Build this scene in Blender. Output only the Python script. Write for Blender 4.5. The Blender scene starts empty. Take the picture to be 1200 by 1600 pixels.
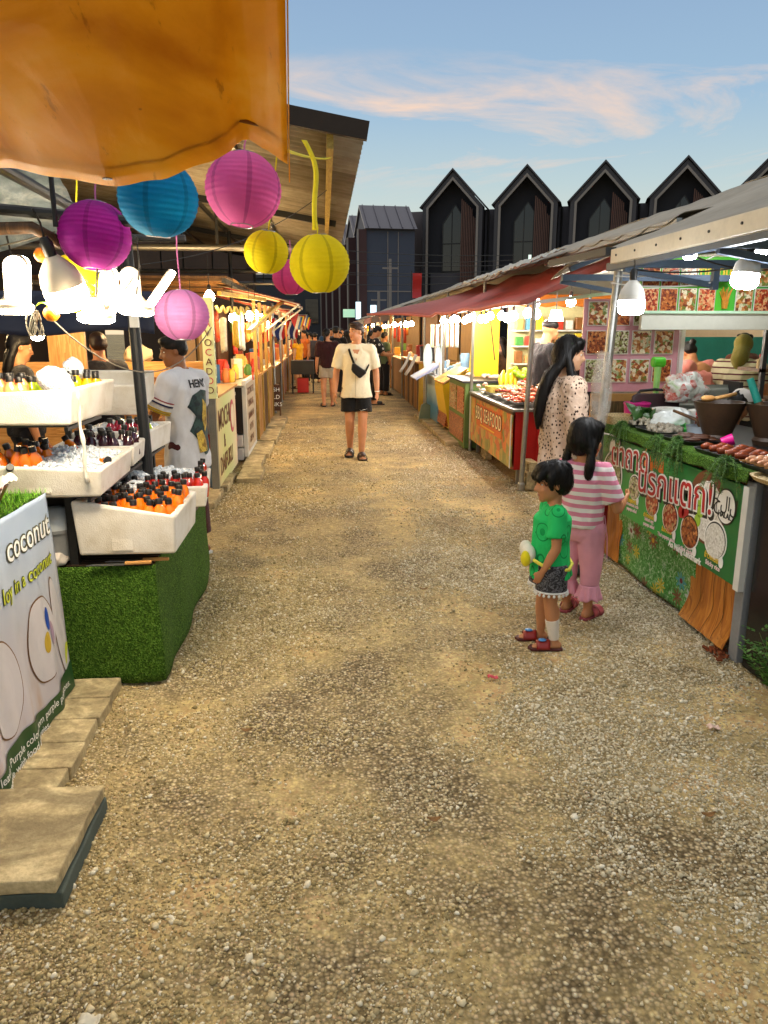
import bpy, bmesh, math, random
import numpy as np
from mathutils import Vector, Matrix, Euler, noise as mnoise

random.seed(7)
rng = np.random.default_rng(11)
PI = math.pi
R = math.radians
SC = bpy.context.scene
COL = SC.collection

# ------------------------------------------------------------------ camera
cam_data = bpy.data.cameras.new("camera")
cam_data.sensor_fit = 'VERTICAL'
cam_data.sensor_height = 24.0
cam_data.lens = 24.0 * 1180.0 / 1600.0
cam_data.clip_start = 0.05
cam_data.clip_end = 2000.0
cam = bpy.data.objects.new("camera", cam_data)
COL.objects.link(cam)
cam.location = (0, 0, 1.65)
cam.rotation_euler = (R(90 - 13.6), 0, R(-4.5))
SC.camera = cam

# ------------------------------------------------------------------ sky, sun, exposure
CLR, CLO = 2, (1.35, 0.50, 0)
SUN_EL, SUN_AZ = 2.5, -28.0          # degrees; azimuth measured from +Y towards +X
world = bpy.data.worlds.new("World")
SC.world = world
world.use_nodes = True
wt = world.node_tree
wt.nodes.clear()
def wn(t, **k):
    n = wt.nodes.new(t)
    for a, b in k.items():
        setattr(n, a, b)
    return n
w_out = wn('ShaderNodeOutputWorld')
w_bg = wn('ShaderNodeBackground')
w_bg.inputs['Strength'].default_value = 0.11
w_sky = wn('ShaderNodeTexSky', sky_type='NISHITA', sun_disc=False)
w_sky.sun_elevation = R(SUN_EL)
w_sky.sun_rotation = R(SUN_AZ)
w_sky.air_density = 1.0
w_sky.dust_density = 0.6
w_sky.ozone_density = 2.2
w_tc = wn('ShaderNodeTexCoord')
# the afterglow: pale and cool, a little cream close to the horizon; overhead brightened to fill-light the ground
w_sep = wn('ShaderNodeSeparateXYZ')
wt.links.new(w_tc.outputs['Generated'], w_sep.inputs[0])
w_ramp = wn('ShaderNodeValToRGB')
def stops(cr, lst):
    while len(cr.elements) < len(lst):
        cr.elements.new(.5)
    for e, (p, c) in zip(cr.elements, lst):
        e.position = p
    for e, (p, c) in zip(cr.elements, lst):
        e.color = c
stops(w_ramp.color_ramp, ((0.0, (4.9, 4.1, 2.8, 1)), (0.10, (3.8, 3.9, 3.3, 1)), (0.17, (2.7, 3.4, 3.55, 1)), (0.25, (1.85, 2.75, 3.65, 1)), (0.36, (1.5, 2.25, 3.3, 1)), (0.55, (3.9, 4.1, 4.3, 1)), (1.0, (5.5, 5.2, 4.7, 1))))
wt.links.new(w_sep.outputs['Z'], w_ramp.inputs['Fac'])
w_mix = wn('ShaderNodeMix', data_type='RGBA')
w_mix.inputs['Factor'].default_value = 0.95
wt.links.new(w_sky.outputs[0], w_mix.inputs['A'])
wt.links.new(w_ramp.outputs[0], w_mix.inputs['B'])
# thin cirrus: streaks laid along the sky by azimuth and elevation
w_az = wn('ShaderNodeMath', operation='ARCTAN2')
wt.links.new(w_sep.outputs['X'], w_az.inputs[0]); wt.links.new(w_sep.outputs['Y'], w_az.inputs[1])
w_cmb = wn('ShaderNodeCombineXYZ')
wt.links.new(w_az.outputs[0], w_cmb.inputs['X']); wt.links.new(w_sep.outputs['Z'], w_cmb.inputs['Y'])
w_map = wn('ShaderNodeMapping')
w_map.inputs['Rotation'].default_value = (0, 0, R(CLR))
w_map.inputs['Scale'].default_value = (2.6, 11.0, 1)
w_map.inputs['Location'].default_value = CLO
wt.links.new(w_cmb.outputs[0], w_map.inputs['Vector'])
w_noi = wn('ShaderNodeTexNoise')
w_noi.inputs['Scale'].default_value = 0.9
w_noi.inputs['Detail'].default_value = 9
w_noi.inputs['Roughness'].default_value = 0.62
w_noi.inputs['Distortion'].default_value = 1.2
wt.links.new(w_map.outputs[0], w_noi.inputs['Vector'])
w_cr = wn('ShaderNodeValToRGB')
w_cr.color_ramp.elements[0].position = 0.535; w_cr.color_ramp.elements[0].color = (0, 0, 0, 1)
w_cr.color_ramp.elements[1].position = 0.70; w_cr.color_ramp.elements[1].color = (1, 1, 1, 1)
wt.links.new(w_noi.outputs['Fac'], w_cr.inputs['Fac'])
w_band = wn('ShaderNodeValToRGB')
stops(w_band.color_ramp, [(p, (v, v, v, 1)) for p, v in ((0.15, 0), (0.19, .85), (0.26, 1), (0.31, 0))])
wt.links.new(w_sep.outputs['Z'], w_band.inputs['Fac'])
w_cm = wn('ShaderNodeMix', data_type='RGBA')
w_cm.inputs['B'].default_value = (4.7, 3.5, 2.8, 1)
w_cf = wn('ShaderNodeMath', operation='MULTIPLY')
wt.links.new(w_band.outputs[0], w_cf.inputs[1])
wt.links.new(w_cr.outputs[0], w_cf.inputs[0])
wt.links.new(w_cf.outputs[0], w_cm.inputs['Factor'])
wt.links.new(w_mix.outputs['Result'], w_cm.inputs['A'])
wt.links.new(w_cm.outputs['Result'], w_bg.inputs['Color'])
wt.links.new(w_bg.outputs[0], w_out.inputs['Surface'])

sun_data = bpy.data.lights.new("sun", 'SUN')
sun_data.energy = 0.12
sun_data.angle = R(20)
sun_data.color = (1.0, 0.78, 0.6)
sun = bpy.data.objects.new("sun", sun_data)
COL.objects.link(sun)
_sd = Vector((math.sin(R(SUN_AZ)) * math.cos(R(12)), math.cos(R(SUN_AZ)) * math.cos(R(12)), math.sin(R(12))))
sun.rotation_euler = _sd.to_track_quat('Z', 'Y').to_euler()

SC.view_settings.view_transform = 'Standard'
SC.view_settings.look = 'None'
SC.view_settings.exposure = 0.85
SC.view_settings.gamma = 1.0
SC.render.engine = 'CYCLES'
SC.cycles.use_denoising = True
SC.cycles.use_light_tree = True
SC.cycles.max_bounces = 7
SC.cycles.diffuse_bounces = 3
SC.cycles.glossy_bounces = 3
SC.cycles.transmission_bounces = 5
SC.cycles.transparent_max_bounces = 8
SC.cycles.sample_clamp_indirect = 3.0
SC.cycles.caustics_reflective = False
SC.cycles.caustics_refractive = False

# ------------------------------------------------------------------ materials
def C(h):
    h = h.lstrip('#')
    v = [int(h[i:i + 2], 16) / 255 for i in (0, 2, 4)]
    return tuple(x / 12.92 if x <= .04045 else ((x + .055) / 1.055) ** 2.4 for x in v) + (1,)

def scale(c, k):
    return (min(1, c[0] * k), min(1, c[1] * k), min(1, c[2] * k), 1)

class MT:
    """a small node-material builder"""
    def __init__(s, name):
        s.m = bpy.data.materials.new(name)
        s.m.use_nodes = True
        s.t = s.m.node_tree
        s.t.nodes.clear()
        s.out = s.n('ShaderNodeOutputMaterial')
        s.b = s.n('ShaderNodeBsdfPrincipled')
        s.t.links.new(s.b.outputs[0], s.out.inputs[0])
        s.tc = s.n('ShaderNodeTexCoord')
    def n(s, t, **k):
        x = s.t.nodes.new(t)
        for a, b in k.items():
            setattr(x, a, b)
        return x
    def l(s, a, b):
        s.t.links.new(a, b)
    def coord(s, sc=(1, 1, 1), rot=(0, 0, 0), loc=(0, 0, 0)):
        m = s.n('ShaderNodeMapping')
        m.inputs['Scale'].default_value = sc
        m.inputs['Rotation'].default_value = rot
        m.inputs['Location'].default_value = loc
        s.l(s.tc.outputs['Object'], m.inputs[0])
        return m.outputs[0]
    def noise(s, scale=5, detail=4, vec=None, rough=.55, dist=0):
        x = s.n('ShaderNodeTexNoise')
        x.inputs['Scale'].default_value = scale
        x.inputs['Detail'].default_value = detail
        x.inputs['Roughness'].default_value = rough
        x.inputs['Distortion'].default_value = dist
        s.l(vec or s.tc.outputs['Object'], x.inputs['Vector'])
        return x.outputs['Fac']
    def voro(s, scale=10, vec=None, feature='F1', out='Distance', rnd=1.0):
        x = s.n('ShaderNodeTexVoronoi', feature=feature)
        x.inputs['Scale'].default_value = scale
        x.inputs['Randomness'].default_value = rnd
        s.l(vec or s.tc.outputs['Object'], x.inputs['Vector'])
        return x.outputs[out]
    def ramp(s, f, stops, const=False):
        x = s.n('ShaderNodeValToRGB')
        cr = x.color_ramp
        if const:
            cr.interpolation = 'CONSTANT'
        while len(cr.elements) < len(stops):
            cr.elements.new(0.5)
        for e, (p, c) in zip(cr.elements, stops):
            e.position = p
            e.color = c if len(c) == 4 else tuple(c) + (1,)
        s.l(f, x.inputs[0])
        return x.outputs[0]
    def mix(s, f, a, b, mode='MIX'):
        x = s.n('ShaderNodeMix', data_type='RGBA', blend_type=mode)
        for key, v in (('Factor', f), ('A', a), ('B', b)):
            if isinstance(v, (int, float)):
                x.inputs[key].default_value = v
            elif isinstance(v, tuple):
                x.inputs[key].default_value = v
            else:
                s.l(v, x.inputs[key])
        return x.outputs['Result']
    def math(s, op, a, b=0.0, c=None):
        x = s.n('ShaderNodeMath', operation=op)
        for i, v in enumerate((a, b) if c is None else (a, b, c)):
            if isinstance(v, (int, float)):
                x.inputs[i].default_value = v
            else:
                s.l(v, x.inputs[i])
        return x.outputs[0]
    def sep(s, vec=None):
        x = s.n('ShaderNodeSeparateXYZ')
        s.l(vec or s.tc.outputs['Object'], x.inputs[0])
        return x.outputs
    def bump(s, h, strength=.3, dist=.01):
        x = s.n('ShaderNodeBump')
        x.inputs['Strength'].default_value = strength
        x.inputs['Distance'].default_value = dist
        s.l(h, x.inputs['Height'])
        s.l(x.outputs[0], s.b.inputs['Normal'])
    def base(s, c):
        if isinstance(c, tuple):
            s.b.inputs['Base Color'].default_value = c
        else:
            s.l(c, s.b.inputs['Base Color'])
    def set(s, rough=.6, metal=0, spec=None, trans=0, ior=None, alpha=None, sss=0):
        s.b.inputs['Roughness'].default_value = rough
        s.b.inputs['Metallic'].default_value = metal
        if spec is not None:
            s.b.inputs['Specular IOR Level'].default_value = spec
        s.b.inputs['Transmission Weight'].default_value = trans
        if ior:
            s.b.inputs['IOR'].default_value = ior
        if alpha is not None:
            s.b.inputs['Alpha'].default_value = alpha
        if sss:
            s.b.inputs['Subsurface Weight'].default_value = sss
            s.b.inputs['Subsurface Radius'].default_value = (.02, .008, .004)
        return s

_mats = {}
def mat(name, col, rough=.6, metal=0, var=.18, sc=6.0, bump=.15, bsc=60.0, spec=None, bd=.004, trans=0, alpha=None, sss=0):
    """plain surface with wear: large and small tone variation plus fine bump"""
    if name in _mats:
        return _mats[name]
    if isinstance(col, str):
        col = C(col)
    t = MT(name)
    a = t.noise(sc, 5)
    b = t.noise(sc * 7, 3)
    f = t.math('MULTIPLY_ADD', b, .35, t.math('MULTIPLY', a, .65))
    t.base(t.ramp(f, [(.28, scale(col, 1 - var)), (.5, col), (.75, scale(col, 1 + var * .8))]))
    if bump:
        t.bump(t.noise(bsc, 3), bump, bd)
    t.set(rough, metal, spec, trans, alpha=alpha, sss=sss)
    _mats[name] = t.m
    return t.m

def emat(name, col, strength, edge=.0):
    if name in _mats:
        return _mats[name]
    t = MT(name)
    t.base((.9, .9, .9, 1))
    t.set(.4)
    t.b.inputs['Emission Color'].default_value = col if not isinstance(col, str) else C(col)
    t.b.inputs['Emission Strength'].default_value = strength
    _mats[name] = t.m
    return t.m

def cloth_mat(name, col, var=.12, rough=.85, tl=0.0, fine=500):
    """woven cloth; tl = share of translucency"""
    if name in _mats:
        return _mats[name]
    if isinstance(col, str):
        col = C(col)
    t = MT(name)
    a = t.noise(7, 4)
    t.base(t.ramp(a, [(.3, scale(col, 1 - var)), (.7, scale(col, 1 + var))]))
    h = t.math('ADD', t.noise(fine, 2), t.math('MULTIPLY', t.noise(14, 3), 3))
    t.bump(h, .45, .010)
    t.set(rough, spec=.2)
    t.b.inputs['Sheen Weight'].default_value = .15
    if tl:
        add_translucent(t, tl, col)
    _mats[name] = t.m
    return t.m

def add_translucent(t, k, col):
    tr = t.n('ShaderNodeBsdfTranslucent')
    src = t.b.inputs['Base Color']
    if src.is_linked:
        t.l(src.links[0].from_socket, tr.inputs[0])
    else:
        tr.inputs[0].default_value = col
    mx = t.n('ShaderNodeMixShader')
    mx.inputs[0].default_value = k
    t.l(t.b.outputs[0], mx.inputs[1])
    t.l(tr.outputs[0], mx.inputs[2])
    t.l(mx.outputs[0], t.out.inputs[0])

# ------------------------------------------------------------------ mesh builder
class MB:
    def __init__(s):
        s.v, s.f = [], []
    def add(s, vs, fs):
        o = len(s.v)
        s.v += [tuple(p) for p in vs]
        s.f += [tuple(i + o for i in f) for f in fs]
        return s
    def box(s, x0, x1, y0, y1, z0, z1, m=None):
        vs = [Vector((x, y, z)) for z in (z0, z1) for x, y in ((x0, y0), (x1, y0), (x1, y1), (x0, y1))]
        if m:
            vs = [m @ p for p in vs]
        return s.add(vs, [(3, 2, 1, 0), (4, 5, 6, 7), (0, 1, 5, 4), (1, 2, 6, 5), (2, 3, 7, 6), (3, 0, 4, 7)])
    def cbox(s, c, sx, sy, sz, rot=(0, 0, 0)):
        m = Matrix.Translation(c) @ Euler(rot).to_matrix().to_4x4()
        return s.box(-sx / 2, sx / 2, -sy / 2, sy / 2, -sz / 2, sz / 2, m)
    def bar(s, p0, p1, w, h=None):
        """square bar between two points"""
        p0, p1 = Vector(p0), Vector(p1)
        d = p1 - p0
        q = d.to_track_quat('Y', 'Z').to_matrix().to_4x4()
        m = Matrix.Translation((p0 + p1) / 2) @ q
        h = h or w
        return s.box(-w / 2, w / 2, -d.length / 2, d.length / 2, -h / 2, h / 2, m)
    def cyl(s, p0, p1, r0, r1=None, n=14, caps=True):
        p0, p1 = Vector(p0), Vector(p1)
        r1 = r0 if r1 is None else r1
        q = (p1 - p0).to_track_quat('Z', 'Y')
        vs = []
        for p, r in ((p0, r0), (p1, r1)):
            for i in range(n):
                a = 2 * PI * i / n
                vs.append(p + q @ Vector((r * math.cos(a), r * math.sin(a), 0)))
        fs = [(i, (i + 1) % n, n + (i + 1) % n, n + i) for i in range(n)]
        if caps:
            fs += [tuple(range(n - 1, -1, -1)), tuple(range(n, 2 * n))]
        return s.add(vs, fs)
    def capsule(s, p0, p1, r0, r1=None, n=12, k=4):
        p0, p1 = Vector(p0), Vector(p1)
        r1 = r0 if r1 is None else r1
        d = p1 - p0
        if d.length < 1e-6:
            d = Vector((0, 0, 1e-4)); p1 = p0 + d
        q = d.to_track_quat('Z', 'Y')
        prof = [(-math.cos(PI / 2 * i / k) * r0, math.sin(PI / 2 * i / k) * r0, 0) for i in range(1, k + 1)]
        prof += [(math.sin(PI / 2 * i / k) * r1, math.cos(PI / 2 * i / k) * r1, 1) for i in range(0, k)]
        vs = [p0 + q @ Vector((0, 0, -r0))]
        for z, r, e in prof:
            for i in range(n):
                a = 2 * PI * i / n
                vs.append((p1 if e else p0) + q @ Vector((r * math.cos(a), r * math.sin(a), z)))
        vs.append(p1 + q @ Vector((0, 0, r1)))
        m = len(prof)
        fs = [(0, 1 + (i + 1) % n, 1 + i) for i in range(n)]
        for j in range(m - 1):
            for i in range(n):
                a, b = 1 + j * n + i, 1 + j * n + (i + 1) % n
                fs.append((a, b, b + n, a + n))
        last = len(vs) - 1
        o = 1 + (m - 1) * n
        fs += [(o + i, o + (i + 1) % n, last) for i in range(n)]
        return s.add(vs, fs)
    def chain(s, pts, rs, n=12):
        for i in range(len(pts) - 1):
            s.capsule(pts[i], pts[i + 1], rs[i], rs[i + 1], n)
        return s
    def ell(s, c, rx, ry, rz, rot=None, nu=16, nv=10):
        c = Vector(c)
        m = rot.to_3x3() if isinstance(rot, Matrix) else (Euler(rot).to_matrix() if rot else Matrix.Identity(3))
        vs = [c + m @ Vector((0, 0, -rz))]
        for j in range(1, nv):
            t = PI * j / nv
            for i in range(nu):
                a = 2 * PI * i / nu
                vs.append(c + m @ Vector((rx * math.sin(t) * math.cos(a), ry * math.sin(t) * math.sin(a), -rz * math.cos(t))))
        vs.append(c + m @ Vector((0, 0, rz)))
        fs = [(0, 1 + (i + 1) % nu, 1 + i) for i in range(nu)]
        for j in range(nv - 2):
            for i in range(nu):
                a, b = 1 + j * nu + i, 1 + j * nu + (i + 1) % nu
                fs.append((a, b, b + nu, a + nu))
        o = 1 + (nv - 2) * nu
        fs += [(o + i, o + (i + 1) % nu, len(vs) - 1) for i in range(nu)]
        return s.add(vs, fs)
    def lathe(s, prof, c=(0, 0, 0), n=20, m=None):
        """profile of (r, z) from bottom to top; r=0 ends close"""
        c = Vector(c)
        vs, fs, rows = [], [], []
        for r, z in prof:
            if r < 1e-6:
                rows.append([len(vs)]); vs.append(Vector((0, 0, z)))
            else:
                rows.append(list(range(len(vs), len(vs) + n)))
                vs += [Vector((r * math.cos(2 * PI * i / n), r * math.sin(2 * PI * i / n), z)) for i in range(n)]
        for a, b in zip(rows, rows[1:]):
            for i in range(n):
                j = (i + 1) % n
                if len(a) == 1 and len(b) == 1:
                    continue
                if len(a) == 1:
                    fs.append((a[0], b[j], b[i]))
                elif len(b) == 1:
                    fs.append((a[i], a[j], b[0]))
                else:
                    fs.append((a[i], a[j], b[j], b[i]))
        vs = [c + (m @ p if m else p) for p in vs]
        return s.add(vs, fs)
    def loft(s, rings, n=24, close=True):
        """rings of (centre, rx, ry[, squareness])"""
        vs, fs = [], []
        for r in rings:
            c, rx, ry = Vector(r[0]), r[1], r[2]
            p = r[3] if len(r) > 3 else 1.0
            for i in range(n):
                a = 2 * PI * i / n
                ca, sa = math.cos(a), math.sin(a)
                vs.append(c + Vector((rx * math.copysign(abs(ca) ** p, ca), ry * math.copysign(abs(sa) ** p, sa), 0)))
        for j in range(len(rings) - 1):
            for i in range(n):
                a, b = j * n + i, j * n + (i + 1) % n
                fs.append((a, b, b + n, a + n))
        if close:
            fs += [tuple(range(n - 1, -1, -1)), tuple(range((len(rings) - 1) * n, len(rings) * n))]
        return s.add(vs, fs)
    def tube(s, pts, r, n=8):
        pts = [Vector(p) for p in pts]
        vs, fs = [], []
        for i, p in enumerate(pts):
            d = (pts[min(i + 1, len(pts) - 1)] - pts[max(i - 1, 0)])
            q = d.to_track_quat('Z', 'Y')
            rr = r[i] if isinstance(r, (list, tuple)) else r
            for k in range(n):
                a = 2 * PI * k / n
                vs.append(p + q @ Vector((rr * math.cos(a), rr * math.sin(a), 0)))
        for j in range(len(pts) - 1):
            for k in range(n):
                a, b = j * n + k, j * n + (k + 1) % n
                fs.append((a, b, b + n, a + n))
        fs += [tuple(range(n - 1, -1, -1)), tuple(range((len(pts) - 1) * n, len(pts) * n))]
        return s.add(vs, fs)
    def grid(s, fn, nu, nv, thick=0.0):
        """fn(u, v) -> point, u and v in 0..1; thick > 0 gives a second skin and a rim"""
        P = [[Vector(fn(i / nu, j / nv)) for i in range(nu + 1)] for j in range(nv + 1)]
        idx = lambda i, j: j * (nu + 1) + i
        vs = [p for row in P for p in row]
        fs = [(idx(i, j), idx(i + 1, j), idx(i + 1, j + 1), idx(i, j + 1)) for j in range(nv) for i in range(nu)]
        if thick:
            N = len(vs)
            nr = []
            for j in range(nv + 1):
                for i in range(nu + 1):
                    du = P[j][min(i + 1, nu)] - P[j][max(i - 1, 0)]
                    dv = P[min(j + 1, nv)][i] - P[max(j - 1, 0)][i]
                    c = du.cross(dv)
                    nr.append(c.normalized() if c.length > 0 else Vector((0, 0, 1)))
            vs = vs + [p - q * thick for p, q in zip(vs, nr)]
            fs += [tuple(N + k for k in reversed(f)) for f in fs]
            ring = [idx(i, 0) for i in range(nu)] + [idx(nu, j) for j in range(nv)] + [idx(i, nv) for i in range(nu, 0, -1)] + [idx(0, j) for j in range(nv, 0, -1)]
            for a, b in zip(ring, ring[1:] + ring[:1]):
                fs.append((b, a, a + N, b + N))
        return s.add(vs, fs)
    def prism(s, poly, ax, a0, a1):
        """2-D polygon pushed along axis ax ('x','y','z') from a0 to a1"""
        n = len(poly)
        def p3(q, a):
            return {'x': (a, q[0], q[1]), 'y': (q[0], a, q[1]), 'z': (q[0], q[1], a)}[ax]
        vs = [p3(q, a0) for q in poly] + [p3(q, a1) for q in poly]
        fs = [tuple(range(n - 1, -1, -1)), tuple(range(n, 2 * n))] + [(i, (i + 1) % n, n + (i + 1) % n, n + i) for i in range(n)]
        return s.add(vs, fs)
    def mesh(s, name, fixn=True):
        me = bpy.data.meshes.new(name)
        me.from_pydata(s.v, [], s.f)
        if fixn:
            bm = bmesh.new(); bm.from_mesh(me)
            bmesh.ops.recalc_face_normals(bm, faces=bm.faces)
            bm.to_mesh(me); bm.free()
        return me
    def build(s, name, m=None, parent=None, smooth=False, bevel=0, world=True, fixn=True, seg=2):
        if parent is not None and world:
            ox, oy, oz = parent.get('_w', tuple(parent.location))
            s.v = [(x - ox, y - oy, z - oz) for x, y, z in s.v]
        return link(name, s.mesh(name, fixn), m, parent, smooth, bevel, seg)

def link(name, me, m=None, parent=None, smooth=False, bevel=0, seg=2):
    o = bpy.data.objects.new(name, me)
    COL.objects.link(o)
    if m is not None:
        me.materials.clear(); me.materials.append(m)
    if smooth:
        me.polygons.foreach_set('use_smooth', [True] * len(me.polygons))
        if smooth != True:
            try:
                me.set_sharp_from_angle(angle=R(smooth))
            except Exception:
                pass
    if bevel:
        b = o.modifiers.new('bevel', 'BEVEL')
        b.width = bevel; b.segments = seg; b.limit_method = 'ANGLE'; b.angle_limit = R(40)
    if parent is not None:
        o.parent = parent
    return o

def tag(o, label, cat, group=None, kind=None):
    o['label'] = label
    o['category'] = cat
    if group: o['group'] = group
    if kind: o['kind'] = kind
    return o

def thing(name, label, cat, loc=(0, 0, 0), rz=0, group=None):
    o = bpy.data.objects.new(name, None)
    o.empty_display_size = .1
    COL.objects.link(o)
    o.location = loc
    o.rotation_euler = (0, 0, rz)
    return tag(o, label, cat, group)

def structure(o):
    o['kind'] = 'structure'
    return o

def stuff(o, label=None):
    o['kind'] = 'stuff'
    if label: o['label'] = label
    return o

def dup(root, loc=None, rz=None, label=None, group=None, rot=None, sc=None):
    r = root.copy(); COL.objects.link(r)
    if loc is not None: r.location = loc
    if rz is not None: r.rotation_euler = (0, 0, rz)
    if rot is not None: r.rotation_euler = rot
    if sc is not None: r.scale = (sc, sc, sc) if isinstance(sc, (int, float)) else sc
    if label: r['label'] = label
    if group: r['group'] = group
    for ch in list(root.children):
        c = ch.copy(); COL.objects.link(c); c.parent = r
        for g in list(ch.children):
            d = g.copy(); COL.objects.link(d); d.parent = c
    return r

def evalmesh(o):
    dg = bpy.context.evaluated_depsgraph_get()
    return bpy.data.meshes.new_from_object(o.evaluated_get(dg))

def fuse(mb, voxel, it=2, name='body', wrinkle=0, wf=9.0, fac=.5, seed=0, stretch=(1, 1, .6)):
    """many closed shapes grown together into one smooth skin"""
    me = mb.mesh(name)
    o = bpy.data.objects.new('tmp', me); COL.objects.link(o)
    r = o.modifiers.new('r', 'REMESH'); r.mode = 'VOXEL'; r.voxel_size = voxel
    if it:
        q = o.modifiers.new('s', 'SMOOTH'); q.factor = fac; q.iterations = it
    out = evalmesh(o)
    bpy.data.objects.remove(o); bpy.data.meshes.remove(me)
    out.name = name
    if wrinkle:
        n = len(out.vertices)
        co = np.empty(n * 3, 'f'); no = np.empty(n * 3, 'f')
        out.vertices.foreach_get('co', co)
        out.vertex_normals.foreach_get('vector', no)
        co = co.reshape(-1, 3); no = no.reshape(-1, 3)
        k = np.array([mnoise.noise((p[0] * wf * stretch[0] + seed, p[1] * wf * stretch[1] + seed * 2.7, p[2] * wf * stretch[2])) +
                      .5 * mnoise.noise((p[0] * wf * 2.3 + seed, p[1] * wf * 2.3, p[2] * wf * 1.1)) for p in co])
        co = co + no * (k * wrinkle)[:, None]
        out.vertices.foreach_set('co', co.astype('f').ravel())
        out.update()
    return out

from mathutils.bvhtree import BVHTree
def surf(o):
    me = o.data
    return BVHTree.FromPolygons([v.co.copy() for v in me.vertices], [tuple(p.vertices) for p in me.polygons])
def onto(bv, x, z, sgn=1, o=.004):
    """point on a garment's front (sgn 1) or back (-1), lifted off by o"""
    h = bv.ray_cast(Vector((x, sgn * 2.0, z)), Vector((0, -sgn, 0)))
    y = h[0].y if h[0] is not None else sgn * .05
    return Vector((x, y + sgn * o, z))
_txt = {}
def text_mesh(body, size, offset=0.0, extrude=0.0008, align='CENTER', shear=0, space=1.0):
    cu = bpy.data.curves.new('t', 'FONT')
    cu.body = body; cu.size = size; cu.offset = offset; cu.extrude = extrude
    cu.align_x = align; cu.align_y = 'CENTER'; cu.shear = shear; cu.space_character = space
    cu.resolution_u = 3
    o = bpy.data.objects.new('t', cu); COL.objects.link(o)
    me = evalmesh(o)
    bpy.data.objects.remove(o); bpy.data.curves.remove(cu)
    return me

FACE = {'+x': (R(90), 0, R(90)), '-x': (R(90), 0, R(-90)), '-y': (R(90), 0, 0), '+y': (R(90), 0, R(180))}
def text(body, size, m, parent, loc, face='-x', name='lettering', roll=0, tilt=0, sx=1.0, **k):
    me = text_mesh(body, size, **k)
    mt = Euler(FACE[face]).to_matrix().to_4x4() @ Euler((R(tilt), 0, R(roll))).to_matrix().to_4x4() @ Matrix.Diagonal((sx, 1, 1, 1))
    me.transform(mt)
    if parent is not None:
        off = Vector(loc) - Vector(parent.get('_w', tuple(parent.location)))
        me.transform(Matrix.Translation(off))
    o = link(name, me, m, parent)
    if parent is None:
        o.location = loc
    return o

def catenary(p0, p1, sag, n=10):
    p0, p1 = Vector(p0), Vector(p1)
    return [p0.lerp(p1, i / n) - Vector((0, 0, sag * 4 * (i / n) * (1 - i / n))) for i in range(n + 1)]
# ------------------------------------------------------------------ ground
def ground_mat():
    t = MT('gravel_ground')
    big = t.noise(.55, 5)
    mid = t.noise(2.3, 6)
    pat = t.math('ADD', t.math('MULTIPLY', big, .5), t.math('MULTIPLY', mid, .5))
    sand = t.ramp(t.noise(4, 8, rough=.7), [(.25, C('#ae9a68')), (.5, C('#cab47e')), (.75, C('#dcca96'))])
    vo = t.voro(75, out='Color')
    vs = t.sep(vo)[0]
    peb = t.ramp(vs, [(0, C('#8f7d5a')), (.35, C('#b5a078')), (.7, C('#cdbb94')), (1, C('#e8dcbc'))])
    gap = t.voro(75)
    peb = t.mix(t.ramp(gap, [(.25, (0, 0, 0, 1)), (.75, (1, 1, 1, 1))]), peb, C('#6c5d42'))
    m = t.ramp(pat, [(.40, (0, 0, 0, 1)), (.56, (1, 1, 1, 1))])
    gr = t.ramp(t.math('ADD', t.math('MULTIPLY', t.noise(26, 3), .5), t.math('MULTIPLY', t.noise(62, 2), .5)), [(.34, C('#5a5040')), (.5, C('#909090')), (.66, C('#dcd8cc'))])
    t.base(t.mix(.55, t.mix(m, sand, peb), gr, 'OVERLAY'))
    h = t.math('SUBTRACT', t.math('MULTIPLY', t.noise(160, 2), .3), t.math('MULTIPLY', gap, 1.0))
    h = t.math('MULTIPLY', h, t.math('ADD', t.sep(m)[0], .25))
    t.bump(h, .8, .009)
    t.set(.9, spec=.2)
    return t.m

xs = [-150, -60, -25, -12, -8] + [round(-5 + .1 * i, 3) for i in range(0, 101)] + [8, 14, 30, 70, 150]
ys = [-40, -10, -3] + [round(-1 + .1 * i, 3) for i in range(0, 150)] + [16, 18, 22, 28, 40, 70, 130, 260]
def gz(x, y):
    if -5 < x < 5 and -1 < y < 14:
        return .012 * mnoise.noise((x * 1.4, y * 1.4, 0)) + .006 * mnoise.noise((x * 5, y * 5, 3)) - .006
    return -.006
gv = [(x, y, gz(x, y)) for y in ys for x in xs]
nx = len(xs)
gf = [(j * nx + i, j * nx + i + 1, (j + 1) * nx + i + 1, (j + 1) * nx + i) for j in range(len(ys) - 1) for i in range(nx - 1)]
gm = MB(); gm.v = gv; gm.f = gf
g = structure(gm.build('ground', ground_mat(), smooth=True, fixn=False))
g['label'] = 'compacted gravel and sand ground of the market lane'

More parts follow.
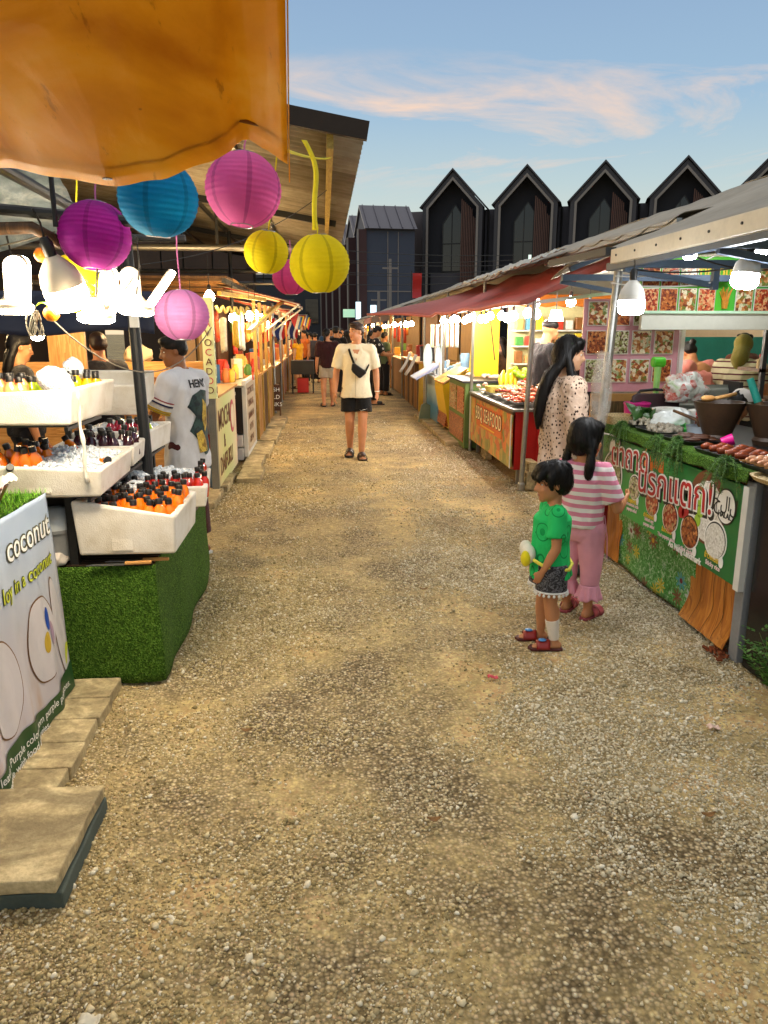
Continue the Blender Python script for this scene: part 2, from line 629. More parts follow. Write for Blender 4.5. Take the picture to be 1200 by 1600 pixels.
# loose stones lying on the lane: one scatter, nobody could count it
def scatter_stones():
    t = MT('loose_stone')
    ge = t.n('ShaderNodeNewGeometry')
    rp = t.ramp(ge.outputs['Random Per Island'], [(0, C('#7c6c3e')), (.25, C('#aa9560')), (.55, C('#c9b37e')), (.82, C('#decb9c')), (1, C('#f6eed6'))])
    px = t.math('ADD', t.sep()[0], t.math('MULTIPLY', t.math('SUBTRACT', t.noise(1.1, 4), .5), 4.5))
    pale = t.ramp(px, [(.0, (0, 0, 0, 1)), (1, (1, 1, 1, 1))])
    rp = t.mix(t.math('MULTIPLY', t.sep(pale)[0], .5), rp, t.ramp(ge.outputs['Random Per Island'], [(0, C('#a59d86')), (.5, C('#d6cfba')), (1, C('#f6f2e6'))]))
    t.base(t.mix(.18, rp, t.ramp(t.noise(300, 2), [(.3, C('#7a6c50')), (.7, C('#d6caac'))])))
    t.set(.85, spec=.25)
    ph = (1 + 5 ** .5) / 2
    iv = np.array([(-1, ph, 0), (1, ph, 0), (-1, -ph, 0), (1, -ph, 0), (0, -1, ph), (0, 1, ph), (0, -1, -ph), (0, 1, -ph), (ph, 0, -1), (ph, 0, 1), (-ph, 0, -1), (-ph, 0, 1)], 'f')
    iv /= np.linalg.norm(iv[0])
    it = np.array([(0, 11, 5), (0, 5, 1), (0, 1, 7), (0, 7, 10), (0, 10, 11), (1, 5, 9), (5, 11, 4), (11, 10, 2), (10, 7, 6), (7, 1, 8), (3, 9, 4), (3, 4, 2), (3, 2, 6), (3, 6, 8), (3, 8, 9), (4, 9, 5), (2, 4, 11), (6, 2, 10), (8, 6, 7), (9, 8, 1)], 'i')
    pts = []
    bands = [(1.2, 2.6, -1.25, 1.7, 17000, .95), (2.6, 4.2, -1.3, 2.2, 14500, 1.0), (4.2, 6.2, -1.2, 2.1, 8000, 1.1), (6.2, 9.5, -1.2, 2.1, 4200, 1.3), (9.5, 14, -1.1, 2.0, 1500, 1.6)]
    for y0, y1, x0, x1, d, k in bands:
        n = int((y1 - y0) * (x1 - x0) * d)
        X = rng.uniform(x0, x1, n); Y = rng.uniform(y0, y1, n)
        for x, y in zip(X, Y):
            a = mnoise.noise((x * .9, y * .9, 1.7)) + .7 * mnoise.noise((x * 2.6, y * 2.6, 5.1)) + .35 * mnoise.noise((x * 7, y * 7, 9.1))
            a += .22 * max(0, (x - 1.0)) + .12 * max(0, -.2 - x) - .30 * math.exp(-((x - .45) / .55) ** 2)
            p = (.5 + .95 * a) * min(1, max(0, (14.5 - y) / 6))
            if rng.random() < min(1, max(.05, p * 1.05)):
                pts.append((x, y, k))
    P = np.array(pts, 'f')
    n = len(P)
    s = rng.lognormal(math.log(.0039), .38, n).clip(.002, .0105) * P[:, 2]
    big = rng.random(n) < .0012
    s[big] = rng.uniform(.009, .014, big.sum())
    sh = rng.uniform(.7, 1.3, (n, 3)); sh[:, 2] *= .75
    a = rng.uniform(0, 2 * PI, n)
    jit = rng.normal(1, .2, (n, 12)).clip(.6, 1.5)
    V = iv[None] * jit[..., None] * sh[:, None] * s[:, None, None]
    ca, sa = np.cos(a)[:, None], np.sin(a)[:, None]
    tl = rng.uniform(-.5, .5, n); ct, st = np.cos(tl)[:, None], np.sin(tl)[:, None]
    x, y, z = V[..., 0].copy(), V[..., 1].copy(), V[..., 2].copy()
    y, z = y * ct - z * st, y * st + z * ct
    x, y = x * ca - y * sa, x * sa + y * ca
    zz = np.array([gz(float(p[0]), float(p[1])) for p in P])
    V = np.stack([x + P[:, 0:1], y + P[:, 1:2], z + zz[:, None] + (s * .35)[:, None]], -1).reshape(-1, 3)
    T = (it[None] + (np.arange(n) * 12)[:, None, None]).reshape(-1, 3)
    me = bpy.data.meshes.new('gravel')
    me.vertices.add(len(V)); me.vertices.foreach_set('co', V.astype('f').ravel())
    me.loops.add(T.size); me.loops.foreach_set('vertex_index', T.ravel().astype('i'))
    me.polygons.add(len(T)); me.polygons.foreach_set('loop_start', np.arange(0, T.size, 3, dtype='i'))
    me.update(calc_edges=True)
    o = link('gravel', me, t.m)
    stuff(o, 'loose pale grey and tan stones lying on the lane')
scatter_stones()

# ------------------------------------------------------------------ shared materials
M_steel = mat('galvanised_steel', '#9a9b98', .38, .85, .2, 9, .1)
M_dsteel = mat('dark_painted_steel', '#2a2c2e', .5, .3, .25, 9, .12)
M_black = mat('black_plastic', '#141414', .45, 0, .2)
M_bluesteel = mat('blue_grey_painted_steel', '#44566a', .5, .2, .2, 12, .1)
M_concrete = None
def concrete():
    t = MT('cast_concrete')
    oi = t.n('ShaderNodeObjectInfo'); va = t.n('ShaderNodeVectorMath', operation='ADD')
    t.l(t.tc.outputs['Object'], va.inputs[0]); t.l(oi.outputs['Location'], va.inputs[1]); q = va.outputs[0]
    a = t.noise(7, 7, q, .65); b = t.noise(60, 4, q)
    c = t.ramp(t.math('ADD', t.math('MULTIPLY', a, .7), t.math('MULTIPLY', b, .3)), [(.3, C('#86775a')), (.5, C('#b8a67e')), (.64, C('#dccb9f'))])
    st = t.ramp(t.noise(3.1, 5, q, .65, 1.2), [(.46, (0, 0, 0, 1)), (.58, (1, 1, 1, 1))])
    t.base(t.mix(t.math('MULTIPLY', t.sep(st)[0], .6), c, C('#6a5f49')))
    t.bump(t.math('ADD', b, t.math('MULTIPLY', t.voro(140), .5)), .5, .004)
    t.set(.9, spec=.2)
    return t.m
M_concrete = concrete()
def wood_mat(name, c0, c1, c2, ax=2, sc=1.0, rough=.5):
    t = MT(name)
    s = [14 * sc, 14 * sc, 14 * sc]; s[ax] = 1.1 * sc
    v = t.coord(tuple(s))
    a = t.noise(1.0, 6, v, .6, .8)
    f = t.math('FRACT', t.math('MULTIPLY', a, 5.0))
    k = t.math('ADD', t.math('MULTIPLY', f, .35), t.math('MULTIPLY', t.noise(6, 3, v), .65))
    t.base(t.ramp(k, [(.25, C(c0)), (.5, C(c1)), (.75, C(c2))]))
    t.bump(k, .12, .003)
    t.set(rough, spec=.35)
    return t.m
M_wood = wood_mat('pine_board', '#a9743a', '#c48f50', '#d9a968', 0)
M_woodv = wood_mat('upright_board', '#8b5f33', '#a87843', '#be9158', 2)
M_dwood = wood_mat('dark_timber', '#3d2a19', '#553b24', '#6d4e31', 2)
M_rustwood = wood_mat('oiled_plank', '#7a3d12', '#a15a1f', '#bf7730', 2, .8, .45)
M_white = mat('white_painted_panel', '#d9d8d2', .5, 0, .08, 5, .08)
M_red = mat('red_painted_panel', '#b01512', .4, 0, .15, 5, .08)
M_yellow = mat('yellow_painted_panel', '#e0b912', .45, 0, .1, 5, .08)
M_greenp = mat('green_painted_panel', '#5f7a3c', .5, 0, .2, 5, .1)

# ------------------------------------------------------------------ concrete slabs along the kerbs
def slab(x0, x1, y0, y1, z0, z1, label, group=None, rz=0, seed=0, m=None):
    t = MB()
    cx, cy = (x0 + x1) / 2, (y0 + y1) / 2
    n = 5
    r = random.Random(seed)
    t.box(x0 - cx, x1 - cx, y0 - cy, y1 - cy, 0, z1 - z0)
    o = t.build('concrete_slab', m or M_concrete, bevel=.006)
    bm = bmesh.new(); bm.from_mesh(o.data)
    bmesh.ops.subdivide_edges(bm, edges=bm.edges[:], cuts=7, use_grid_fill=True)
    for v in bm.verts:
        e = Vector((v.co.x, v.co.y, 0)) * 9 + Vector((seed * 3.3, 0, v.co.z * 9))
        v.co += Vector((mnoise.noise(e), mnoise.noise(e + Vector((7, 0, 0))), .5 * mnoise.noise(e * 1.6))) * .005
    bm.to_mesh(o.data); bm.free()
    o.location = (cx, cy, z0); o.rotation_euler = (R(r.uniform(-.6, .6)), R(r.uniform(-.6, .6)), rz)
    return tag(o, label, 'slab', group)
kg = 'concrete slabs laid along the left kerb'
ordn = ['first', 'second', 'third', 'fourth', 'fifth', 'sixth']
y = 2.43
for i in range(5):
    l = (.2, .19, .185, .19, .2)[i]
    slab(-1.205, -.985 + .008 * (i % 2), y, y + l - .006, -.01, .045, f'{ordn[i]} small pale concrete slab behind the big stacked slab, beside the coconut banner', kg, seed=i)
    y += l
slab(-1.205, -.8, 1.95, 2.42, .052, .098, 'big thick concrete slab in the foreground, upper one of its stack', 'stacked big concrete slabs', rz=R(-1.0), seed=9)
slab(-1.20, -.79, 1.955, 2.425, -.01, .048, 'dark edged big concrete slab in the foreground, lower one of its stack', 'stacked big concrete slabs', seed=10, m=mat('shaded_concrete', '#4a544c', .85, 0, .3, 8, .4, 90))  # shade on the lower slab is put into its darker colour
slab(-1.56, -1.215, 1.8, 2.28, -.01, .09, 'concrete slab cut off by the left edge of the photo, beside the big stacked slab', seed=11)
slab(-1.45, -1.21, 2.3, 2.7, -.01, .05, 'concrete slab half under the coconut banner in the left corner', seed=12)
kf = 'concrete slabs in front of the left stalls'
for i, (x0, x1, y0, y1) in enumerate([(-1.27, -1.05, 7.05, 7.75), (-1.22, -1.02, 7.8, 8.6), (-.98, -.72, 8.25, 8.95), (-1.0, -.78, 9.0, 9.9), (-1.02, -.74, 9.95, 11.1), (-1.0, -.72, 11.2, 12.8), (-.98, -.7, 12.9, 14.4)]):
    slab(x0, x1, y0, y1, -.01, .06, ['nearest narrow concrete slab at the foot of the mochi panel', 'narrow concrete slab running along the mochi panel', 'concrete slab jutting into the lane beside the white framed board', 'second slab behind the one jutting into the lane on the left', 'third slab behind the one jutting into the lane on the left', 'far slab at the feet of the left timber posts', 'farthest slab of the left kerb by the lantern posts'][i], kf, seed=20 + i)
kr = 'concrete slabs in front of the right stalls'
for i, (x0, x1, y0, y1) in enumerate([(1.74, 1.98, 10.8, 11.6), (1.76, 2.0, 11.65, 12.6), (1.76, 1.99, 12.65, 13.6), (1.74, 1.98, 13.65, 14.6), (1.99, 2.2, 10.9, 11.8)]):
    slab(x0, x1, y0, y1, -.01, .06, ['nearest pale slab in front of the yellow box counter', 'second pale slab in front of the yellow box counter', 'third pale slab in front of the yellow box counter', 'farthest pale slab below the tilted menu stand', 'pale slab tucked under the yellow box counter'][i], kr, seed=30 + i)
def breeze_block(x, y, z, rz, label):
    b = MB()
    w, d, h = .39, .19, .09
    b.box(-w / 2, w / 2, -d / 2, -d / 2 + .025, 0, h); b.box(-w / 2, w / 2, d / 2 - .025, d / 2, 0, h)
    for k in range(4):
        xx = -w / 2 + k * (w - .025) / 3
        b.box(xx, xx + .025, -d / 2 + .025, d / 2 - .025, 0.002, h - .002)
    o = b.build('cement_block', M_concrete, bevel=.004)
    o.location = (x, y, z); o.rotation_euler = (R(90), 0, rz)
    tag(o, label, 'block', 'cement blocks propping the seafood stall')
for i, (x, y, z, l) in enumerate([(2.12, 7.85, .1, 'lower hollow cement block under the near corner of the red seafood counter'), (2.13, 7.86, .2, 'upper hollow cement block under the near corner of the red seafood counter'),
                                (2.08, 9.75, .1, 'lower cement block under the far end of the seafood banner'), (2.1, 9.76, .2, 'upper cement block under the far end of the seafood banner')]):
    breeze_block(x, y, z, R(86 + 5 * (i % 2)), l)

# ------------------------------------------------------------------ the gabled row buildings
M_bwall = mat('dark_grey_render', '#40404a', .8, 0, .08, .8, .1, 20)
M_broof = mat('dark_metal_roof', '#343339', .5, .2, .12, .6, .1, 20)
M_btrim = mat('pale_grey_trim', '#7c7672', .7, 0, .08, 1, 0)
M_bdark = mat('recess_wall', '#20222b', .85, 0, .1, .6, 0)
M_bglass = mat('dark_window_glass', '#171a22', .05, 0, .1, .5, 0, spec=.6)
M_bframe = mat('black_window_frame', '#101014', .5, 0, .1, 1, 0)
M_slat = mat('brown_slat', '#5b4038', .7, 0, .15, 2, 0)
M_lit = emat('lit_window', (1, .75, .4, 1), 1.2)
M_bluish = emat('bluish_lit_sign', (.55, .85, 1, 1), .8)

fdir = Vector((12.86, -4.6, 0)).normalized()           # along the front, towards the right
fang = math.atan2(fdir.y, fdir.x)
forg = Vector((8.24, 50.0, 0))                          # under the first apex
def gabled_house(i, label):
    p = forg + fdir * (4.55 * i)
    t = thing('gabled_townhouse', label, 'building', p, fang, 'gabled townhouses behind the right stalls')
    W, E, A = 1.78, 9.15, 11.15                         # half width, eave height, apex height
    b = MB()
    b.prism([(-W, 0), (W, 0), (W, E), (0, A - .25), (-W, E)], 'y', .9, 9)
    b.build('wall', M_bdark, t, world=False)
    b = MB()                                            # projecting frame in the outline of a house
    th = .22
    for y0, y1, tt, mm, nm in ((-.05, .9, .24, M_broof, 'roof_frame'), (-.12, -.05, .14, M_btrim, 'pale_border')):
        b = MB()
        o = .24 if mm is M_btrim else 0
        w1, a1, e1 = W + .12 - o, A - o * 1.25, E - o * .3
        w2, a2, e2 = w1 - tt, a1 - tt * 1.35, e1 - tt * .35
        pl = [(-w1, 0), (-w2, 0), (-w2, e2), (0, a2), (w2, e2), (w2, 0), (w1, 0), (w1, e1), (0, a1), (-w1, e1)]
        n = len(pl)
        quads = [(0, 1, 2, 9), (9, 2, 3, 8), (8, 3, 4, 7), (7, 4, 5, 6)]
        vs = [(x, y0, z) for x, z in pl] + [(x, y1, z) for x, z in pl]
        fs = [q for q in quads] + [tuple(k + n for k in reversed(q)) for q in quads] + [(k, (k + 1) % n, (k + 1) % n + n, k + n) for k in range(n)]
        b.add(vs, fs)
        b.build(nm, mm, t, world=False)
    b = MB()
    for s in (-1, 1):
        b.prism([(s * (W + .16), E - .02), (0, A + .06), (0, A + .2), (s * (W + .32), E - .05)], 'y', -.2, 9.2)
    b.build('roof', M_broof, t, world=False)
    # the tall gable window with its frame
    f = MB()
    f.prism([(-.75, 5.3), (.45, 5.3), (.45, 8.75), (.05, 9.35), (-.75, 8.2)], 'y', .80, .88)
    fr = f.build('window', M_bglass, t, world=False)
    f = MB()
    for (a, c, w) in (((-.75, 5.3), (-.75, 8.2), .06), ((.45, 5.3), (.45, 8.75), .06), ((-.15, 5.3), (-.15, 9.05), .05), ((-.75, 5.3), (.45, 5.3), .06), ((-.75, 7.0), (.45, 7.0), .08), ((-.75, 8.2), (.05, 9.35), .06), ((.05, 9.35), (.45, 8.75), .06)):
        f.bar((a[0], .77, a[1]), (c[0], .77, c[1]), w, .06)
    f.build('frame', M_bframe, fr, world=False)
    f = MB()
    for k in range(9):
        f.box(.52 + k * .105, .58 + k * .105, .3, .42, 3.3, 9.6 - .1 * k - (1.2 if k > 6 else 0) * .3)
    f.build('slat_screen', M_slat, t, world=False)
    f = MB(); f.box(-1.5, .5, .72, .86, 4.0, 5.2); f.build('balcony_front', M_bwall, t, world=False)
    f = MB(); f.box(-.8, .5, .8, .88, .2, 3.9); f.build('doorway', M_bglass, t, world=False)
    # the flat-roofed bay that joins it to its neighbour
    f = MB(); f.box(W + .13, 4.55 - W - .13, 1.2, 8, 0, 9.05)
    f.build('link_bay', M_bwall, t, world=False)
    f = MB(); f.cyl((W + .35, 1.1, 0), (W + .35, 1.1, 9.0), .06, n=8); f.build('downpipe', M_bframe, t, world=False)
    f = MB(); f.box(W + .2, 4.55 - W - .2, 1.12, 1.19, 2.9, 3.1); f.build('bay_ledge', M_bframe, t, world=False)
    return t
gl = ['gabled dark grey townhouse nearest the end block, far left of its row', 'second gabled dark townhouse from the left, with one lit pane', 'third gabled dark townhouse from the left, above the red awning', 'fourth gabled dark townhouse, half hidden by the grey roof', 'fifth gabled dark townhouse, only its roof edge over the tarpaulin at right']
for i in range(5):
    t = gabled_house(i, gl[i])
    if i == 1:
        b = MB(); b.box(.22, .40, .70, .74, 5.4, 6.2); b.build('lit_pane', emat('pale_lit_pane', (.75, 1, .85, 1), .55), t, world=False)
        for c in t.children:
            pass
# pale stair bay left of the first gable
t = thing('stair_block', 'plain mauve grey stair block left of the first gable', 'building', forg + fdir * -2.6, fang)
b = MB(); b.box(-.62, .68, 1.0, 8, 5.0, 9.05); b.build('wall', mat('mauve_grey_render', '#655d60', .8, 0, .06, 1, 0), t, world=False)
b = MB(); b.box(-.62, .68, 1.3, 8, 0, 4.98); b.build('lower_wall', M_bwall, t, world=False)
b = MB(); b.box(-.72, -.5, .6, 1.28, 0, 5.0); b.build('post', M_btrim, t, world=False)
b = MB(); b.box(-.1, .5, 1.2, 1.28, .3, 4.0); b.build('doorway', M_bglass, t, world=False)
# left wing: its gables look sideways onto the street, ridges run across
WW = 3.0
wdir = Vector((-1.5, 14.5, 0)).normalized()
for i in range(5):
    p = Vector((2.72, 48.2, 0)) + wdir * (4.5 * i)
    t = thing('side_townhouse', ['nearest dark blue grey townhouse of the left wing, showing its seamed roof', 'second townhouse of the left wing, its gable edge seen edge on', 'third townhouse of the left wing, behind the yellow lantern', 'fourth townhouse of the left wing in the distance', 'farthest townhouse of the left wing'][i], 'building', p, math.atan2(wdir.y, wdir.x) - PI / 2, 'townhouses of the left wing')
    b = MB()
    b.prism([(0, 0), (4.4, 0), (4.4, 7.6), (2.2, 9.0), (0, 7.6)], 'x', 0, WW)
    b.build('wall', mat('blue_grey_cladding', '#343c4e', .7, 0, .06, .6, .05, 20), t, world=False)
    b = MB()
    b.prism([(-.18, 7.5), (2.2, 9.06), (2.2, 9.2), (-.3, 7.55)], 'x', -.12, WW + .1)
    b.prism([(4.58, 7.5), (2.2, 9.06), (2.2, 9.2), (4.7, 7.55)], 'x', -.12, WW + .1)
    for k in range(5):
        x = .1 + k * (WW - .2) / 4
        b.bar((x, -.25, 7.62), (x, 2.2, 9.23), .05, .06)
    b.build('roof', mat('seamed_roof', '#504f5c', .45, .3, .08, .6, .05, 20), t, world=False)
    for yy in (0.0, 4.4):
        b = MB(); b.box(-.5, 0, yy - .14, yy + .14, 0, 7.5)
        b.build('fin', mat('maroon_fin', '#3a1f22', .7, 0, .1, 1, 0), t, world=False)
    for yy in (-.15, 4.55):
        b = MB(); b.box(-.58, -.5, yy - .08, yy + .08, 0, 7.5)
        b.build('fin_edge', M_btrim, t, world=False)
    b = MB()
    for x in (1.3, 1.95):
        b.box(x, x + .04, -.03, 0, 0, 7.4)
    b.box(0, WW, -.035, 0, 3.9, 3.96)
    b.build('panel_joint', M_btrim, t, world=False)
    b = MB(); b.box(-.03, -.005, 1.0, 3.4, .6, 6.2); b.build('window', M_bglass, t, world=False)
# far dark block closing the lane
t = thing('distant_block', 'low dark building closing the end of the lane', 'building', (-3, 74, 0))
b = MB(); b.box(-14, 3.5, 74, 82, 0, 6.3); b.build('wall', mat('far_dark_wall', '#2c3038', .8, 0, .1, .4, 0), t)
b = MB(); b.box(-14.2, 3.7, 73.8, 82, 6.3, 6.6); b.build('roof', M_broof, t)
for k in range(4):
    b = MB(); b.box(-6 + k * 2.2, -4.8 + k * 2.2, 73.9, 74.0, 2.2, 4.4); b.build('window', M_bglass, t)
for i, (x, y, z, w, h, m, l) in enumerate([(2.0, 47, 2.25, .3, 1.0, M_bluish, 'tall glowing pale blue shop sign by the left wing'), (2.85, 46.5, 2.5, .36, .55, M_bluish, 'small square glowing shop sign by the left wing'), (1.05, 40, 2.25, .6, .4, emat('green_lit', (.05, .75, .35, 1), .3), 'green and white lit signboard beyond the stalls')]):
    b = MB(); b.box(x, x + w, y, y + .12, z, z + h)
    tt = thing('lit_sign', l, 'sign', (x, y + .1, 0))
    b.build('panel', m, tt)
    b = MB(); b.cyl((x + w / 2, y + .2, 0), (x + w / 2, y + .2, z + h), .04); b.build('pole', M_dsteel, tt)
# cables and thin poles in front of the wing
for k in range(6):
    b = MB(); z = 4.05 + .33 * k
    b.tube(catenary((-3, 40 + .2 * k, z + .3 * (k % 2)), (9.5, 38.5, z - .1 * k), .25, 14), .016, 5)
    tag(b.build('power_cable', M_black), ['lowest', 'second lowest', 'third', 'fourth', 'fifth', 'topmost'][k] + ' black cable strung across in front of the left wing', 'cable', 'power cables')
for i, (x, y, h, l) in enumerate([(3.55, 41, 5.2, 'thin concrete pole in front of the seamed roof house'), (2.95, 41, 3.6, 'short pole left of the thin concrete pole')]):
    b = MB(); b.cyl((x, y, 0), (x, y, h), .10, .07); b.box(x - .4, x + .4, y - .04, y + .04, h - .5, h - .42)
    tag(b.build('utility_pole', M_btrim), l, 'pole')
t = thing('red_banner', 'small red hanging banner above the far right roofs', 'banner', (4.25, 36, 0))
b = MB(); b.grid(lambda u, v: (4.15 + .42 * u, 36 + .06 * math.sin(v * 5), 3.05 + 1.1 * v), 3, 8, .02); b.build('cloth', M_red, t)
b = MB(); b.cyl((4.1, 36.02, 0), (4.1, 36.02, 4.25), .025); b.build('pole', M_dsteel, t)
# ------------------------------------------------------------------ big roof over the left stalls
def corr_mat():
    t = MT('weathered_zinc_sheet')
    a = t.noise(1.2, 6, t.coord((.5, 3, 1)), .65)
    b = t.noise(9, 4)
    c = t.ramp(t.math('ADD', t.math('MULTIPLY', a, .7), t.math('MULTIPLY', b, .3)), [(.3, C('#6f695c')), (.5, C('#a49d8c')), (.7, C('#cac4b6'))])
    # lapped sheets differ in tone
    y = t.sep()[1]
    w = t.n('ShaderNodeTexWhiteNoise', noise_dimensions='1D')
    t.l(t.math('FLOOR', t.math('MULTIPLY', y, 1.35)), w.inputs['W'])
    t.base(t.mix(t.math('MULTIPLY', w.outputs['Value'], .6), c, C('#6f6654')))
    t.set(.55, .25, spec=.4)
    return t.m
M_corr = corr_mat()
RZ = lambda x: 3.08 + .17 * (.3 - x)
t = thing('stall_roof', 'long corrugated metal roof sloping over the left row of stalls', 'roof', (-1, 6.1, 0))
b = MB()
b.grid(lambda u, v: (.34 - 5.6 * u, 6.1 + 13.6 * v, RZ(.34 - 5.6 * u) + (.026 * math.sin(2 * PI * 13.6 * v / .17))), 4, 1280, .004)
b.build('corrugated_sheet', M_corr, t, smooth=True)
b = MB(); b.bar((.36, 6.07, RZ(.36) + .0), (-5.2, 6.07, RZ(-5.2) + .0), .05, .13); b.build('barge_board', mat('dark_barge_board', '#241a12', .8, 0, .25, 8), t)
b = MB(); b.bar((.08, 6.14, RZ(.08) - .09), (.08, 19.6, RZ(.08) - .09), .05, .13); b.build('eave_beam', wood_mat('yellowed_beam', '#7d6a2e', '#a08a42', '#b8a35a', 1), t)
for x in (-.75, -1.7, -2.7):
    b = MB(); b.bar((x, 6.14, RZ(x) - .05), (x, 19.6, RZ(x) - .05), .04, .06); b.build('purlin', M_dsteel, t)
for y in (10.9, 15.2, 19.2):
    b = MB(); b.cyl((-4.6, y, 2.72), (-.35, y, 2.72), .04, n=12); b.build('tie_beam', M_steel, t)
    b = MB(); b.bar((.2, y, RZ(.2) - .06), (-4.9, y, RZ(-4.9) - .06), .06, .08); b.build('rafter', M_dsteel, t)
    for x in (-1.4, -2.6, -3.8):
        b = MB(); b.bar((x, y, 2.76), (x, y, RZ(x) - .1), .035); b.build('strut', M_dsteel, t)
for y in (14.2, 19.2):
    b = MB(); b.cyl((-1.62, y + .05, 0), (-1.62, y + .05, RZ(-1.62) - .08), .035, n=12); b.build('post', M_dsteel, t)
# lower timber roof further in, under the metal one
t = thing('plank_ceiling', 'brown plank ceiling hung lower under the left metal roof', 'ceiling', (-2.6, 11.5, 0))
for k in range(9):
    b = MB(); b.box(-4.4, -1.35, 11.4 + k * .75, 11.4 + k * .75 + .7, 2.36 + .012 * (k % 2), 2.39 + .012 * (k % 2)); b.build('plank', M_woodv if k % 3 else M_dwood, t)
for x in (-1.4, -4.3):
    b = MB(); b.bar((x, 11.4, 2.33), (x, 18.1, 2.33), .06); b.build('beam', M_dsteel, t)

# ------------------------------------------------------------------ orange awning overhead
def orange_mat():
    t = MT('orange_tarpaulin')
    a = t.noise(2.2, 6, t.coord((1, .6, 1.6)), .6, .6)
    c = t.ramp(a, [(.3, C('#cf9428')), (.5, C('#e8b43c')), (.7, C('#f2ca6a'))])
    spot = t.ramp(t.voro(9), [(.02, (1, 1, 1, 1)), (.06, (0, 0, 0, 1))])
    sel = t.ramp(t.noise(3, 2), [(.55, (0, 0, 0, 1)), (.6, (1, 1, 1, 1))])
    c = t.mix(t.math('MULTIPLY', t.sep(spot)[0], t.math('MULTIPLY', t.sep(sel)[0], .8)), c, C('#3a2208'))
    crk = t.ramp(t.noise(5, 8, t.coord((3, .5, 1)), .7), [(.62, (0, 0, 0, 1)), (.66, (1, 1, 1, 1))])
    c = t.mix(t.math('MULTIPLY', t.sep(crk)[0], .35), c, C('#7a4206'))
    t.base(c)
    t.bump(t.math('ADD', t.noise(4, 5, t.coord((2, .7, 1)), .6, .6), t.math('MULTIPLY', t.noise(140, 2), .05)), .3, .03)
    t.set(.45, spec=.4)
    add_translucent(t, .72, C('#e8b43c'))
    return t.m
M_orange = orange_mat()
def aw(u, v):
    """u: 0 stall side .. 1 lane side; v: 0 low front edge .. 1 high behind the camera"""
    x = -1.75 + 1.655 * u
    q = [(0, 2.20), (.3, 2.15), (.5, 2.112), (.61, 2.084), (.695, 2.068), (.773, 2.086), (.864, 2.14), (.93, 2.182), (.965, 2.168), (1, 2.135)]
    for (a0, z0), (a1, z1) in zip(q, q[1:]):
        if u <= a1 + 1e-6:
            w = (u - a0) / (a1 - a0); z = z0 + (z1 - z0) * (w * w * (3 - 2 * w) * .5 + w * .5); break
    low = Vector((x, 2.42, z))
    high = Vector((x + .10, .35, 3.02 + .08 * (1 - u)))
    p = low.lerp(high, v)
    p.z -= .09 * math.sin(PI * v) * (math.sin(PI * u) * .8 + .2)
    p.z += .012 * mnoise.noise((u * 6, v * 3, 2)) + .006 * mnoise.noise((u * 18, v * 5, 7))
    if u > .90:                       # the fold of the lane-side strip over its edge batten
        p.z += .014 * math.exp(-((u - .93) / .025) ** 2)
    if v < .06:
        p.z -= .012 * (1 - v / .06)
    return p
t = thing('orange_awning', 'faded orange tarpaulin awning sagging overhead at the left front', 'awning', (-.9, 1.4, 2.4))
b = MB(); b.grid(aw, 90, 46, .003); b.build('tarpaulin', M_orange, t, smooth=True)
b = MB(); b.tube([aw(i / 24, .035) + Vector((0, 0, .010)) for i in range(25)], .006, 6); b.build('hem_seam', mat('dark_orange_thread', '#7d4a10', .8), t, smooth=True)
b = MB(); b.grid(lambda u, v: aw(1, v) + Vector((.003, 0, -.05 * u)), 3, 40, .003); b.build('side_flap', M_orange, t, smooth=True)
for k, u in enumerate((.69,)):
    b = MB(); p = aw(u, .018)
    b.lathe([(.006, 0), (.014, 0), (.014, .003), (.006, .003)], p + Vector((0, -.004, -.006)), 14); b.build('eyelet', M_dsteel, t)
b = MB(); b.bar((-1.75, .5, 3.07), (-.1, .5, 3.0), .04); b.build('crossbar', M_steel, t)

# ------------------------------------------------------------------ paper lanterns
def lantern_mat(name, col, tl=.5):
    t = MT(name)
    c = C(col)
    x, y, z = t.sep()
    ang = t.math('ARCTAN2', y, x)
    seam = t.math('PINGPONG', t.math('ADD', ang, .35), .5236)
    sm = t.ramp(seam, [(.0, (1, 1, 1, 1)), (.055, (1, 1, 1, 1)), (.075, (0, 0, 0, 1))])
    v = t.noise(9, 5, rough=.65)
    base = t.ramp(v, [(.3, scale(c, .86)), (.6, c), (.8, scale(c, 1.12))])
    t.base(t.mix(t.math('MULTIPLY', t.sep(sm)[0], .7), base, scale(c, .55)))
    t.bump(t.math('ADD', t.noise(30, 5, t.coord((1, 1, .5)), .7), t.math('MULTIPLY', t.noise(120, 2), .2)), .35, .006)
    t.set(.75, spec=.2)
    add_translucent(t, tl, c)
    return t.m
ML = {k: lantern_mat(k + '_lantern_paper', c) for k, c in dict(purple='#a02c9c', blue='#1796c8', pink='#e878bd', yellow='#f0e020', light_pink='#eaa0dc', hot_pink='#e05a9a').items()}
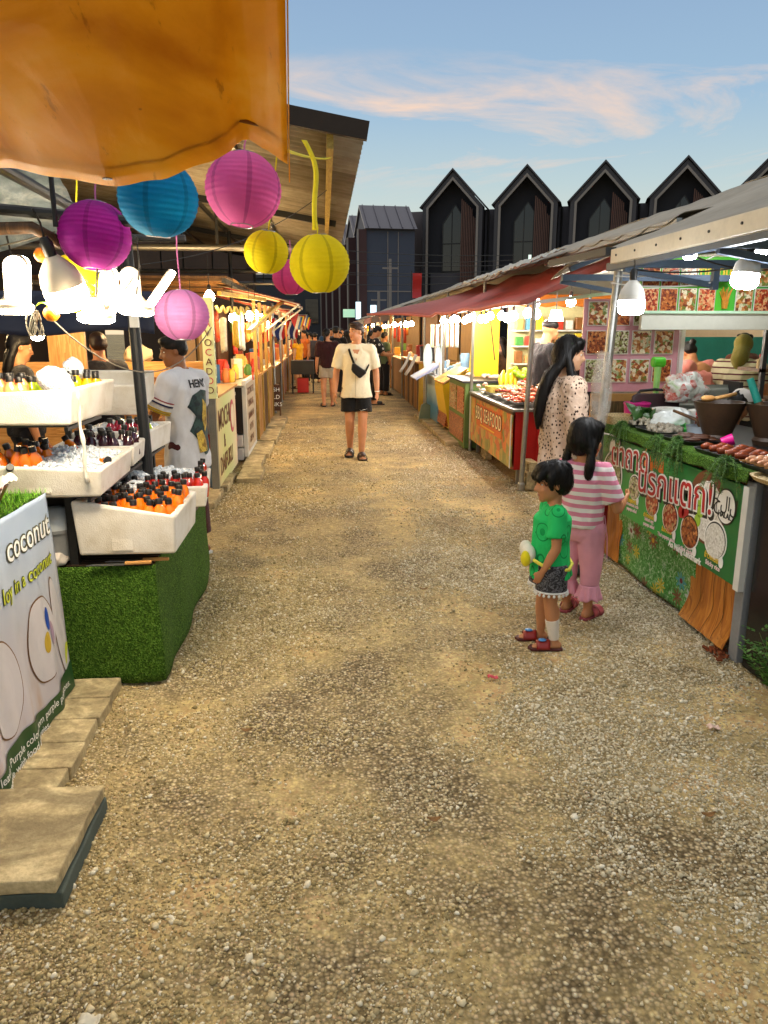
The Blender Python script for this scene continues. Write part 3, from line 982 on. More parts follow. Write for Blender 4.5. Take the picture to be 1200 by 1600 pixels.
def lantern(kind, p, r, label, cord_top, n=17, tilt=(0, 0), squash=.95):
    t = thing('paper_lantern', label, 'lantern', p, random.uniform(0, 6), 'paper lanterns hung along the left stalls')
    t.rotation_euler = (R(tilt[0]), R(tilt[1]), t.rotation_euler[2])
    r = r * .87
    prof = []
    N = n * 6
    th0 = .30
    for i in range(N + 1):
        th = PI - th0 - (PI - 2 * th0) * i / N
        q = (i / 6.0) % 1.0
        k = 1 - .020 * (abs(2 * q - 1) ** 1.5 * -1 + 1) * math.sin(th)
        prof.append((r * math.sin(th) * k, r * squash * math.cos(th)))
    b = MB(); nn = 64; vs = []; fs = []
    sd = random.uniform(0, 99)
    for j, (rr, z) in enumerate(prof):
        for i in range(nn):
            a = 2 * PI * i / nn
            w = 1 + .012 * mnoise.noise((math.cos(a) * 2 + sd, math.sin(a) * 2, z * 14)) + .004 * mnoise.noise((math.cos(a) * 9 + sd, math.sin(a) * 9, z * 90))
            vs.append((rr * w * math.cos(a), rr * w * math.sin(a), z + .004 * r / .15 * mnoise.noise((math.cos(a) * 1.5 + sd, math.sin(a) * 1.5, z * 20))))
    for j in range(len(prof) - 1):
        for i in range(nn):
            a, c = j * nn + i, j * nn + (i + 1) % nn
            fs.append((a, c, c + nn, a + nn))
    b.add(vs, fs)
    b.build('paper_shade', ML[kind], t, smooth=True, world=False)
    for s in (-1, 1):
        b = MB()
        rr, z = r * math.sin(th0), s * r * squash * math.cos(th0)
        b.tube([(rr * math.cos(2 * PI * i / 20), rr * math.sin(2 * PI * i / 20), z) for i in range(21)], .0022, 5)
        b.build('wire_ring', M_steel, t, world=False)
    b = MB(); b.tube([(0, 0, r * .9), (.004, .002, r * .9 + cord_top * .5), (0, 0, r * .9 + cord_top)], .0035, 6)
    b.build('cord', mat(kind + '_cord', {'yellow': '#d8cc20'}.get(kind, '#d078b0'), .8), t, world=False)
    return t
lantern('purple', (-.82, 2.98, 1.98), .148, 'purple paper lantern hanging left of the blue one, above the white lamps', .09, tilt=(6, 4))
lantern('blue', (-.54, 2.75, 2.075), .152, 'bright blue paper lantern tucked under the orange awning edge', .06, tilt=(-8, 0))
lantern('pink', (-.28, 2.99, 2.145), .159, 'large pink paper lantern under the right corner of the orange awning', .05, tilt=(5, -5))
lantern('yellow', (-.22, 3.20, 1.95), .102, 'small yellow paper lantern below the large pink lantern', .32, tilt=(10, 6))
lantern('yellow', (-.01, 3.62, 1.94), .158, 'large yellow paper lantern hanging farthest into the lane', .06, tilt=(4, -4))
lantern('hot_pink', (-.20, 5.1, 1.975), .135, 'hot pink paper lantern mostly hidden behind the large yellow lantern', .12)
lantern('light_pink', (-.67, 3.79, 1.715), .148, 'pale lilac pink paper lantern in front of the vendor in the white tee', .35, squash=.93, tilt=(3, 3))
lantern('yellow', (-1.02, 3.35, 1.855), .115, 'yellow green paper lantern half hidden under the purple one', .5, n=13, tilt=(14, 0))
# the yellow ribbon that hangs down to the large lantern
b = MB()
b.grid(lambda u, v: (-.075 + .022 * u + .05 * math.sin(v * 2.6) + .012 * math.sin(v * 7), 3.45 + .01 * u + .17 * v, 2.42 - .335 * v), 2, 26, .001)
tag(b.build('ribbon', mat('yellow_ribbon', '#e6d820', .6), smooth=True), 'flat yellow ribbon dangling above the large yellow lantern', 'ribbon')
b = MB(); b.tube(catenary((-.16, 2.46, 2.19), (.08, 6.15, 2.9), .02), .006, 6)
tag(b.build('cord', mat('yellow_cord', '#d8cc20', .8)), 'taut yellow cord from the awning corner to the eave beam', 'cord')

# ------------------------------------------------------------------ coconut stall banner and table
def ban(y, z, off=0.0):
    """banner surface: wrinkled vinyl hanging on the table front"""
    k = max(0, .95 - z)
    x = -1.205 + .015 * math.sin(y * 21 + z * 1.2) * k ** 1.3 * .8 + .005 * math.sin(y * 43 + 1 + z * 3) * k + .006 * mnoise.noise((y * 9, z * 4, 3))
    x += .052 * k * (1 - .3 * max(0, y - 2.4))
    return Vector((x + off, y + .05 * k * (y - 2.6) * .3, z))
def banner_print():
    t = MT('coconut_banner_print')
    x, y, z = t.sep()
    f = t.math('ADD', z, t.math('MULTIPLY', t.noise(2.2, 4), .22))
    c = t.ramp(f, [(.15, C('#cfc5c9')), (.55, C('#cdc7cd')), (.85, C('#b9c3d2')), (1.0, C('#a4b6cf'))])
    st = t.ramp(t.noise(3.5, 3, t.coord((1, 2.2, .7))), [(.56, (0, 0, 0, 1)), (.72, (1, 1, 1, 1))])
    low = t.ramp(z, [(.15, (1, 1, 1, 1)), (.5, (0, 0, 0, 1))])
    t.base(t.mix(t.math('MULTIPLY', t.sep(st)[0], t.math('MULTIPLY', t.sep(low)[0], .55)), c, C('#b48a5e')))
    t.bump(t.noise(40, 3), .06, .003)
    t.set(.4, spec=.4)
    return t.m
CS = t = thing('coconut_stall', 'dessert table fronted by a pale coconut banner, left foreground', 'stall', (-1.5, 2.5, 0))
b = MB(); b.grid(lambda u, v: ban(1.2 + 2.09 * u, .05 + .915 * v), 120, 40, .0015); b.build('banner', banner_print(), t, smooth=True)
def on_banner(me, y, z, off=.003, up=1.0):
    for v in me.vertices:
        p = ban(y + v.co.x, z + v.co.y * up, off + max(0, v.co.z))
        v.co = p - Vector((-1.5, 2.5, 0))
    me.update()
    return me
def ban_text(s, y, z, size, fat, cfat, ctop, nm, slope=.0):
    for off, mm, lay in ((fat, cfat, .0025), (0.006 if fat else 0, ctop, .0045)):
        me = text_mesh(s, size, off * size, 0.0005, shear=.12)
        for v in me.vertices:
            v.co.y += slope * v.co.x
        o = link(nm, on_banner(me, y, z, lay), mm, t)
M_wh = mat('white_print', '#f2f1ec', .5, 0, .03, 5, 0)
M_olive = mat('olive_print', '#4a4a30', .5, 0, .03, 5, 0)
M_limep = mat('lime_print', '#c7cf3e', .5, 0, .03, 5, 0)
M_dgreenp = mat('dark_green_print', '#1d4a22', .45, 0, .12, 5, 0)
ban_text('coconut', 3.035, .835, .135, .05, M_olive, M_wh, 'lettering')
ban_text('Bua loy in a coconut', 2.90, .69, .082, .04, M_olive, M_limep, 'lettering')
def ban_poly(nm, pts, mm, off):
    """filled outline laid on the banner"""
    me = bpy.data.meshes.new(nm)
    n = len(pts); cy = sum(p[0] for p in pts) / n; cz = sum(p[1] for p in pts) / n
    rings = [1, .8, .6, .4, .2]
    V = [(cy + (p[0] - cy) * k, cz + (p[1] - cz) * k) for k in rings for p in pts] + [(cy, cz)]
    F = [(j * n + i, j * n + (i + 1) % n, (j + 1) * n + (i + 1) % n, (j + 1) * n + i) for j in range(4) for i in range(n)] + [(4 * n + i, 4 * n + (i + 1) % n, 5 * n) for i in range(n)]
    me.from_pydata([ban(a, c, off) - Vector((-1.5, 2.5, 0)) for a, c in V], [], F)
    return link(nm, me, mm, t)
def ovl(cy, cz, a, c, rot=0, n=40, egg=0):
    return [(cy + a * math.cos(q) * math.cos(rot) - c * math.sin(q) * (1 + egg * math.sin(q)) * math.sin(rot), cz + a * math.cos(q) * math.sin(rot) + c * math.sin(q) * (1 + egg * math.sin(q)) * math.cos(rot)) for q in [2 * PI * i / n for i in range(n)]]
M_husk = mat('coconut_rim_print', '#7b5228', .5, 0, .3, 14, 0)
M_flesh = mat('coconut_flesh_print', '#d6cfd2', .45, 0, .06, 5, 0)
for cy, cz, a, c, r_ in ((3.02, .40, .15, .185, .0), (3.215, .37, .055, .25, .12), (2.62, .37, .13, .19, .05), (2.2, .38, .16, .2, 0)):
    ban_poly('coconut_rim', ovl(cy, cz, a, c, r_), M_husk, .002)
    ban_poly('coconut_flesh', ovl(cy, cz, a * .95, c * .965, r_), M_flesh, .0035)
ban_poly('dumpling_print', ovl(3.075, .47, .03, .05), mat('blue_print', '#2450b8', .45, 0, .1, 9, 0), .005)
ban_poly('dumpling_print', ovl(3.035, .38, .026, .045, -.2), mat('ochre_print', '#c9a83a', .45, 0, .1, 9, 0), .005)
ban_poly('dumpling_print', ovl(3.115, .39, .026, .055, .1), mat('mauve_print', '#b99ab0', .45, 0, .1, 9, 0), .005)
b = MB(); b.grid(lambda u, v: ban(1.2 + 2.09 * u, .052 + v * (.085 + .02 * math.sin(u * 20) + .07 * max(0, u - .6)), .005), 120, 8)
b.build('band_print', M_dgreenp, t, smooth=True)
ban_poly('leaf_print', ovl(3.255, .235, .018, .05, -.5), M_limep, .004)
for s, y, z, sz in (('Ingredients: Pandanus leaves Purple color from purple potatoes.', 2.62, .105, .047), ('Not to be eaten by people with food allergies.', 2.52, .058, .045)):
    link('lettering', on_banner(text_mesh(s, sz, .004 * sz, .0003), y, z, .0078), M_wh, t)
TT = MB(); TT.box(-2.0, -1.225, 1.2, 3.28, .93, .966)
for (x, y) in ((-1.27, 1.3), (-1.27, 3.22), (-1.95, 1.3), (-1.95, 3.22)):
    b = MB(); b.box(x - .02, x + .02, y - .02, y + .02, 0, .93); b.build('leg', M_dsteel, t)
def blades(x0, x1, y0, y1, z, n, h, mtn, cols, parent, seed, nm):
    r = np.random.default_rng(seed)
    V, F = [], []
    for i in range(n):
        x, y = r.uniform(x0, x1), r.uniform(y0, y1)
        a = r.uniform(0, 2 * PI); l = h * r.uniform(.5, 1.2); w = .0016
        dx, dy = math.cos(a), math.sin(a); lean = r.uniform(.2, .9) * l
        o = len(V)
        V += [(x - dy * w, y + dx * w, z), (x + dy * w, y - dx * w, z), (x + dx * lean, y + dy * lean, z + l)]
        F.append((o, o + 1, o + 2))
    m = MB(); m.add(V, F)
    tt = MT(mtn)
    ge = tt.n('ShaderNodeNewGeometry')
    tt.base(tt.ramp(ge.outputs['Random Per Island'], cols))
    tt.set(.6, spec=.3)
    return m.build(nm, tt.m, parent, fixn=False)
gt = blades(-2.0, -1.2, 2.0, 3.29, .967, 9000, .026, 'turf_blade', [(0, C('#336a12')), (.5, C('#62a422')), (1, C('#9cd040'))], t, 3, 'turf_mat')
stuff(gt)
t = thing('food_tray', 'dark red lacquer tray lined with crumpled paper, on the turf covered table', 'tray', (-1.42, 2.85, .975))
b = MB(); b.loft([((-1.42, 2.85, .975), .15, .2, .5), ((-1.42, 2.85, 1.06), .19, .25, .5), ((-1.42, 2.85, 1.06), .18, .24, .5), ((-1.42, 2.85, .985), .14, .19, .5)], 28); b.build('rim', mat('dark_red_lacquer', '#5c140c', .3), t, smooth=40)
b = MB(); b.grid(lambda u, v: (-1.60 + .37 * u, 2.62 + .46 * v, 1.055 + .045 * mnoise.noise((u * 6, v * 7, 1)) + .03 * mnoise.noise((u * 15, v * 15, 2)) + .03 * abs(u - .5)), 30, 30, .001); b.build('paper_liner', mat('crumpled_paper', '#ded8cc', .8, 0, .06), t, smooth=25)

# ------------------------------------------------------------------ juice stall: turf-covered table, rack, foam boxes
def turf_mat():
    t = MT('green_turf_fabric')
    v = t.voro(150, out='Color')
    n = t.noise(110, 4)
    big = t.noise(4, 3)
    f = t.math('ADD', t.math('MULTIPLY', t.sep(v)[0], .45), t.math('MULTIPLY', n, .55))
    c = t.ramp(f, [(.25, C('#223c0c')), (.5, C('#40661b')), (.72, C('#668c30')), (.9, C('#93b058'))])
    t.base(t.mix(t.math('MULTIPLY', big, .35), c, C('#3a5516')))
    t.bump(t.math('ADD', n, t.voro(150)), .9, .01)
    t.set(.85, spec=.15)
    return t.m
M_turf = turf_mat()
t = thing('juice_stall', 'tiered juice stall with a green turf covered base on the left', 'stall', (-1.2, 4.2, 0))
def skirt(path, zt, flare):
    """one sheet that turns the corners of the table"""
    P_ = [Vector((x, y, 0)) for x, y in path]
    seg = [(P_[i + 1] - P_[i]).length for i in range(len(P_) - 1)]; L = sum(seg)
    def f(u, v):
        q = u * L; i = 0
        while i < len(seg) - 1 and q > seg[i]:
            q -= seg[i]; i += 1
        d = (P_[i + 1] - P_[i]).normalized(); n = Vector((d.y, -d.x, 0))
        w = .12
        if q < w and i > 0:
            e = (P_[i] - P_[i - 1]).normalized(); n = n.lerp(Vector((e.y, -e.x, 0)), .5 * (1 - q / w))
        if seg[i] - q < w and i < len(seg) - 1:
            e = (P_[i + 2] - P_[i + 1]).normalized(); n = n.lerp(Vector((e.y, -e.x, 0)), .5 * (1 - (seg[i] - q) / w))
        k = 1 - v
        o = flare * k + .010 * k * math.sin(u * L * 9) + .010 * mnoise.noise((u * 9, v * 3, 0)) * (.3 + k)
        p = P_[i] + d * q + n * o
        return (p.x, p.y, .012 + (zt - .012) * v)
    b = MB(); b.grid(f, 110, 16, .006)
    return b.build('turf_skirt', M_turf, t, smooth=True)
skirt([(-1.72, 3.42), (-.80, 3.42), (-.83, 5.15), (-1.7, 5.15)], .585, .025)
b = MB(); b.box(-1.72, -.815, 3.44, 5.13, .54, .565); b.build('tabletop', M_dwood, t)
b = MB()
for k in range(15):
    b.bar((-1.20, 3.44 + .04 * k, .588), (-.81, 3.44 + .04 * k, .588), .012, .006)
b.build('wire_shelf', mat('rusty_wire', '#4b3a2c', .6, .6), t)
for (x, y, z1) in ((-1.165, 3.46, .93), (-1.68, 3.46, 1.25), (-1.155, 5.1, 1.1), (-1.68, 5.1, 1.25)):
    b = MB(); b.box(x - .018, x + .018, y - .018, y + .018, .566 if y > 3.4 else .575, z1); b.build('rack_post', M_black, t)
for (x0, x1, y0, y1, z) in ((-1.72, -1.06, 3.40, 4.4, .915), (-1.80, -1.13, 3.40, 3.92, 1.235), (-1.5, -1.06, 4.5, 5.05, .915), (-1.35, -.80, 4.35, 4.9, .63)):
    b = MB()
    for k in range(int((y1 - y0) / .045)):
        b.bar((x0, y0 + .02 + .045 * k, z), (x1, y0 + .02 + .045 * k, z), .012, .008)
    for x in (x0, x1):
        b.bar((x, y0, z - .012), (x, y1, z - .012), .016)
    b.build('wire_shelf', M_dsteel, t)
b = MB(); b.cbox((-1.42, 4.3, .75), .5, 1.5, .36); b.build('dark_cupboard', mat('dark_back', '#161412', .8), t)

TT.build('tabletop', M_turf, CS)
def foam_mat():
    t = MT('styrofoam')
    a = t.noise(5, 5, rough=.6)
    sp = t.voro(170)
    c = t.ramp(a, [(.3, C('#cbbfa8')), (.5, C('#e4dccd')), (.7, C('#f1ece2'))])
    dirt = t.ramp(t.noise(2.6, 6, t.coord((1, 1, 2.2)), .7), [(.6, (0, 0, 0, 1)), (.72, (1, 1, 1, 1))])
    t.base(t.mix(t.math('MULTIPLY', t.sep(dirt)[0], .4), c, C('#9c8866')))
    t.bump(t.math('ADD', t.math('MULTIPLY', sp, .8), t.noise(35, 4)), .35, .004)
    t.set(.75, spec=.25, sss=.0)
    return t.m
M_foam = foam_mat()
def ice_mat():
    t = MT('crushed_ice')
    v = t.sep(t.voro(60, out='Color'))[1]
    t.base(t.ramp(v, [(.1, C('#d3dde6')), (.5, C('#edf2f5')), (1, C('#ffffff'))]))
    t.set(.15, spec=.6)
    return t.m
M_ice = ice_mat()
def ice_heap(nm, x0, x1, y0, y1, z, label, n=240, seed=0, hump=.04, s0=.012):
    r = np.random.default_rng(seed)
    b = MB()
    cx, cy = (x0 + x1) / 2, (y0 + y1) / 2
    def hz(x, y):
        u, v = (x - cx) / (x1 - x0) * 2, (y - cy) / (y1 - y0) * 2
        return z + hump * max(0, 1 - u * u * .7 - v * v * .7) + .012 * mnoise.noise((x * 14, y * 14, seed))
    b.grid(lambda u, v: (x0 + (x1 - x0) * u, y0 + (y1 - y0) * v, hz(x0 + (x1 - x0) * u, y0 + (y1 - y0) * v) - .004), 16, 16, .01)
    for i in range(n):
        x, y = r.uniform(x0, x1), r.uniform(y0, y1)
        s = s0 * r.uniform(.55, 1.35)
        b.cbox((x, y, hz(x, y) + s * .2), s * r.uniform(.8, 1.5), s, s * r.uniform(.6, 1.1), tuple(r.uniform(0, 3, 3)))
    o = b.build(nm, M_ice, bevel=0)
    o['category'] = 'ice'
    return stuff(o, label)

def foam_box(cx, cy, z, w, d, hs, rz, label, tilt=(0, 0)):
    """w along x, d along y; hs = heights of the four corners (front left, front right, back right, back left)"""
    t = thing('styrofoam_box', label, 'box', (cx, cy, z), rz, 'styrofoam boxes of bottled juice')
    t.rotation_euler = (R(tilt[0]), R(tilt[1]), rz)
    th = .034
    b = MB()
    X, Y = w / 2, d / 2
    o = [(-X, -Y), (X, -Y), (X, Y), (-X, Y)]
    i_ = [(-X + th, -Y + th), (X - th, -Y + th), (X - th, Y - th), (-X + th, Y - th)]
    k = .94
    vs = [(x * k, y * k, 0) for x, y in o] + [(x, y, h) for (x, y), h in zip(o, hs)] + [(x, y, h) for (x, y), h in zip(i_, hs)] + [(x * k, y * k, .035) for x, y in i_]
    fs = [(3, 2, 1, 0), (12, 13, 14, 15)]
    for a in range(4):
        c = (a + 1) % 4
        fs += [(a, c, 4 + c, 4 + a), (4 + a, 4 + c, 8 + c, 8 + a), (8 + a, 8 + c, 12 + c, 12 + a)]
    b.add(vs, fs)
    b.build('shell', M_foam, t, world=False, bevel=.012, seg=3)
    b = MB(); b.box(-X * .30, X * .12, -Y * k - .0075, -Y * k + .004, .02, .095); b.build('hand_hold', M_foam, t, world=False, bevel=.004)
    return t
fb = {}
fb[1] = foam_box(-.915, 3.70, .640, .46, .60, (.26, .185, .175, .24), 0, 'foam box of orange juice bottles, lowest and nearest the lane, above the turf skirt')
fb[2] = foam_box(-1.24, 3.66, .928, .50, .66, (.15, .125, .12, .14), R(2), 'foam box heaped with ice over orange bottles, middle tier')
fb[3] = foam_box(-1.42, 3.62, 1.25, .74, .62, (.12, .155, .16, .15), R(-2), 'topmost foam box with lime, orange and yellow bottles and ice bags')
fb[4] = foam_box(-1.24, 4.78, .93, .46, .5, (.13, .14, .14, .13), R(-4), 'foam box with red bottles and one lime green bottle beside the black post')
fb[5] = foam_box(-.97, 4.60, .645, .52, .60, (.13, .125, .13, .13), R(6), 'foam box of red juice bottles in front of the vendor in the white tee')
fb[6] = foam_box(-1.24, 4.24, .935, .44, .34, (.11, .11, .11, .11), R(3), 'foam box of dark purple bottles between the ice box and the red bottles')
fb[7] = foam_box(-1.42, 4.96, 1.17, .62, .42, (.19, .19, .19, .19), R(-3), 'empty foam box standing behind the others beside the black post', tilt=(10, 0))

def juice_mat(nm, col):
    t = MT(nm)
    t.base(C(col))
    t.set(.08, spec=.6, trans=.0)
    t.b.inputs['Coat Weight'].default_value = .6
    t.b.inputs['Subsurface Weight'].default_value = .35
    t.b.inputs['Subsurface Radius'].default_value = (.02, .012, .006)
    return t.m
MJ = {k: juice_mat(k + '_juice', c) for k, c in dict(orange='#f58214', lime='#bcd61c', yellow='#e2b90c', red='#cf2a14', crimson='#a3112c', purple='#3a0e20', pale_orange='#f3a467').items()}
M_cap = mat('black_cap', '#16130f', .4, 0, .1)
_bp = {}
def bottle(kind, x, y, z, label, tilt=(0, 0), h=.155):
    if kind not in _bp:
        t = thing('juice_bottle', label, 'bottle')
        b = MB(); b.lathe([(0, 0), (.026, 0), (.029, .006), (.029, .085), (.026, .105), (.014, .124), (.0135, .135), (0, .135)], n=14); b.build('body', MJ[kind], t, world=False, smooth=50)
        b = MB(); b.lathe([(0, .128), (.0165, .128), (.0168, .150), (.015, .153), (0, .153)], n=12); b.build('cap', M_cap, t, world=False, smooth=40)
        _bp[kind] = t
        t.location = (x, y, z); t.rotation_euler = (R(tilt[0]), R(tilt[1]), 0); t['group'] = kind + ' juice bottles'
        t['label'] = label
        return t
    return dup(_bp[kind], (x, y, z), None, label, kind + ' juice bottles', rot=(R(tilt[0]), R(tilt[1]), random.uniform(0, 6)))
def fill(box, kind, rows, cols, x0, x1, y0, y1, z, label, jit=.004, tl=4, skip=0):
    for j in range(rows):
        for i in range(cols):
            if random.random() < skip:
                continue
            lx = x0 + (x1 - x0) * (i + .5 * (j % 2) * .6) / max(1, cols - 1) + random.uniform(-jit, jit)
            ly = y0 + (y1 - y0) * j / max(1, rows - 1) + random.uniform(-jit, jit)
            p = Euler(box.rotation_euler).to_matrix() @ Vector((lx, ly, z + random.uniform(-.012, .008))) + Vector(box.location)
            bottle(kind, p.x, p.y, p.z, label, (random.uniform(-tl, tl), random.uniform(-tl, tl)))
fill(fb[1], 'orange', 8, 6, -.16, .155, -.235, .22, .095, 'black capped orange juice bottle in the lowest foam box', .008, 9, .05)
for k, (x, y, tl) in enumerate([(-1.415, 3.44, (60, 14)), (-1.35, 3.43, (70, -18)), (-1.15, 3.42, (75, 80)), (-1.38, 3.60, (35, -20)), (-1.3, 3.72, (40, 20)), (-1.42, 3.72, (20, 10)), (-1.22, 3.84, (28, -8)), (-1.10, 3.66, (62, 30))]):
    bottle('orange', x, y, 1.0, 'orange juice bottle lying half buried in the ice of the middle tier box', tl)
for k in range(11):
    bottle('orange', -1.44 + .052 * (k % 4) + .01 * (k // 4), 3.47 + .13 * (k // 4), .992, 'orange juice bottle standing in the ice at the back of the middle tier box', (random.uniform(-12, 12), random.uniform(-16, 10)))
fill(fb[3], 'pale_orange', 3, 6, -.12, .10, -.25, -.14, .06, 'pale orange bottle at the front of the topmost foam box', tl=2)
fill(fb[3], 'lime', 2, 5, -.1, .12, -.06, .02, .045, 'lime green bottle in the middle of the topmost foam box', tl=6)
fill(fb[3], 'yellow', 3, 5, .10, .30, .12, .25, .055, 'golden yellow bottle at the back of the topmost foam box', tl=2)
fill(fb[3], 'yellow', 2, 6, -.24, .04, .18, .25, .02, 'golden yellow bottle sunk low at the back of the topmost foam box', tl=3)
bottle('lime', -1.13, 3.55, 1.292, 'lime green bottle standing alone right of the ice bag in the topmost box')
fill(fb[4], 'crimson', 2, 4, -.02, .14, -.17, -.06, .05, 'crimson bottle in the box beside the black post', tl=4)
bottle('lime', -1.06, 4.64, .975, 'lime green bottle standing in the corner of the box of crimson bottles')
fill(fb[5], 'red', 3, 6, -.15, .21, -.24, -.1, .035, 'red juice bottle in the front rows of the box before the vendor', tl=6)
fill(fb[5], 'red', 4, 1, .2, .2, -.06, .24, .05, 'red juice bottle along the lane side of the box before the vendor', tl=6)
fill(fb[6], 'purple', 3, 5, -.07, .17, -.11, .1, .035, 'dark purple juice bottle beside the ice heap', tl=5)
ice_heap('crushed_ice', -1.09, -.75, 3.50, 3.96, .715, 'crushed ice around the orange bottles of the lowest box', 300, 1, .045)
ice_heap('crushed_ice', -1.45, -1.03, 3.38, 3.96, 1.035, 'crushed ice heaped over the middle tier box', 520, 2, .055)
ice_heap('crushed_ice', -1.76, -1.09, 3.34, 3.90, 1.315, 'crushed ice in the topmost foam box', 420, 3, .02)
ice_heap('crushed_ice', -1.43, -1.05, 4.7, 4.99, 1.035, 'crushed ice behind the crimson bottles', 220, 4, .05, .016)
ice_heap('crushed_ice', -1.18, -.79, 4.50, 4.86, .745, 'crushed ice behind the red bottles before the vendor', 260, 5, .06, .018)
ice_heap('crushed_ice', -1.42, -1.08, 4.1, 4.38, 1.02, 'crushed ice around the dark purple bottles', 180, 6, .035, .016)
def bag_mesh(x, y, z, rx, ry, rz_, seed, lump=.22):
    b = MB()
    b.ell((0, 0, 0), rx, ry, rz_, nu=36, nv=24)
    vs = []
    for p in b.v:
        v = Vector(p)
        k = 1 + lump * mnoise.noise(v * 16 + Vector((seed, 0, 0))) + lump * .5 * mnoise.noise(v * 45 + Vector((0, seed, 0)))
        v = v * k
        v.z = max(v.z, -rz_ * .8)
        vs.append(tuple(v + Vector((x, y, z))))
    b.v = vs
    return b
def icebag_mat():
    t = MT('ice_in_plastic')
    v = t.sep(t.voro(90, out='Color'))[0]
    t.base(t.ramp(v, [(0, C('#b9c9d8')), (.5, C('#e3eaee')), (1, C('#ffffff'))]))
    t.bump(t.voro(90), .8, .008)
    t.set(.15, spec=.7)
    return t.m
M_ib = icebag_mat()
for i, (x, y, z, a, c, d, l) in enumerate([(-1.175, 3.46, 1.43, .075, .07, .062, 'large plastic bag of ice lying across the front of the topmost box'), (-1.20, 3.80, 1.465, .048, .045, .055, 'small round bag of ice on the yellow bottles of the topmost box'),
                                         (-1.09, 4.44, .80, .07, .06, .05, 'clear bag of ice at the left end of the box of red bottles'), (-.98, 3.93, .845, .06, .05, .045, 'bag of ice lying on the back bottles of the lowest box')]):
    tag(bag_mesh(x, y, z, a, c, d, i * 3.1).build('ice_bag', M_ib, smooth=True), l, 'ice bag', 'bags of ice')
# knives on the shelf
for i, (x, y, rz, l) in enumerate([(-.93, 3.41, R(4), 'kitchen knife with a wooden handle, nearer one on the wire shelf'), (-.86, 3.46, R(2), 'kitchen knife with a brown handle, farther one on the wire shelf')]):
    t = thing('kitchen_knife', l, 'knife', (x, y, .597), rz)
    b = MB(); b.prism([(-.17, -.004), (0, -.012), (0, .012), (-.15, .012)], 'z', 0, .003); b.build('blade', M_steel, t, world=False)
    b = MB(); b.cbox((.06, 0, .006), .12, .02, .014); b.build('handle', M_wood, t, world=False, bevel=.004)
t = thing('lidded_bucket', 'grey bucket with a clear domed lid under the middle tier', 'bucket', (-1.26, 3.52, .60))
b = MB(); b.lathe([(0, 0), (.075, 0), (.09, .14), (.096, .14), (.096, .155), (0, .155)], (-1.26, 3.52, .60), 24); b.build('body', mat('grey_plastic', '#8d8f90', .4), t, smooth=40)
b = MB(); b.lathe([(.095, .155), (.09, .2), (.06, .245), (0, .255)], (-1.26, 3.52, .60), 24); b.build('lid', mat('cloudy_plastic', '#c9cfd2', .15, spec=.6), t, smooth=True)
tag(bag_mesh(-1.26, 3.455, .615, .06, .045, .035, 5).build('paper_packet', mat('printed_packet', '#d9cfc4', .6), smooth=True), 'white printed packet lying below the grey bucket', 'packet')
# wax drip hanging from the topmost box
b = MB()
b.tube([(-1.04 + .004 * math.sin(k), 3.315 + .0015 * k, 1.40 - .031 * k) for k in range(14)], [.005 + .007 * (k / 13) * (1 if k < 8 else .6) + .002 * math.sin(k * 2.1) for k in range(14)], 8)
tag(b.build('frozen_string', M_foam, smooth=True), 'pale torn plastic strip hanging from the corner of the topmost box', 'strip')
# ------------------------------------------------------------------ lamps over the juice stall
M_led = emat('led_white', (1, .83, .58, 1), 44)
M_ledc = emat('led_cool', (.97, .98, 1, 1), 70)
M_warm = emat('bulb_warm', (1, .68, .32, 1), 190)
M_house = mat('lamp_housing', '#d8c9b4', .4, 0, .06)
def leaf_lamp(p, leaves, label, cord=.25, tilt=(0, 0), mm=None):
    t = thing('leaf_lamp', label, 'lamp', p, 0, 'folding leaf lamps over the juice stall')
    t.rotation_euler = (R(tilt[0]), R(tilt[1]), 0)
    mm = mm or M_led
    b = MB(); b.lathe([(0, -.018), (.06, -.018), (.068, -.012), (.068, 0), (.045, .018), (.02, .045), (0, .045)], n=24); b.build('housing', M_house, t, world=False, smooth=40)
    b = MB(); b.lathe([(0, -.032), (.05, -.032), (.066, -.024), (.066, -.017), (0, -.017)], n=24); b.build('light_panel', mm, t, world=False, smooth=40)
    for az, el, l in leaves:
        m = Matrix.Rotation(R(az), 4, 'Z') @ Matrix.Translation((.055, 0, .0)) @ Matrix.Rotation(R(-el), 4, 'Y')
        for z0, z1, nm, mt_, w in ((-.004, .016, 'leaf_panel', mm, .036), (.016, .024, 'leaf_back', M_house, .038)):
            b = MB()
            pl = [(.0, -w * .6), (.02, -w * .95)] + [(l - w + w * math.cos(q), w * math.sin(q)) for q in [-PI / 2 + PI * k / 10 for k in range(11)]] + [(.02, w * .95), (.0, w * .6)]
            b.prism(pl, 'z', z0, z1)
            b.v = [tuple(m @ Vector(q)) for q in b.v]
            b.build(nm, mt_, t, world=False, bevel=.004)
    b = MB(); b.tube([(0, 0, .04), (.01, .01, .04 + cord * .5), (0, 0, .04 + cord)], .004, 6); b.build('cord', M_black, t, world=False)
    return t
leaf_lamp((-1.12, 2.95, 1.735), [(80, 82, .18), (-60, 70, .17), (200, 30, .17)], 'leaf lamp farthest left, its leaves folded up beside the photo edge', .2)
leaf_lamp((-.84, 2.98, 1.705), [(170, 62, .17), (60, 78, .17), (20, 52, .16), (-80, 20, .15)], 'middle leaf lamp below the yellow green lantern', .24, (4, 3))
leaf_lamp((-.725, 3.12, 1.735), [(10, 58, .17), (120, 72, .16), (180, 60, .16)], 'leaf lamp nearest the black post, one leaf stretched up to the right', .22, (-3, 4))
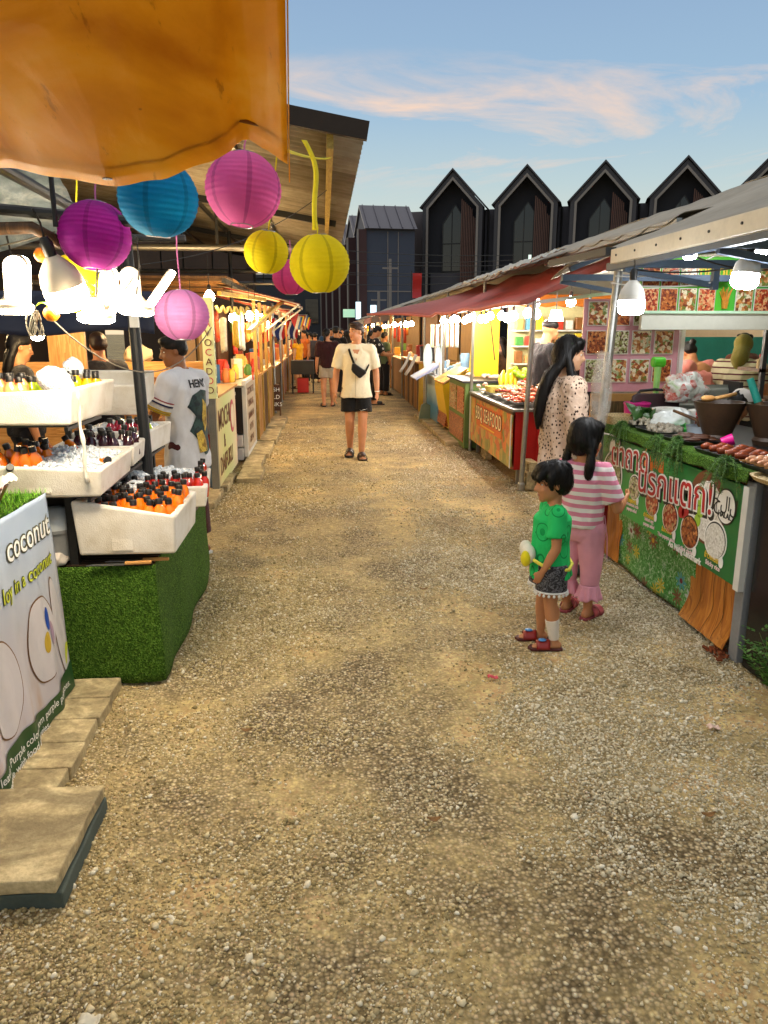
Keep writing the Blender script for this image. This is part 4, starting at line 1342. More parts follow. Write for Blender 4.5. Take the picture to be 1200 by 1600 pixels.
def led_bulb(p, label, r=.058, cord=.12, tilt=(0, 0), mm=None, group='large bulbs', shade=True):
    t = thing('led_bulb', label, 'bulb', p, 0, group)
    t.rotation_euler = (R(tilt[0]), R(tilt[1]), 0)
    h = r * 1.1
    b = MB(); b.lathe([(0, -h), (r * .62, -h), (r * .9, -h * .86), (r, -h * .6), (r, 0), (0, 0)], n=24); b.build('diffuser', mm or M_led, t, world=False, smooth=50)
    b = MB(); b.lathe([(0, .001), (r, .001), (r, h * .25), (r * .86, h * .72), (r * .5, h * 1.15), (r * .3, h * 1.35), (0, h * 1.35)], n=24); b.build('housing', M_house if shade else M_white, t, world=False, smooth=50)
    b = MB(); b.lathe([(0, h * 1.34), (r * .27, h * 1.34), (r * .3, h * 1.9), (r * .18, h * 2.15), (0, h * 2.15)], n=16); b.build('socket', M_black, t, world=False, smooth=40)
    b = MB(); b.tube([(0, 0, h * 2.1), (.006, .004, h * 2.1 + cord * .5), (0, 0, h * 2.1 + cord)], .004, 6); b.build('cord', M_black, t, world=False)
    return t
led_bulb((-.935, 2.94, 1.80), 'big bulb with a beige cone housing between the leaf lamps', .075, .1, (18, -12))

# canopy frame of the juice stall
t = thing('canopy_frame', 'black steel canopy frame of the juice stall, its post standing beside the vendor', 'frame', (-1.03, 4.5, 0))
b = MB(); b.cyl((-1.03, 4.5, 0), (-1.075, 4.5, 2.16), .032, n=14); b.build('post', M_dsteel, t)
for p0, p1 in (((-3.2, 4.5, 2.14), (-.75, 4.5, 2.14)), ((-1.075, 2.2, 2.2), (-1.075, 4.5, 2.14)), ((-2.4, 2.9, 2.16), (-.6, 2.95, 2.02)), ((-1.7, 2.5, 2.5), (-1.0, 4.4, 2.12))):
    b = MB(); b.cyl(p0, p1, .02, n=10); b.build('rail', M_dsteel, t)
b = MB(); b.tube([(-1.8, 2.8, 2.04), (-1.45, 2.86, 2.02), (-1.2, 2.9, 1.99), (-1.02, 2.93, 2.0), (-.93, 2.95, 1.95)], .022, 10); b.build('bent_pipe', M_dwood, t, smooth=True)
for x in (-1.18, -.93):
    b = MB(); b.cyl((x, 2.9, 2.3), (x, 2.9, 2.0), .009, n=8); b.build('hanger', M_dsteel, t)
b = MB(); b.box(-1.075, -1.03, 4.44, 4.475, 1.66, 1.78); b.build('switch_box', M_white, t)
def clear_sheet():
    m = MT('clear_plastic_sheet')
    m.base(m.ramp(m.noise(3, 5, m.coord((1, 1, 2)), .6, 1), [(.3, C('#6f7f86')), (.55, C('#a7b5b9')), (.7, C('#dfe6e6'))]))
    m.bump(m.noise(5, 6, None, .6, 1.4), .7, .05)
    m.set(.16, spec=.7, alpha=.72)
    return m.m
M_clear = clear_sheet()
b = MB(); b.grid(lambda u, v: (-2.9 + 1.75 * u, 3.5 + .5 * v + .05 * math.sin(u * 7), 2.42 - .30 * v - .16 * math.sin(PI * u) * v + .03 * mnoise.noise((u * 5, v * 4, 2))), 40, 20, .001)
tag(b.build('plastic_sheet', M_clear, smooth=True), 'crumpled clear plastic rain sheet hung behind the white lamps', 'sheet')
b = MB(); b.grid(lambda u, v: (-3.6 + 2.48 * u, 5.3 + .02 * math.sin(u * 30) * (1 - v), 1.625 + .02 * math.sin(u * 16) * (1 - v) + .27 * v), 60, 8, .004)
tag(b.build('valance', mat('navy_tarpaulin', '#1a2440', .5, 0, .2, 6, .2, 20), smooth=True), 'navy blue tarpaulin valance hanging behind the lamps', 'valance')
# artificial oranges tied among the lamps
for i, (x, y, z, l) in enumerate([(-1.02, 3.0, 1.915, 'decorative orange with a leaf beside the cone of the big bulb'), (-.895, 2.96, 1.735, 'decorative orange under the big bulb, left of its pair'), (-.85, 2.97, 1.745, 'decorative orange under the big bulb, right of its pair'), (-.985, 2.93, 1.705, 'decorative orange low on the left beside the coiled wire'), (-.87, 3.04, 1.79, 'decorative orange squeezed behind the middle leaf lamp')]):
    t = thing('artificial_orange', l, 'fruit', (x, y, z), i, 'artificial oranges')
    b = MB(); b.lathe([(0, -.028), (.017, -.024), (.028, -.008), (.029, .006), (.018, .023), (.004, .026), (0, .024)], n=18); b.build('peel', mat('orange_peel', '#f08a10', .45, 0, .1, 30, .3, 300), t, world=False, smooth=True)
    b = MB(); b.grid(lambda u, v: (.005 + .05 * u, (v - .5) * .03 * math.sin(PI * u), .026 + .015 * math.sin(PI * u)), 8, 3, .001); b.build('leaf', mat('plastic_leaf', '#7fae1d', .4), t, world=False, smooth=True)
b = MB()
for k in range(5):
    b.tube([(-1.06 + .016 * math.sin(a + k) + .004 * k, 2.93 + .006 * k, 1.67 + .045 * math.cos(a)) for a in [2 * PI * i / 20 for i in range(21)]], .0035, 6)
tag(b.build('coiled_wire', mat('grey_wire', '#5f5a4e', .6)), 'hank of coiled grey wire hanging left of the lamps', 'wire')
for i, (a, c, s, l) in enumerate([((-.99, 2.93, 1.69), (-.62, 4.4, 1.66), .22, 'grey cable looping from the lamps across to the black post'), ((-1.6, 2.9, 1.9), (-.95, 2.95, 1.99), .03, 'white cable running up to the bent pipe'), ((-1.0, 4.5, 2.0), (.05, 6.3, 2.7), .1, 'dark cable from the black post to the eave beam'), ((-.9, 3.4, 2.05), (-1.05, 4.5, 2.08), .05, 'short dark cable behind the purple lantern')]):
    b = MB(); b.tube(catenary(a, c, s, 14), .003, 6); tag(b.build('cable', mat('grey_wire', '#5f5a4e', .6) if i < 2 else M_black), l, 'cable')
t = thing('tube_lamp', 'white vertical tube lamp at the far left edge behind the boxes', 'lamp', (-2.2, 5.15, 1.3))
b = MB(); b.box(-2.22, -2.17, 5.13, 5.17, 1.30, 1.62); b.build('housing', M_white, t)
b = MB(); b.cyl((-2.195, 5.12, 1.31), (-2.195, 5.12, 1.61), .012); b.build('tube', emat('dim_tube', (.9, .95, 1, 1), 6), t)

# ------------------------------------------------------------------ wooden counters behind the juice stall
t = thing('wooden_counter', 'long orange brown wooden counter behind the juice stall', 'counter', (-2.4, 7.7, 0))
b = MB(); b.box(-4.2, -1.19, 7.72, 7.78, .0, 1.34); b.build('front_panel', M_wood, t)
b = MB(); b.box(-4.2, -1.19, 7.785, 8.5, 1.26, 1.29); b.build('tabletop', M_wood, t)
b = MB(); b.box(-2.28, -1.98, 6.62, 6.66, 1.0, 1.72)
tag(b.build('wooden_board', wood_mat('upright_pine', '#a9743a', '#c48f50', '#d9a968', 2)), 'upright pine board standing behind the topmost foam box', 'board')
for i in range(7):
    x = -2.05 + .13 * i
    t = thing('wooden_bowl', 'small wooden bowl before the wooden counter, %s' % ['under the white hand sign', 'second in the row', 'third in the row', 'holding a tall stick', 'fifth in the row', 'sixth, nearly behind the post', 'last, beside the vendor'][i], 'bowl', (x, 6.9, 1.18), 0, 'wooden bowls')
    b = MB(); b.lathe([(0, 0), (.03, 0), (.055, .03), (.06, .06), (.052, .06), (.03, .02), (0, .018)], (x, 6.9, 1.18), 18); b.build('body', M_wood, t, smooth=40)
    if i in (3, 5):
        b = MB(); b.cbox((x + .02, 6.92, 1.30), .022, .008, .26, (0, R(-18 if i == 3 else 10), 0)); b.build('stick', M_wood, t, bevel=.004)
t = thing('side_table', 'plain table carrying the row of wooden bowls', 'table', (-1.7, 6.9, 0))
b = MB(); b.box(-2.5, -1.2, 6.7, 7.1, 1.15, 1.18); b.build('tabletop', M_wood, t)
for x in (-2.45, -1.25):
    b = MB(); b.box(x - .02, x + .02, 6.72, 6.76, 0, 1.15); b.build('leg', M_dwood, t)
tag(bag_mesh(-1.86, 7.95, 1.40, .14, .1, .1, 8).build('plastic_bag', mat('beige_plastic_bag', '#c9b591', .3, spec=.6), smooth=True), 'pale bundled plastic bag on the wooden counter left of the post', 'bag')

# ------------------------------------------------------------------ mochi stall
t = thing('mochi_stall', 'pastel mochi and daifuku stall with a lettered corner column', 'stall', (-1.2, 8.6, 0))
def grad_mat(nm, stops, ax=2, lo=0, hi=1, rough=.45):
    m = MT(nm)
    z = m.sep()[ax]
    f = m.math('DIVIDE', m.math('SUBTRACT', z, lo), hi - lo)
    f = m.math('ADD', f, m.math('MULTIPLY', m.math('SUBTRACT', m.noise(3, 3), .5), .15))
    m.base(m.ramp(f, [(p, C(c)) for p, c in stops]))
    m.set(rough, spec=.35)
    m.bump(m.noise(30, 3), .06, .003)
    return m.m
b = MB(); b.box(-1.12, -1.09, 7.80, 9.45, .03, .97); b.build('front_panel', grad_mat('mochi_print', [(0, '#e2cf9a'), (.35, '#cfd58e'), (.7, '#d8d8a0'), (1, '#e9d3b4')], 1, -.8, .9), t)
b = MB(); b.box(-1.50, -1.125, 7.79, 7.82, .03, .97); b.build('end_panel', grad_mat('end_print', [(0, '#8fb7d8'), (.33, '#a9cbe2'), (.36, '#c0281c'), (.62, '#c9301f'), (.64, '#e9e6e2'), (1, '#d8dadb')], 2, .05, .95), t)
b = MB(); b.box(-1.55, -1.06, 7.80, 9.5, .975, 1.0); b.build('tabletop', M_wood, t)
b = MB(); b.box(-1.55, -1.13, 9.46, 9.5, 0, .97); b.build('rear_panel', M_woodv, t)
b = MB(); b.box(-1.175, -1.065, 7.66, 7.77, .98, 1.95); b.build('column', grad_mat('column_print', [(0, '#e88a8a'), (.25, '#eeb0a0'), (.55, '#e5e0a0'), (1, '#dfe7b0')], 2, -.1, .5), t)
b = MB(); b.box(-1.155, -1.085, 7.68, 7.75, .0, .975); b.build('column_base', M_steel, t)
M_brownp = mat('brown_print', '#6a3a22', .5, 0, .1, 9, 0)
M_pinkp = mat('rose_print', '#c8455a', .5, 0, .1, 9, 0)
for i, ch in enumerate('AVOCADOO'):
    text(ch, .095, M_pinkp if i % 3 == 0 else M_brownp, t, (-1.12, 7.655, 1.06 + .092 * (7 - i)), '-y')
for i, ch in enumerate('DAIFUKU'):
    text(ch, .095, M_olive if i % 2 else M_brownp, t, (-1.06, 7.715, 1.06 + .085 * (6 - i)), '+x')
for s, y, z, sz in (('MOCHI', 8.35, .72, .30), ('&', 8.3, .47, .2), ('DAIFUKU', 8.42, .24, .26)):
    text(s, sz, M_brownp, t, (-1.086, y, z), '+x', offset=.004)
b = MB(); b.lathe([(0, 0), (.19, 0), (.19, .003), (0, .003)], n=30, m=Matrix.Rotation(R(90), 4, 'Y')); b.v = [(x - 1.088, y + 9.05, z + .66) for x, y, z in b.v]; b.build('round_print', M_pinkp, t)
b = MB(); b.lathe([(0, 0), (.14, 0), (.14, .003), (0, .003)], n=30, m=Matrix.Rotation(R(90), 4, 'Y')); b.v = [(x - 1.084, y + 9.05, z + .66) for x, y, z in b.v]; b.build('round_print', mat('cream_print', '#e7d9b8', .5, 0, .06), t)

# ------------------------------------------------------------------ board, timber panels and lamps further along the left
t = thing('menu_board', 'white framed menu board standing on the kerb slabs after the mochi stall', 'board', (-1.0, 10.3, .06))
b = MB(); b.box(-1.02, -.99, 9.75, 10.95, .08, .98); b.build('face', mat('board_face', '#b9a78d', .6, 0, .2, 8), t)
b = MB()
for (y0, y1, z0, z1) in ((9.70, 9.75, .06, 1.02), (10.95, 11.0, .06, 1.02), (9.75, 10.95, .98, 1.02), (9.75, 10.95, .06, .10)):
    b.box(-1.03, -.98, y0, y1, z0, z1)
b.build('frame', M_white, t)
for k, s in enumerate(['COCONUT 50', 'MANGO 60', 'BANANA 40', 'ROTI 45', 'CREPE 60']):
    text(s, .13, M_brownp, t, (-.986, 10.35, .86 - .16 * k), '+x')
t = thing('counter', 'dark counter with white drawers left of the framed menu board', 'counter', (-1.25, 9.7, 0))
b = MB(); b.box(-1.6, -1.03, 9.68, 10.9, .36, .94); b.build('body', M_black, t)
for z in (.02, .19):
    b = MB(); b.box(-1.42, -1.04, 9.66, 10.8, z, z + .15); b.build('drawer', M_white, t, bevel=.01)
b = MB(); b.box(-1.65, -1.0, 9.6, 10.95, .945, .97); b.build('countertop', M_steel, t)
text('MENU', .07, M_wh, t, (-1.2, 9.672, .86), '-y')
for i, (y0, y1, m, l) in enumerate([(11.3, 12.2, M_woodv, 'nearest of the brown timber counters beside the left kerb'), (12.35, 13.3, M_dwood, 'dark timber counter in the middle of the left kerb'), (13.45, 14.6, M_woodv, 'farthest brown timber counter of the left kerb')]):
    t = thing('timber_counter', l, 'counter', (-1.2, y0, 0), 0, 'timber counters along the left kerb')
    b = MB()
    n = 5
    for k in range(n):
        yy = y0 + (y1 - y0) * k / n
        b.box(-1.0, -.975 + .004 * (k % 2), yy + .006, yy + (y1 - y0) / n - .006, .05, .96)
    b.build('front_panel', m, t)
    b = MB(); b.box(-1.6, -.95, y0 - .03, y1 + .03, .965, 1.0); b.build('countertop', M_wood, t)
    b = MB(); b.box(-1.58, -1.01, y0, y1, .1, .95); b.build('body', M_dwood, t)
    for yy in (y0 - .04, y1 + .04):
        b = MB(); b.box(-1.0, -.955, yy - .025, yy + .025, 0, 2.05); b.build('post', wood_mat('yellowed_post', '#8a6a30', '#a8843e', '#c09a50', 2), t)
t = thing('chair', 'red plastic chair standing in the gap after the mochi stall', 'chair', (-1.25, 9.55, 0))
b = MB(); b.grid(lambda u, v: (-1.35 + .24 * u, 9.60 + .03 * math.sin(PI * u), .30 + .5 * v), 6, 6, .012); b.build('backrest', M_red, t, smooth=True)
b = MB(); b.box(-1.36, -1.1, 9.55, 9.6, .28, .31); b.build('seat', M_red, t)
for x in (-1.34, -1.12):
    b = MB(); b.box(x - .015, x + .015, 9.56, 9.59, 0, .28); b.build('leg', M_red, t)
def glow_bulb(p, label, r=.045, mm=None, cord=.25, group='glowing bulbs'):
    t = thing('light_bulb', label, 'bulb', p, 0, group)
    b = MB(); b.lathe([(0, -r), (r * .6, -r * .82), (r * .97, -r * .25), (r * .95, r * .3), (r * .6, r * .85), (r * .34, r * 1.2), (0, r * 1.2)], n=16); b.build('glass', mm or M_warm, t, world=False, smooth=True)
    b = MB(); b.lathe([(0, r * 1.19), (r * .36, r * 1.19), (r * .38, r * 2.0), (r * .15, r * 2.3), (0, r * 2.3)], n=10); b.build('socket', M_black, t, world=False, smooth=40)
    b = MB(); b.tube([(0, 0, r * 2.2), (0, 0, r * 2.2 + cord)], .004, 5); b.build('cord', M_black, t, world=False)
    return t
lb = [(-1.18, 8.35, 1.98, 'warm bulb behind the right edge of the lilac lantern'), (-1.12, 9.9, 1.79, 'warm bulb above the framed menu board, left of its cluster'), (-.98, 10.6, 1.82, 'brightest warm bulb above the framed menu board'), (-.98, 11.5, 1.86, 'warm bulb above the nearest timber counter'), (-1.0, 12.6, 1.84, 'warm bulb over the dark timber counter'), (-1.15, 13.6, 1.8, 'warm bulb over the farthest timber counter'), (-1.7, 10.3, 1.85, 'warm bulb deep inside the stall behind the dark counter'), (-2.3, 8.9, 1.9, 'warm bulb deep inside the mochi stall'), (-2.1, 5.9, 1.62, 'warm bulb under the navy valance near the pine board'), (-2.9, 6.8, 1.7, 'warm bulb at the far left behind the topmost foam box'), (-1.75, 7.4, 1.75, 'warm bulb above the wooden counter')]
for i, (x, y, z, l) in enumerate(lb):
    glow_bulb((x, y, z), l, .055, None, .3, 'warm bulbs along the left stalls')
for i, (a, c, l) in enumerate([((-.93, 9.9, 1.62), (-.72, 14.0, 2.12), 'yellow timber brace rising past the warm bulbs'), ((-1.2, 9.3, 2.06), (-.9, 12.4, 2.1), 'pale timber rail above the warm bulbs')]):
    b = MB(); b.bar(a, c, .05); tag(b.build('timber_brace', wood_mat('yellow_brace', '#9b7a2c', '#c29c3e', '#dcb858', 1)), l, 'brace')
# coil tube, pennants, tassels
b = MB(); b.tube([(-1.15 + .012 * k, 8.6 + .02 * k + .0, 1.86 + .035 * math.cos(k * 1.3)) for k in range(26)], .016, 8)
tag(b.build('coiled_duct', mat('yellowed_duct', '#d8c070', .5), smooth=True), 'yellowed coiled tube hanging beside the lilac lantern', 'tube')
for i, (x, y, z, m, l) in enumerate([(-.93, 10.2, 1.0, '#e03a18', 'orange red triangular pennant hanging in front of the menu board'), (-.9, 10.9, 1.28, '#d8301a', 'red pennant hanging above the menu board'), (-.92, 13.0, 1.45, '#b22a18', 'small red pennant on a timber post')]):
    b = MB(); b.grid(lambda u, v: (x + .01 * math.sin(u * 5), y - .09 + .18 * (.5 + (u - .5) * v), z + .2 * v), 6, 6, .003)
    tag(b.build('pennant', mat('pennant_red_%d' % i, m, .8)), l, 'pennant', 'red pennants')
t = thing('sign_board', 'chalkboard style A-board at the foot of the far timber counter', 'sign', (-.95, 14.9, 0))
b = MB(); b.box(-1.15, -.85, 14.78, 14.82, .12, .62); b.build('face', mat('brown_chalkboard', '#4a2c1c', .7), t)
for k, s in enumerate(['FRESH', 'COLD', 'DRINKS']):
    text(s, .11, M_wh, t, (-1.0, 14.775, .52 - .14 * k), '-y')
for x in (-1.15, -.85):
    b = MB(); b.box(x - .015, x + .015, 14.79, 14.83, 0, .66); b.build('leg', M_dwood, t)
t = thing('hall_end_wall', 'dim end wall far back in the left market hall', 'wall', (-4, 24, 0)); b = MB(); b.box(-6.0, -2.0, 24, 24.1, 0, 4.3); b.build('panel', mat('hall_wall', '#3a2c22', .8, 0, .25, 2), t)

# things hung and stacked along the left stalls
hc = ['#c8482a', '#e0b840', '#e4dcc4', '#5a8a3a', '#d87a3a', '#2f5a8a', '#b8321f', '#f0e8d4', '#8a3a28', '#e8a050', '#c0d0c0']
r5 = random.Random(21)
for i in range(34):
    y = 9.6 + 5.4 * r5.random(); x = -1.02 - .5 * r5.random(); z = 1.92 - .25 * r5.random(); w = .08 + .1 * r5.random(); h = .15 + .3 * r5.random()
    b = MB(); b.grid(lambda u, v: (x + .03 * math.sin(u * 6 + i), y + w * (u - .5) * (.6 + .4 * v), z - h * (1 - v) + .02 * math.sin(u * 9)), 6, 6, .03)
    tag(b.build('hanging_packet', mat('packet_h%d' % (i % 11), hc[i % 11], .45, 0, .35, 25, .2), smooth=True), 'packet hanging over the counters along the left kerb', 'packet', 'packets hanging along the left kerb')
for i in range(40):
    y = 9.75 + 5.0 * r5.random(); x = -1.08 - .42 * r5.random(); h = .08 + .2 * r5.random(); z = 1.0 if y > 11.2 else .972
    b = MB()
    if i % 3:
        b.lathe([(0, 0), (.045, 0), (.05, h * .7), (.03, h * .9), (.033, h), (0, h)], (x, y, z), 12)
    else:
        b.cbox((x, y, z + h / 2), .12, .13, h, (0, 0, r5.random()))
    tag(b.build('goods_jar' if i % 3 else 'goods_box', mat('packet_h%d' % (i * 3 % 11), hc[i * 3 % 11], .45), smooth=40 if i % 3 else False), 'jar of goods on the counters along the left kerb' if i % 3 else 'box of goods on the counters along the left kerb', 'goods', 'goods along the left kerb')

t = thing('striped_awning', 'red and cream striped awning jutting out above the far timber counter on the left', 'awning', (-.9, 14, 2.1))
b = MB(); b.grid(lambda u, v: (-1.7 + 1.32 * u, 12.9 + 2.4 * v, 2.34 - .30 * u + .03 * math.sin(v * 9) + .02 * math.sin(PI * u)), 10, 24, .005); b.build('cloth', (lambda t_: (t_.base(t_.mix(t_.math('GREATER_THAN', t_.math('FRACT', t_.math('MULTIPLY', t_.sep()[1], 2.1)), .5), C('#b02a18'), C('#e4d8bc'))), t_.set(.7), add_translucent(t_, .3, C('#e4d8bc')), t_.m)[-1])(MT('awning_stripes')), t, smooth=True)
b = MB(); b.bar((-.40, 12.9, 2.03), (-.40, 15.3, 2.03), .03); b.build('front_bar', M_steel, t)
for y in (13.0, 15.2):
    b = MB(); b.bar((-.96, y, 1.62), (-.42, y, 2.02), .03); b.build('brace', M_steel, t)
# ------------------------------------------------------------------ right-hand roofs
def tarp_mat(nm, c0, c1, tl=.25):
    t = MT(nm)
    a = t.noise(1.6, 6, t.coord((1, .5, 1)), .6)
    b = t.noise(12, 4)
    c = t.ramp(t.math('ADD', t.math('MULTIPLY', a, .75), t.math('MULTIPLY', b, .25)), [(.3, C(c0)), (.7, C(c1))])
    st = t.ramp(t.noise(3.5, 6, t.coord((.4, 2, 1)), .7), [(.6, (0, 0, 0, 1)), (.75, (1, 1, 1, 1))])
    t.base(t.mix(t.math('MULTIPLY', t.sep(st)[0], .35), c, C('#4d4a48')))
    t.bump(t.noise(7, 5, t.coord((2, .6, 1)), .6, .6), .35, .03)
    t.set(.6, spec=.3)
    add_translucent(t, tl, C(c1))
    return t.m
M_greytarp = tarp_mat('grey_tarpaulin', '#958d7e', '#beb6a6', .22)
M_redtarp = tarp_mat('red_tarpaulin', '#a35a54', '#bd6f67', .22)
M_whitetarp = tarp_mat('white_tarpaulin', '#bdbdb6', '#dcdcd4', .3)
def sheet(fn, nu, nv, nm, m, parent, th=.004):
    b = MB(); b.grid(fn, nu, nv, th)
    return b.build(nm, m, parent, smooth=True)
def roof_fn(x0, z0, x1, z1, y0, y1, sag, sd, scal=0.0, dr=0.0):
    def f(u, v):
        x = x0 + (x1 - x0) * u; y = y0 + (y1 - y0) * v
        z = z0 + (z1 - z0) * u
        z += sag * (-math.sin(PI * u)) + .03 * mnoise.noise((x * 1.1, y * .9, sd)) + .012 * mnoise.noise((x * 4, y * 3, sd + 3))
        if dr and v > .88:
            z -= dr * (v - .88) / .12
        if scal and u < .06:
            z -= scal * (1 - u / .06) * (.35 + .65 * abs(math.sin(y * 6.3)))
        return (x, y, z)
    return f
t = thing('papaya_stall_roof', 'pale grey sheet roof with a white front beam over the papaya salad stall', 'roof', (2.6, 4.2, 2.2))
sheet(roof_fn(1.93, 2.16, 3.55, 2.84, 2.2, 6.55, .02, 1, 0, .10), 26, 50, 'roof_sheet', M_greytarp, t)
sheet(roof_fn(3.55, 2.84, 5.4, 2.3, 2.2, 6.55, .02, 2), 20, 40, 'roof_sheet', M_greytarp, t)
b = MB(); b.box(1.88, 1.925, 2.2, 5.05, 2.065, 2.155); b.build('front_beam', mat('cream_beam', '#d7cdb6', .55, 0, .15, 5, .2), t, bevel=.004)
for k in range(9):
    b = MB(); b.cyl((1.874, 2.55 + .3 * k, 2.112), (1.882, 2.55 + .3 * k, 2.112), .007, n=8); b.build('screw', M_dsteel, t)
b = MB(); b.box(1.93, 1.975, 2.2, 5.25, 2.035, 2.085); b.build('eave_rail', M_bluesteel, t)
b = MB(); b.bar((1.9, 5.1, 2.15), (1.95, 6.6, 2.19), .07, .05); b.build('rust_edge', M_dsteel, t)
for y, x1 in ((3.75, 3.3), (4.95, 3.4), (6.3, 3.4)):
    b = MB(); b.bar((1.95, y, 2.06), (x1, y, 2.06), .05); b.build('bracket', M_bluesteel, t)
    b = MB(); b.bar((2.55, y + .03, 1.93), (1.95, y + .03, 2.03), .035); b.build('brace', M_bluesteel, t)
    b = MB(); b.bar((2.55, y, 1.9), (2.55, y, 2.05), .04); b.build('strut', M_bluesteel, t)
    b = MB(); b.bar((2.0, y - .05, 2.12), (3.5, y - .05, 2.74), .04); b.build('rafter', M_bluesteel, t)
b = MB(); b.bar((3.5, 2.3, 2.76), (3.5, 6.5, 2.76), .05); b.build('ridge_pole', M_bluesteel, t)
b = MB(); b.cyl((1.93, 5.28, 0), (2.03, 5.28, 2.04), .03, n=14); b.build('post', M_steel, t)
b = MB(); b.cyl((5.2, 6.4, 0), (5.2, 6.4, 2.3), .03, n=14); b.build('post', M_steel, t)
for k, (a, c, s) in enumerate([((1.98, 4.9, 2.02), (2.5, 3.7, 2.05), .06), ((1.98, 5.2, 2.0), (3.2, 5.9, 2.3), .08), ((2.0, 4.2, 2.05), (3.3, 4.9, 2.12), .09), ((1.97, 5.25, 1.96), (2.55, 4.95, 1.95), .03)]):
    b = MB(); b.tube(catenary(a, c, s, 12), .005, 6)
    tag(b.build('cable', M_white if k % 2 else M_black), ['black cable drooping under the cream beam', 'white cable running back under the grey sheet roof', 'long black cable across the blue brackets', 'short white cable by the grey post'][k], 'cable')
roofs = [('nearer grey tarpaulin roof with a scalloped edge behind the papaya stall', 2.5, 2.437, 3.4, 2.78, 5.5, 12.2, .05), ('second grey tarpaulin roof above the red awning', 2.5, 2.445, 3.4, 2.76, 12.0, 19.5, .04), ('third grey tarpaulin roof in the distance', 1.95, 2.24, 3.45, 2.75, 19.3, 28, .03), ('farthest grey tarpaulin roof of the right row', 1.9, 2.2, 3.5, 2.75, 27.8, 42, .03)]
for i, (l, x0, z0, x1, z1, y0, y1, sg) in enumerate(roofs):
    t = thing('tarpaulin_roof', l, 'roof', (x0, y0, z0), 0, 'grey tarpaulin roofs of the right row')
    sheet(roof_fn(x0, z0, x1, z1, y0, y1, sg, 5 + i, .055), 28, 100, 'tarpaulin', M_greytarp, t)
    sheet(roof_fn(x1, z1, x1 + 1.9, z0 + .1, y0, y1, sg, 9 + i), 16, 50, 'tarpaulin', M_greytarp, t)
    b = MB(); b.bar((x0 + .03, y0, z0 - .04), (x0 + .03, y1, z0 - .04), .04); b.build('eave_rail', M_steel, t)
    b = MB(); b.bar((x1, y0, z1 - .05), (x1, y1, z1 - .05), .04); b.build('ridge_pole', M_steel, t)
    for k in range(3):
        yy = y0 + .15 + (y1 - y0 - .3) * k / 2
        b = MB(); b.bar((x0 + .03, yy, z0 - .07), (x1, yy, z1 - .09), .035); b.build('rafter', M_steel, t)
        if i:
            b = MB(); b.cyl((x0 + .04, yy, 0), (x0 + .04, yy, z0 - .06), .025, n=10); b.build('post', M_steel, t)
t = thing('loose_tarpaulin', 'crumpled white plastic sheet lying on the grey roof above the red awning', 'sheet', (2.2, 8.8, 2.3))
sheet(lambda u, v: (2.0 + .5 * u, 8.0 + 3.2 * v, 2.27 + .19 * u + .05 * abs(mnoise.noise((u * 4, v * 14, 3))) + .03 * mnoise.noise((u * 11, v * 30, 1))), 20, 80, 'sheet', M_whitetarp, t)
# red awning
t = thing('red_awning', 'dark red awning sloping over the seafood stall', 'awning', (2.2, 7.4, 1.95))
def ra(u, v):
    y = 7.35 + 8.3 * v
    x = 1.88 + 1.12 * u
    z = 1.915 + .52 * u - .03 * math.sin(PI * u) + .03 * math.sin(v * 22) * (1 - u) * .35 + .02 * mnoise.noise((u * 3, y * 1.2, 4)) + .03 * u * math.cos(v * 22)
    if v > .76:                       # the far end swings out over the lane
        x -= .98 * ((v - .76) / .24) ** 1.4 * (1 - u)
        z += .05 * ((v - .76) / .24) * (1 - u)
    return (x + .02 * math.sin(y * 2), y, z)
sheet(ra, 20, 90, 'canopy', M_redtarp, t)
b = MB(); b.tube([Vector(ra(0, i / 60)) + Vector((0, 0, -.022)) for i in range(61)], .022, 10); b.build('rolled_edge', mat('salmon_tarpaulin', '#c46a5e', .6), t, smooth=True)
sheet(lambda u, v: (1.88 + 1.12 * u, 7.35 - .01 * v, Vector(ra(u, 0)).z - .10 * v * (.4 + .6 * u) - .01 * math.sin(u * 20) * v), 16, 4, 'end_flap', M_redtarp, t)
b = MB(); b.cyl((2.05, 7.66, 0), (2.105, 7.66, 1.95), .026, n=14); b.build('post', M_steel, t)
b = MB(); b.lathe([(.0, 0), (.04, 0), (.04, .07), (.03, .085), (0, .085)], (2.05, 7.66, 0), 14); b.build('post_foot', M_steel, t)
for y in (10.35, 12.9, 15.4):
    b = MB(); b.cyl((2.02, y, 0), (2.02, y, 1.93), .022, n=12); b.build('post', M_steel, t)
for y in (7.66, 10.35, 12.9):
    b = MB(); b.bar((2.03, y, 1.9), (4.2, y, 2.16), .035); b.build('rafter', M_steel, t)
# white inner ceiling sheets of the right row
for i, (y0, y1, l) in enumerate([(2.4, 6.4, 'pale sheet lining under the papaya stall roof'), (7.0, 15.5, 'pale grey striped lining over the seafood stall')]):
    t = thing('roof_lining', l, 'lining', (3.4, y0, 2.1), 0)
    sheet(lambda u, v: (2.7 + 2.9 * u, y0 + (y1 - y0) * v, 2.20 + .16 * math.sin(PI * u) + .02 * mnoise.noise((u * 4, v * 9, i))), 20, 50, 'sheet', M_whitetarp, t)

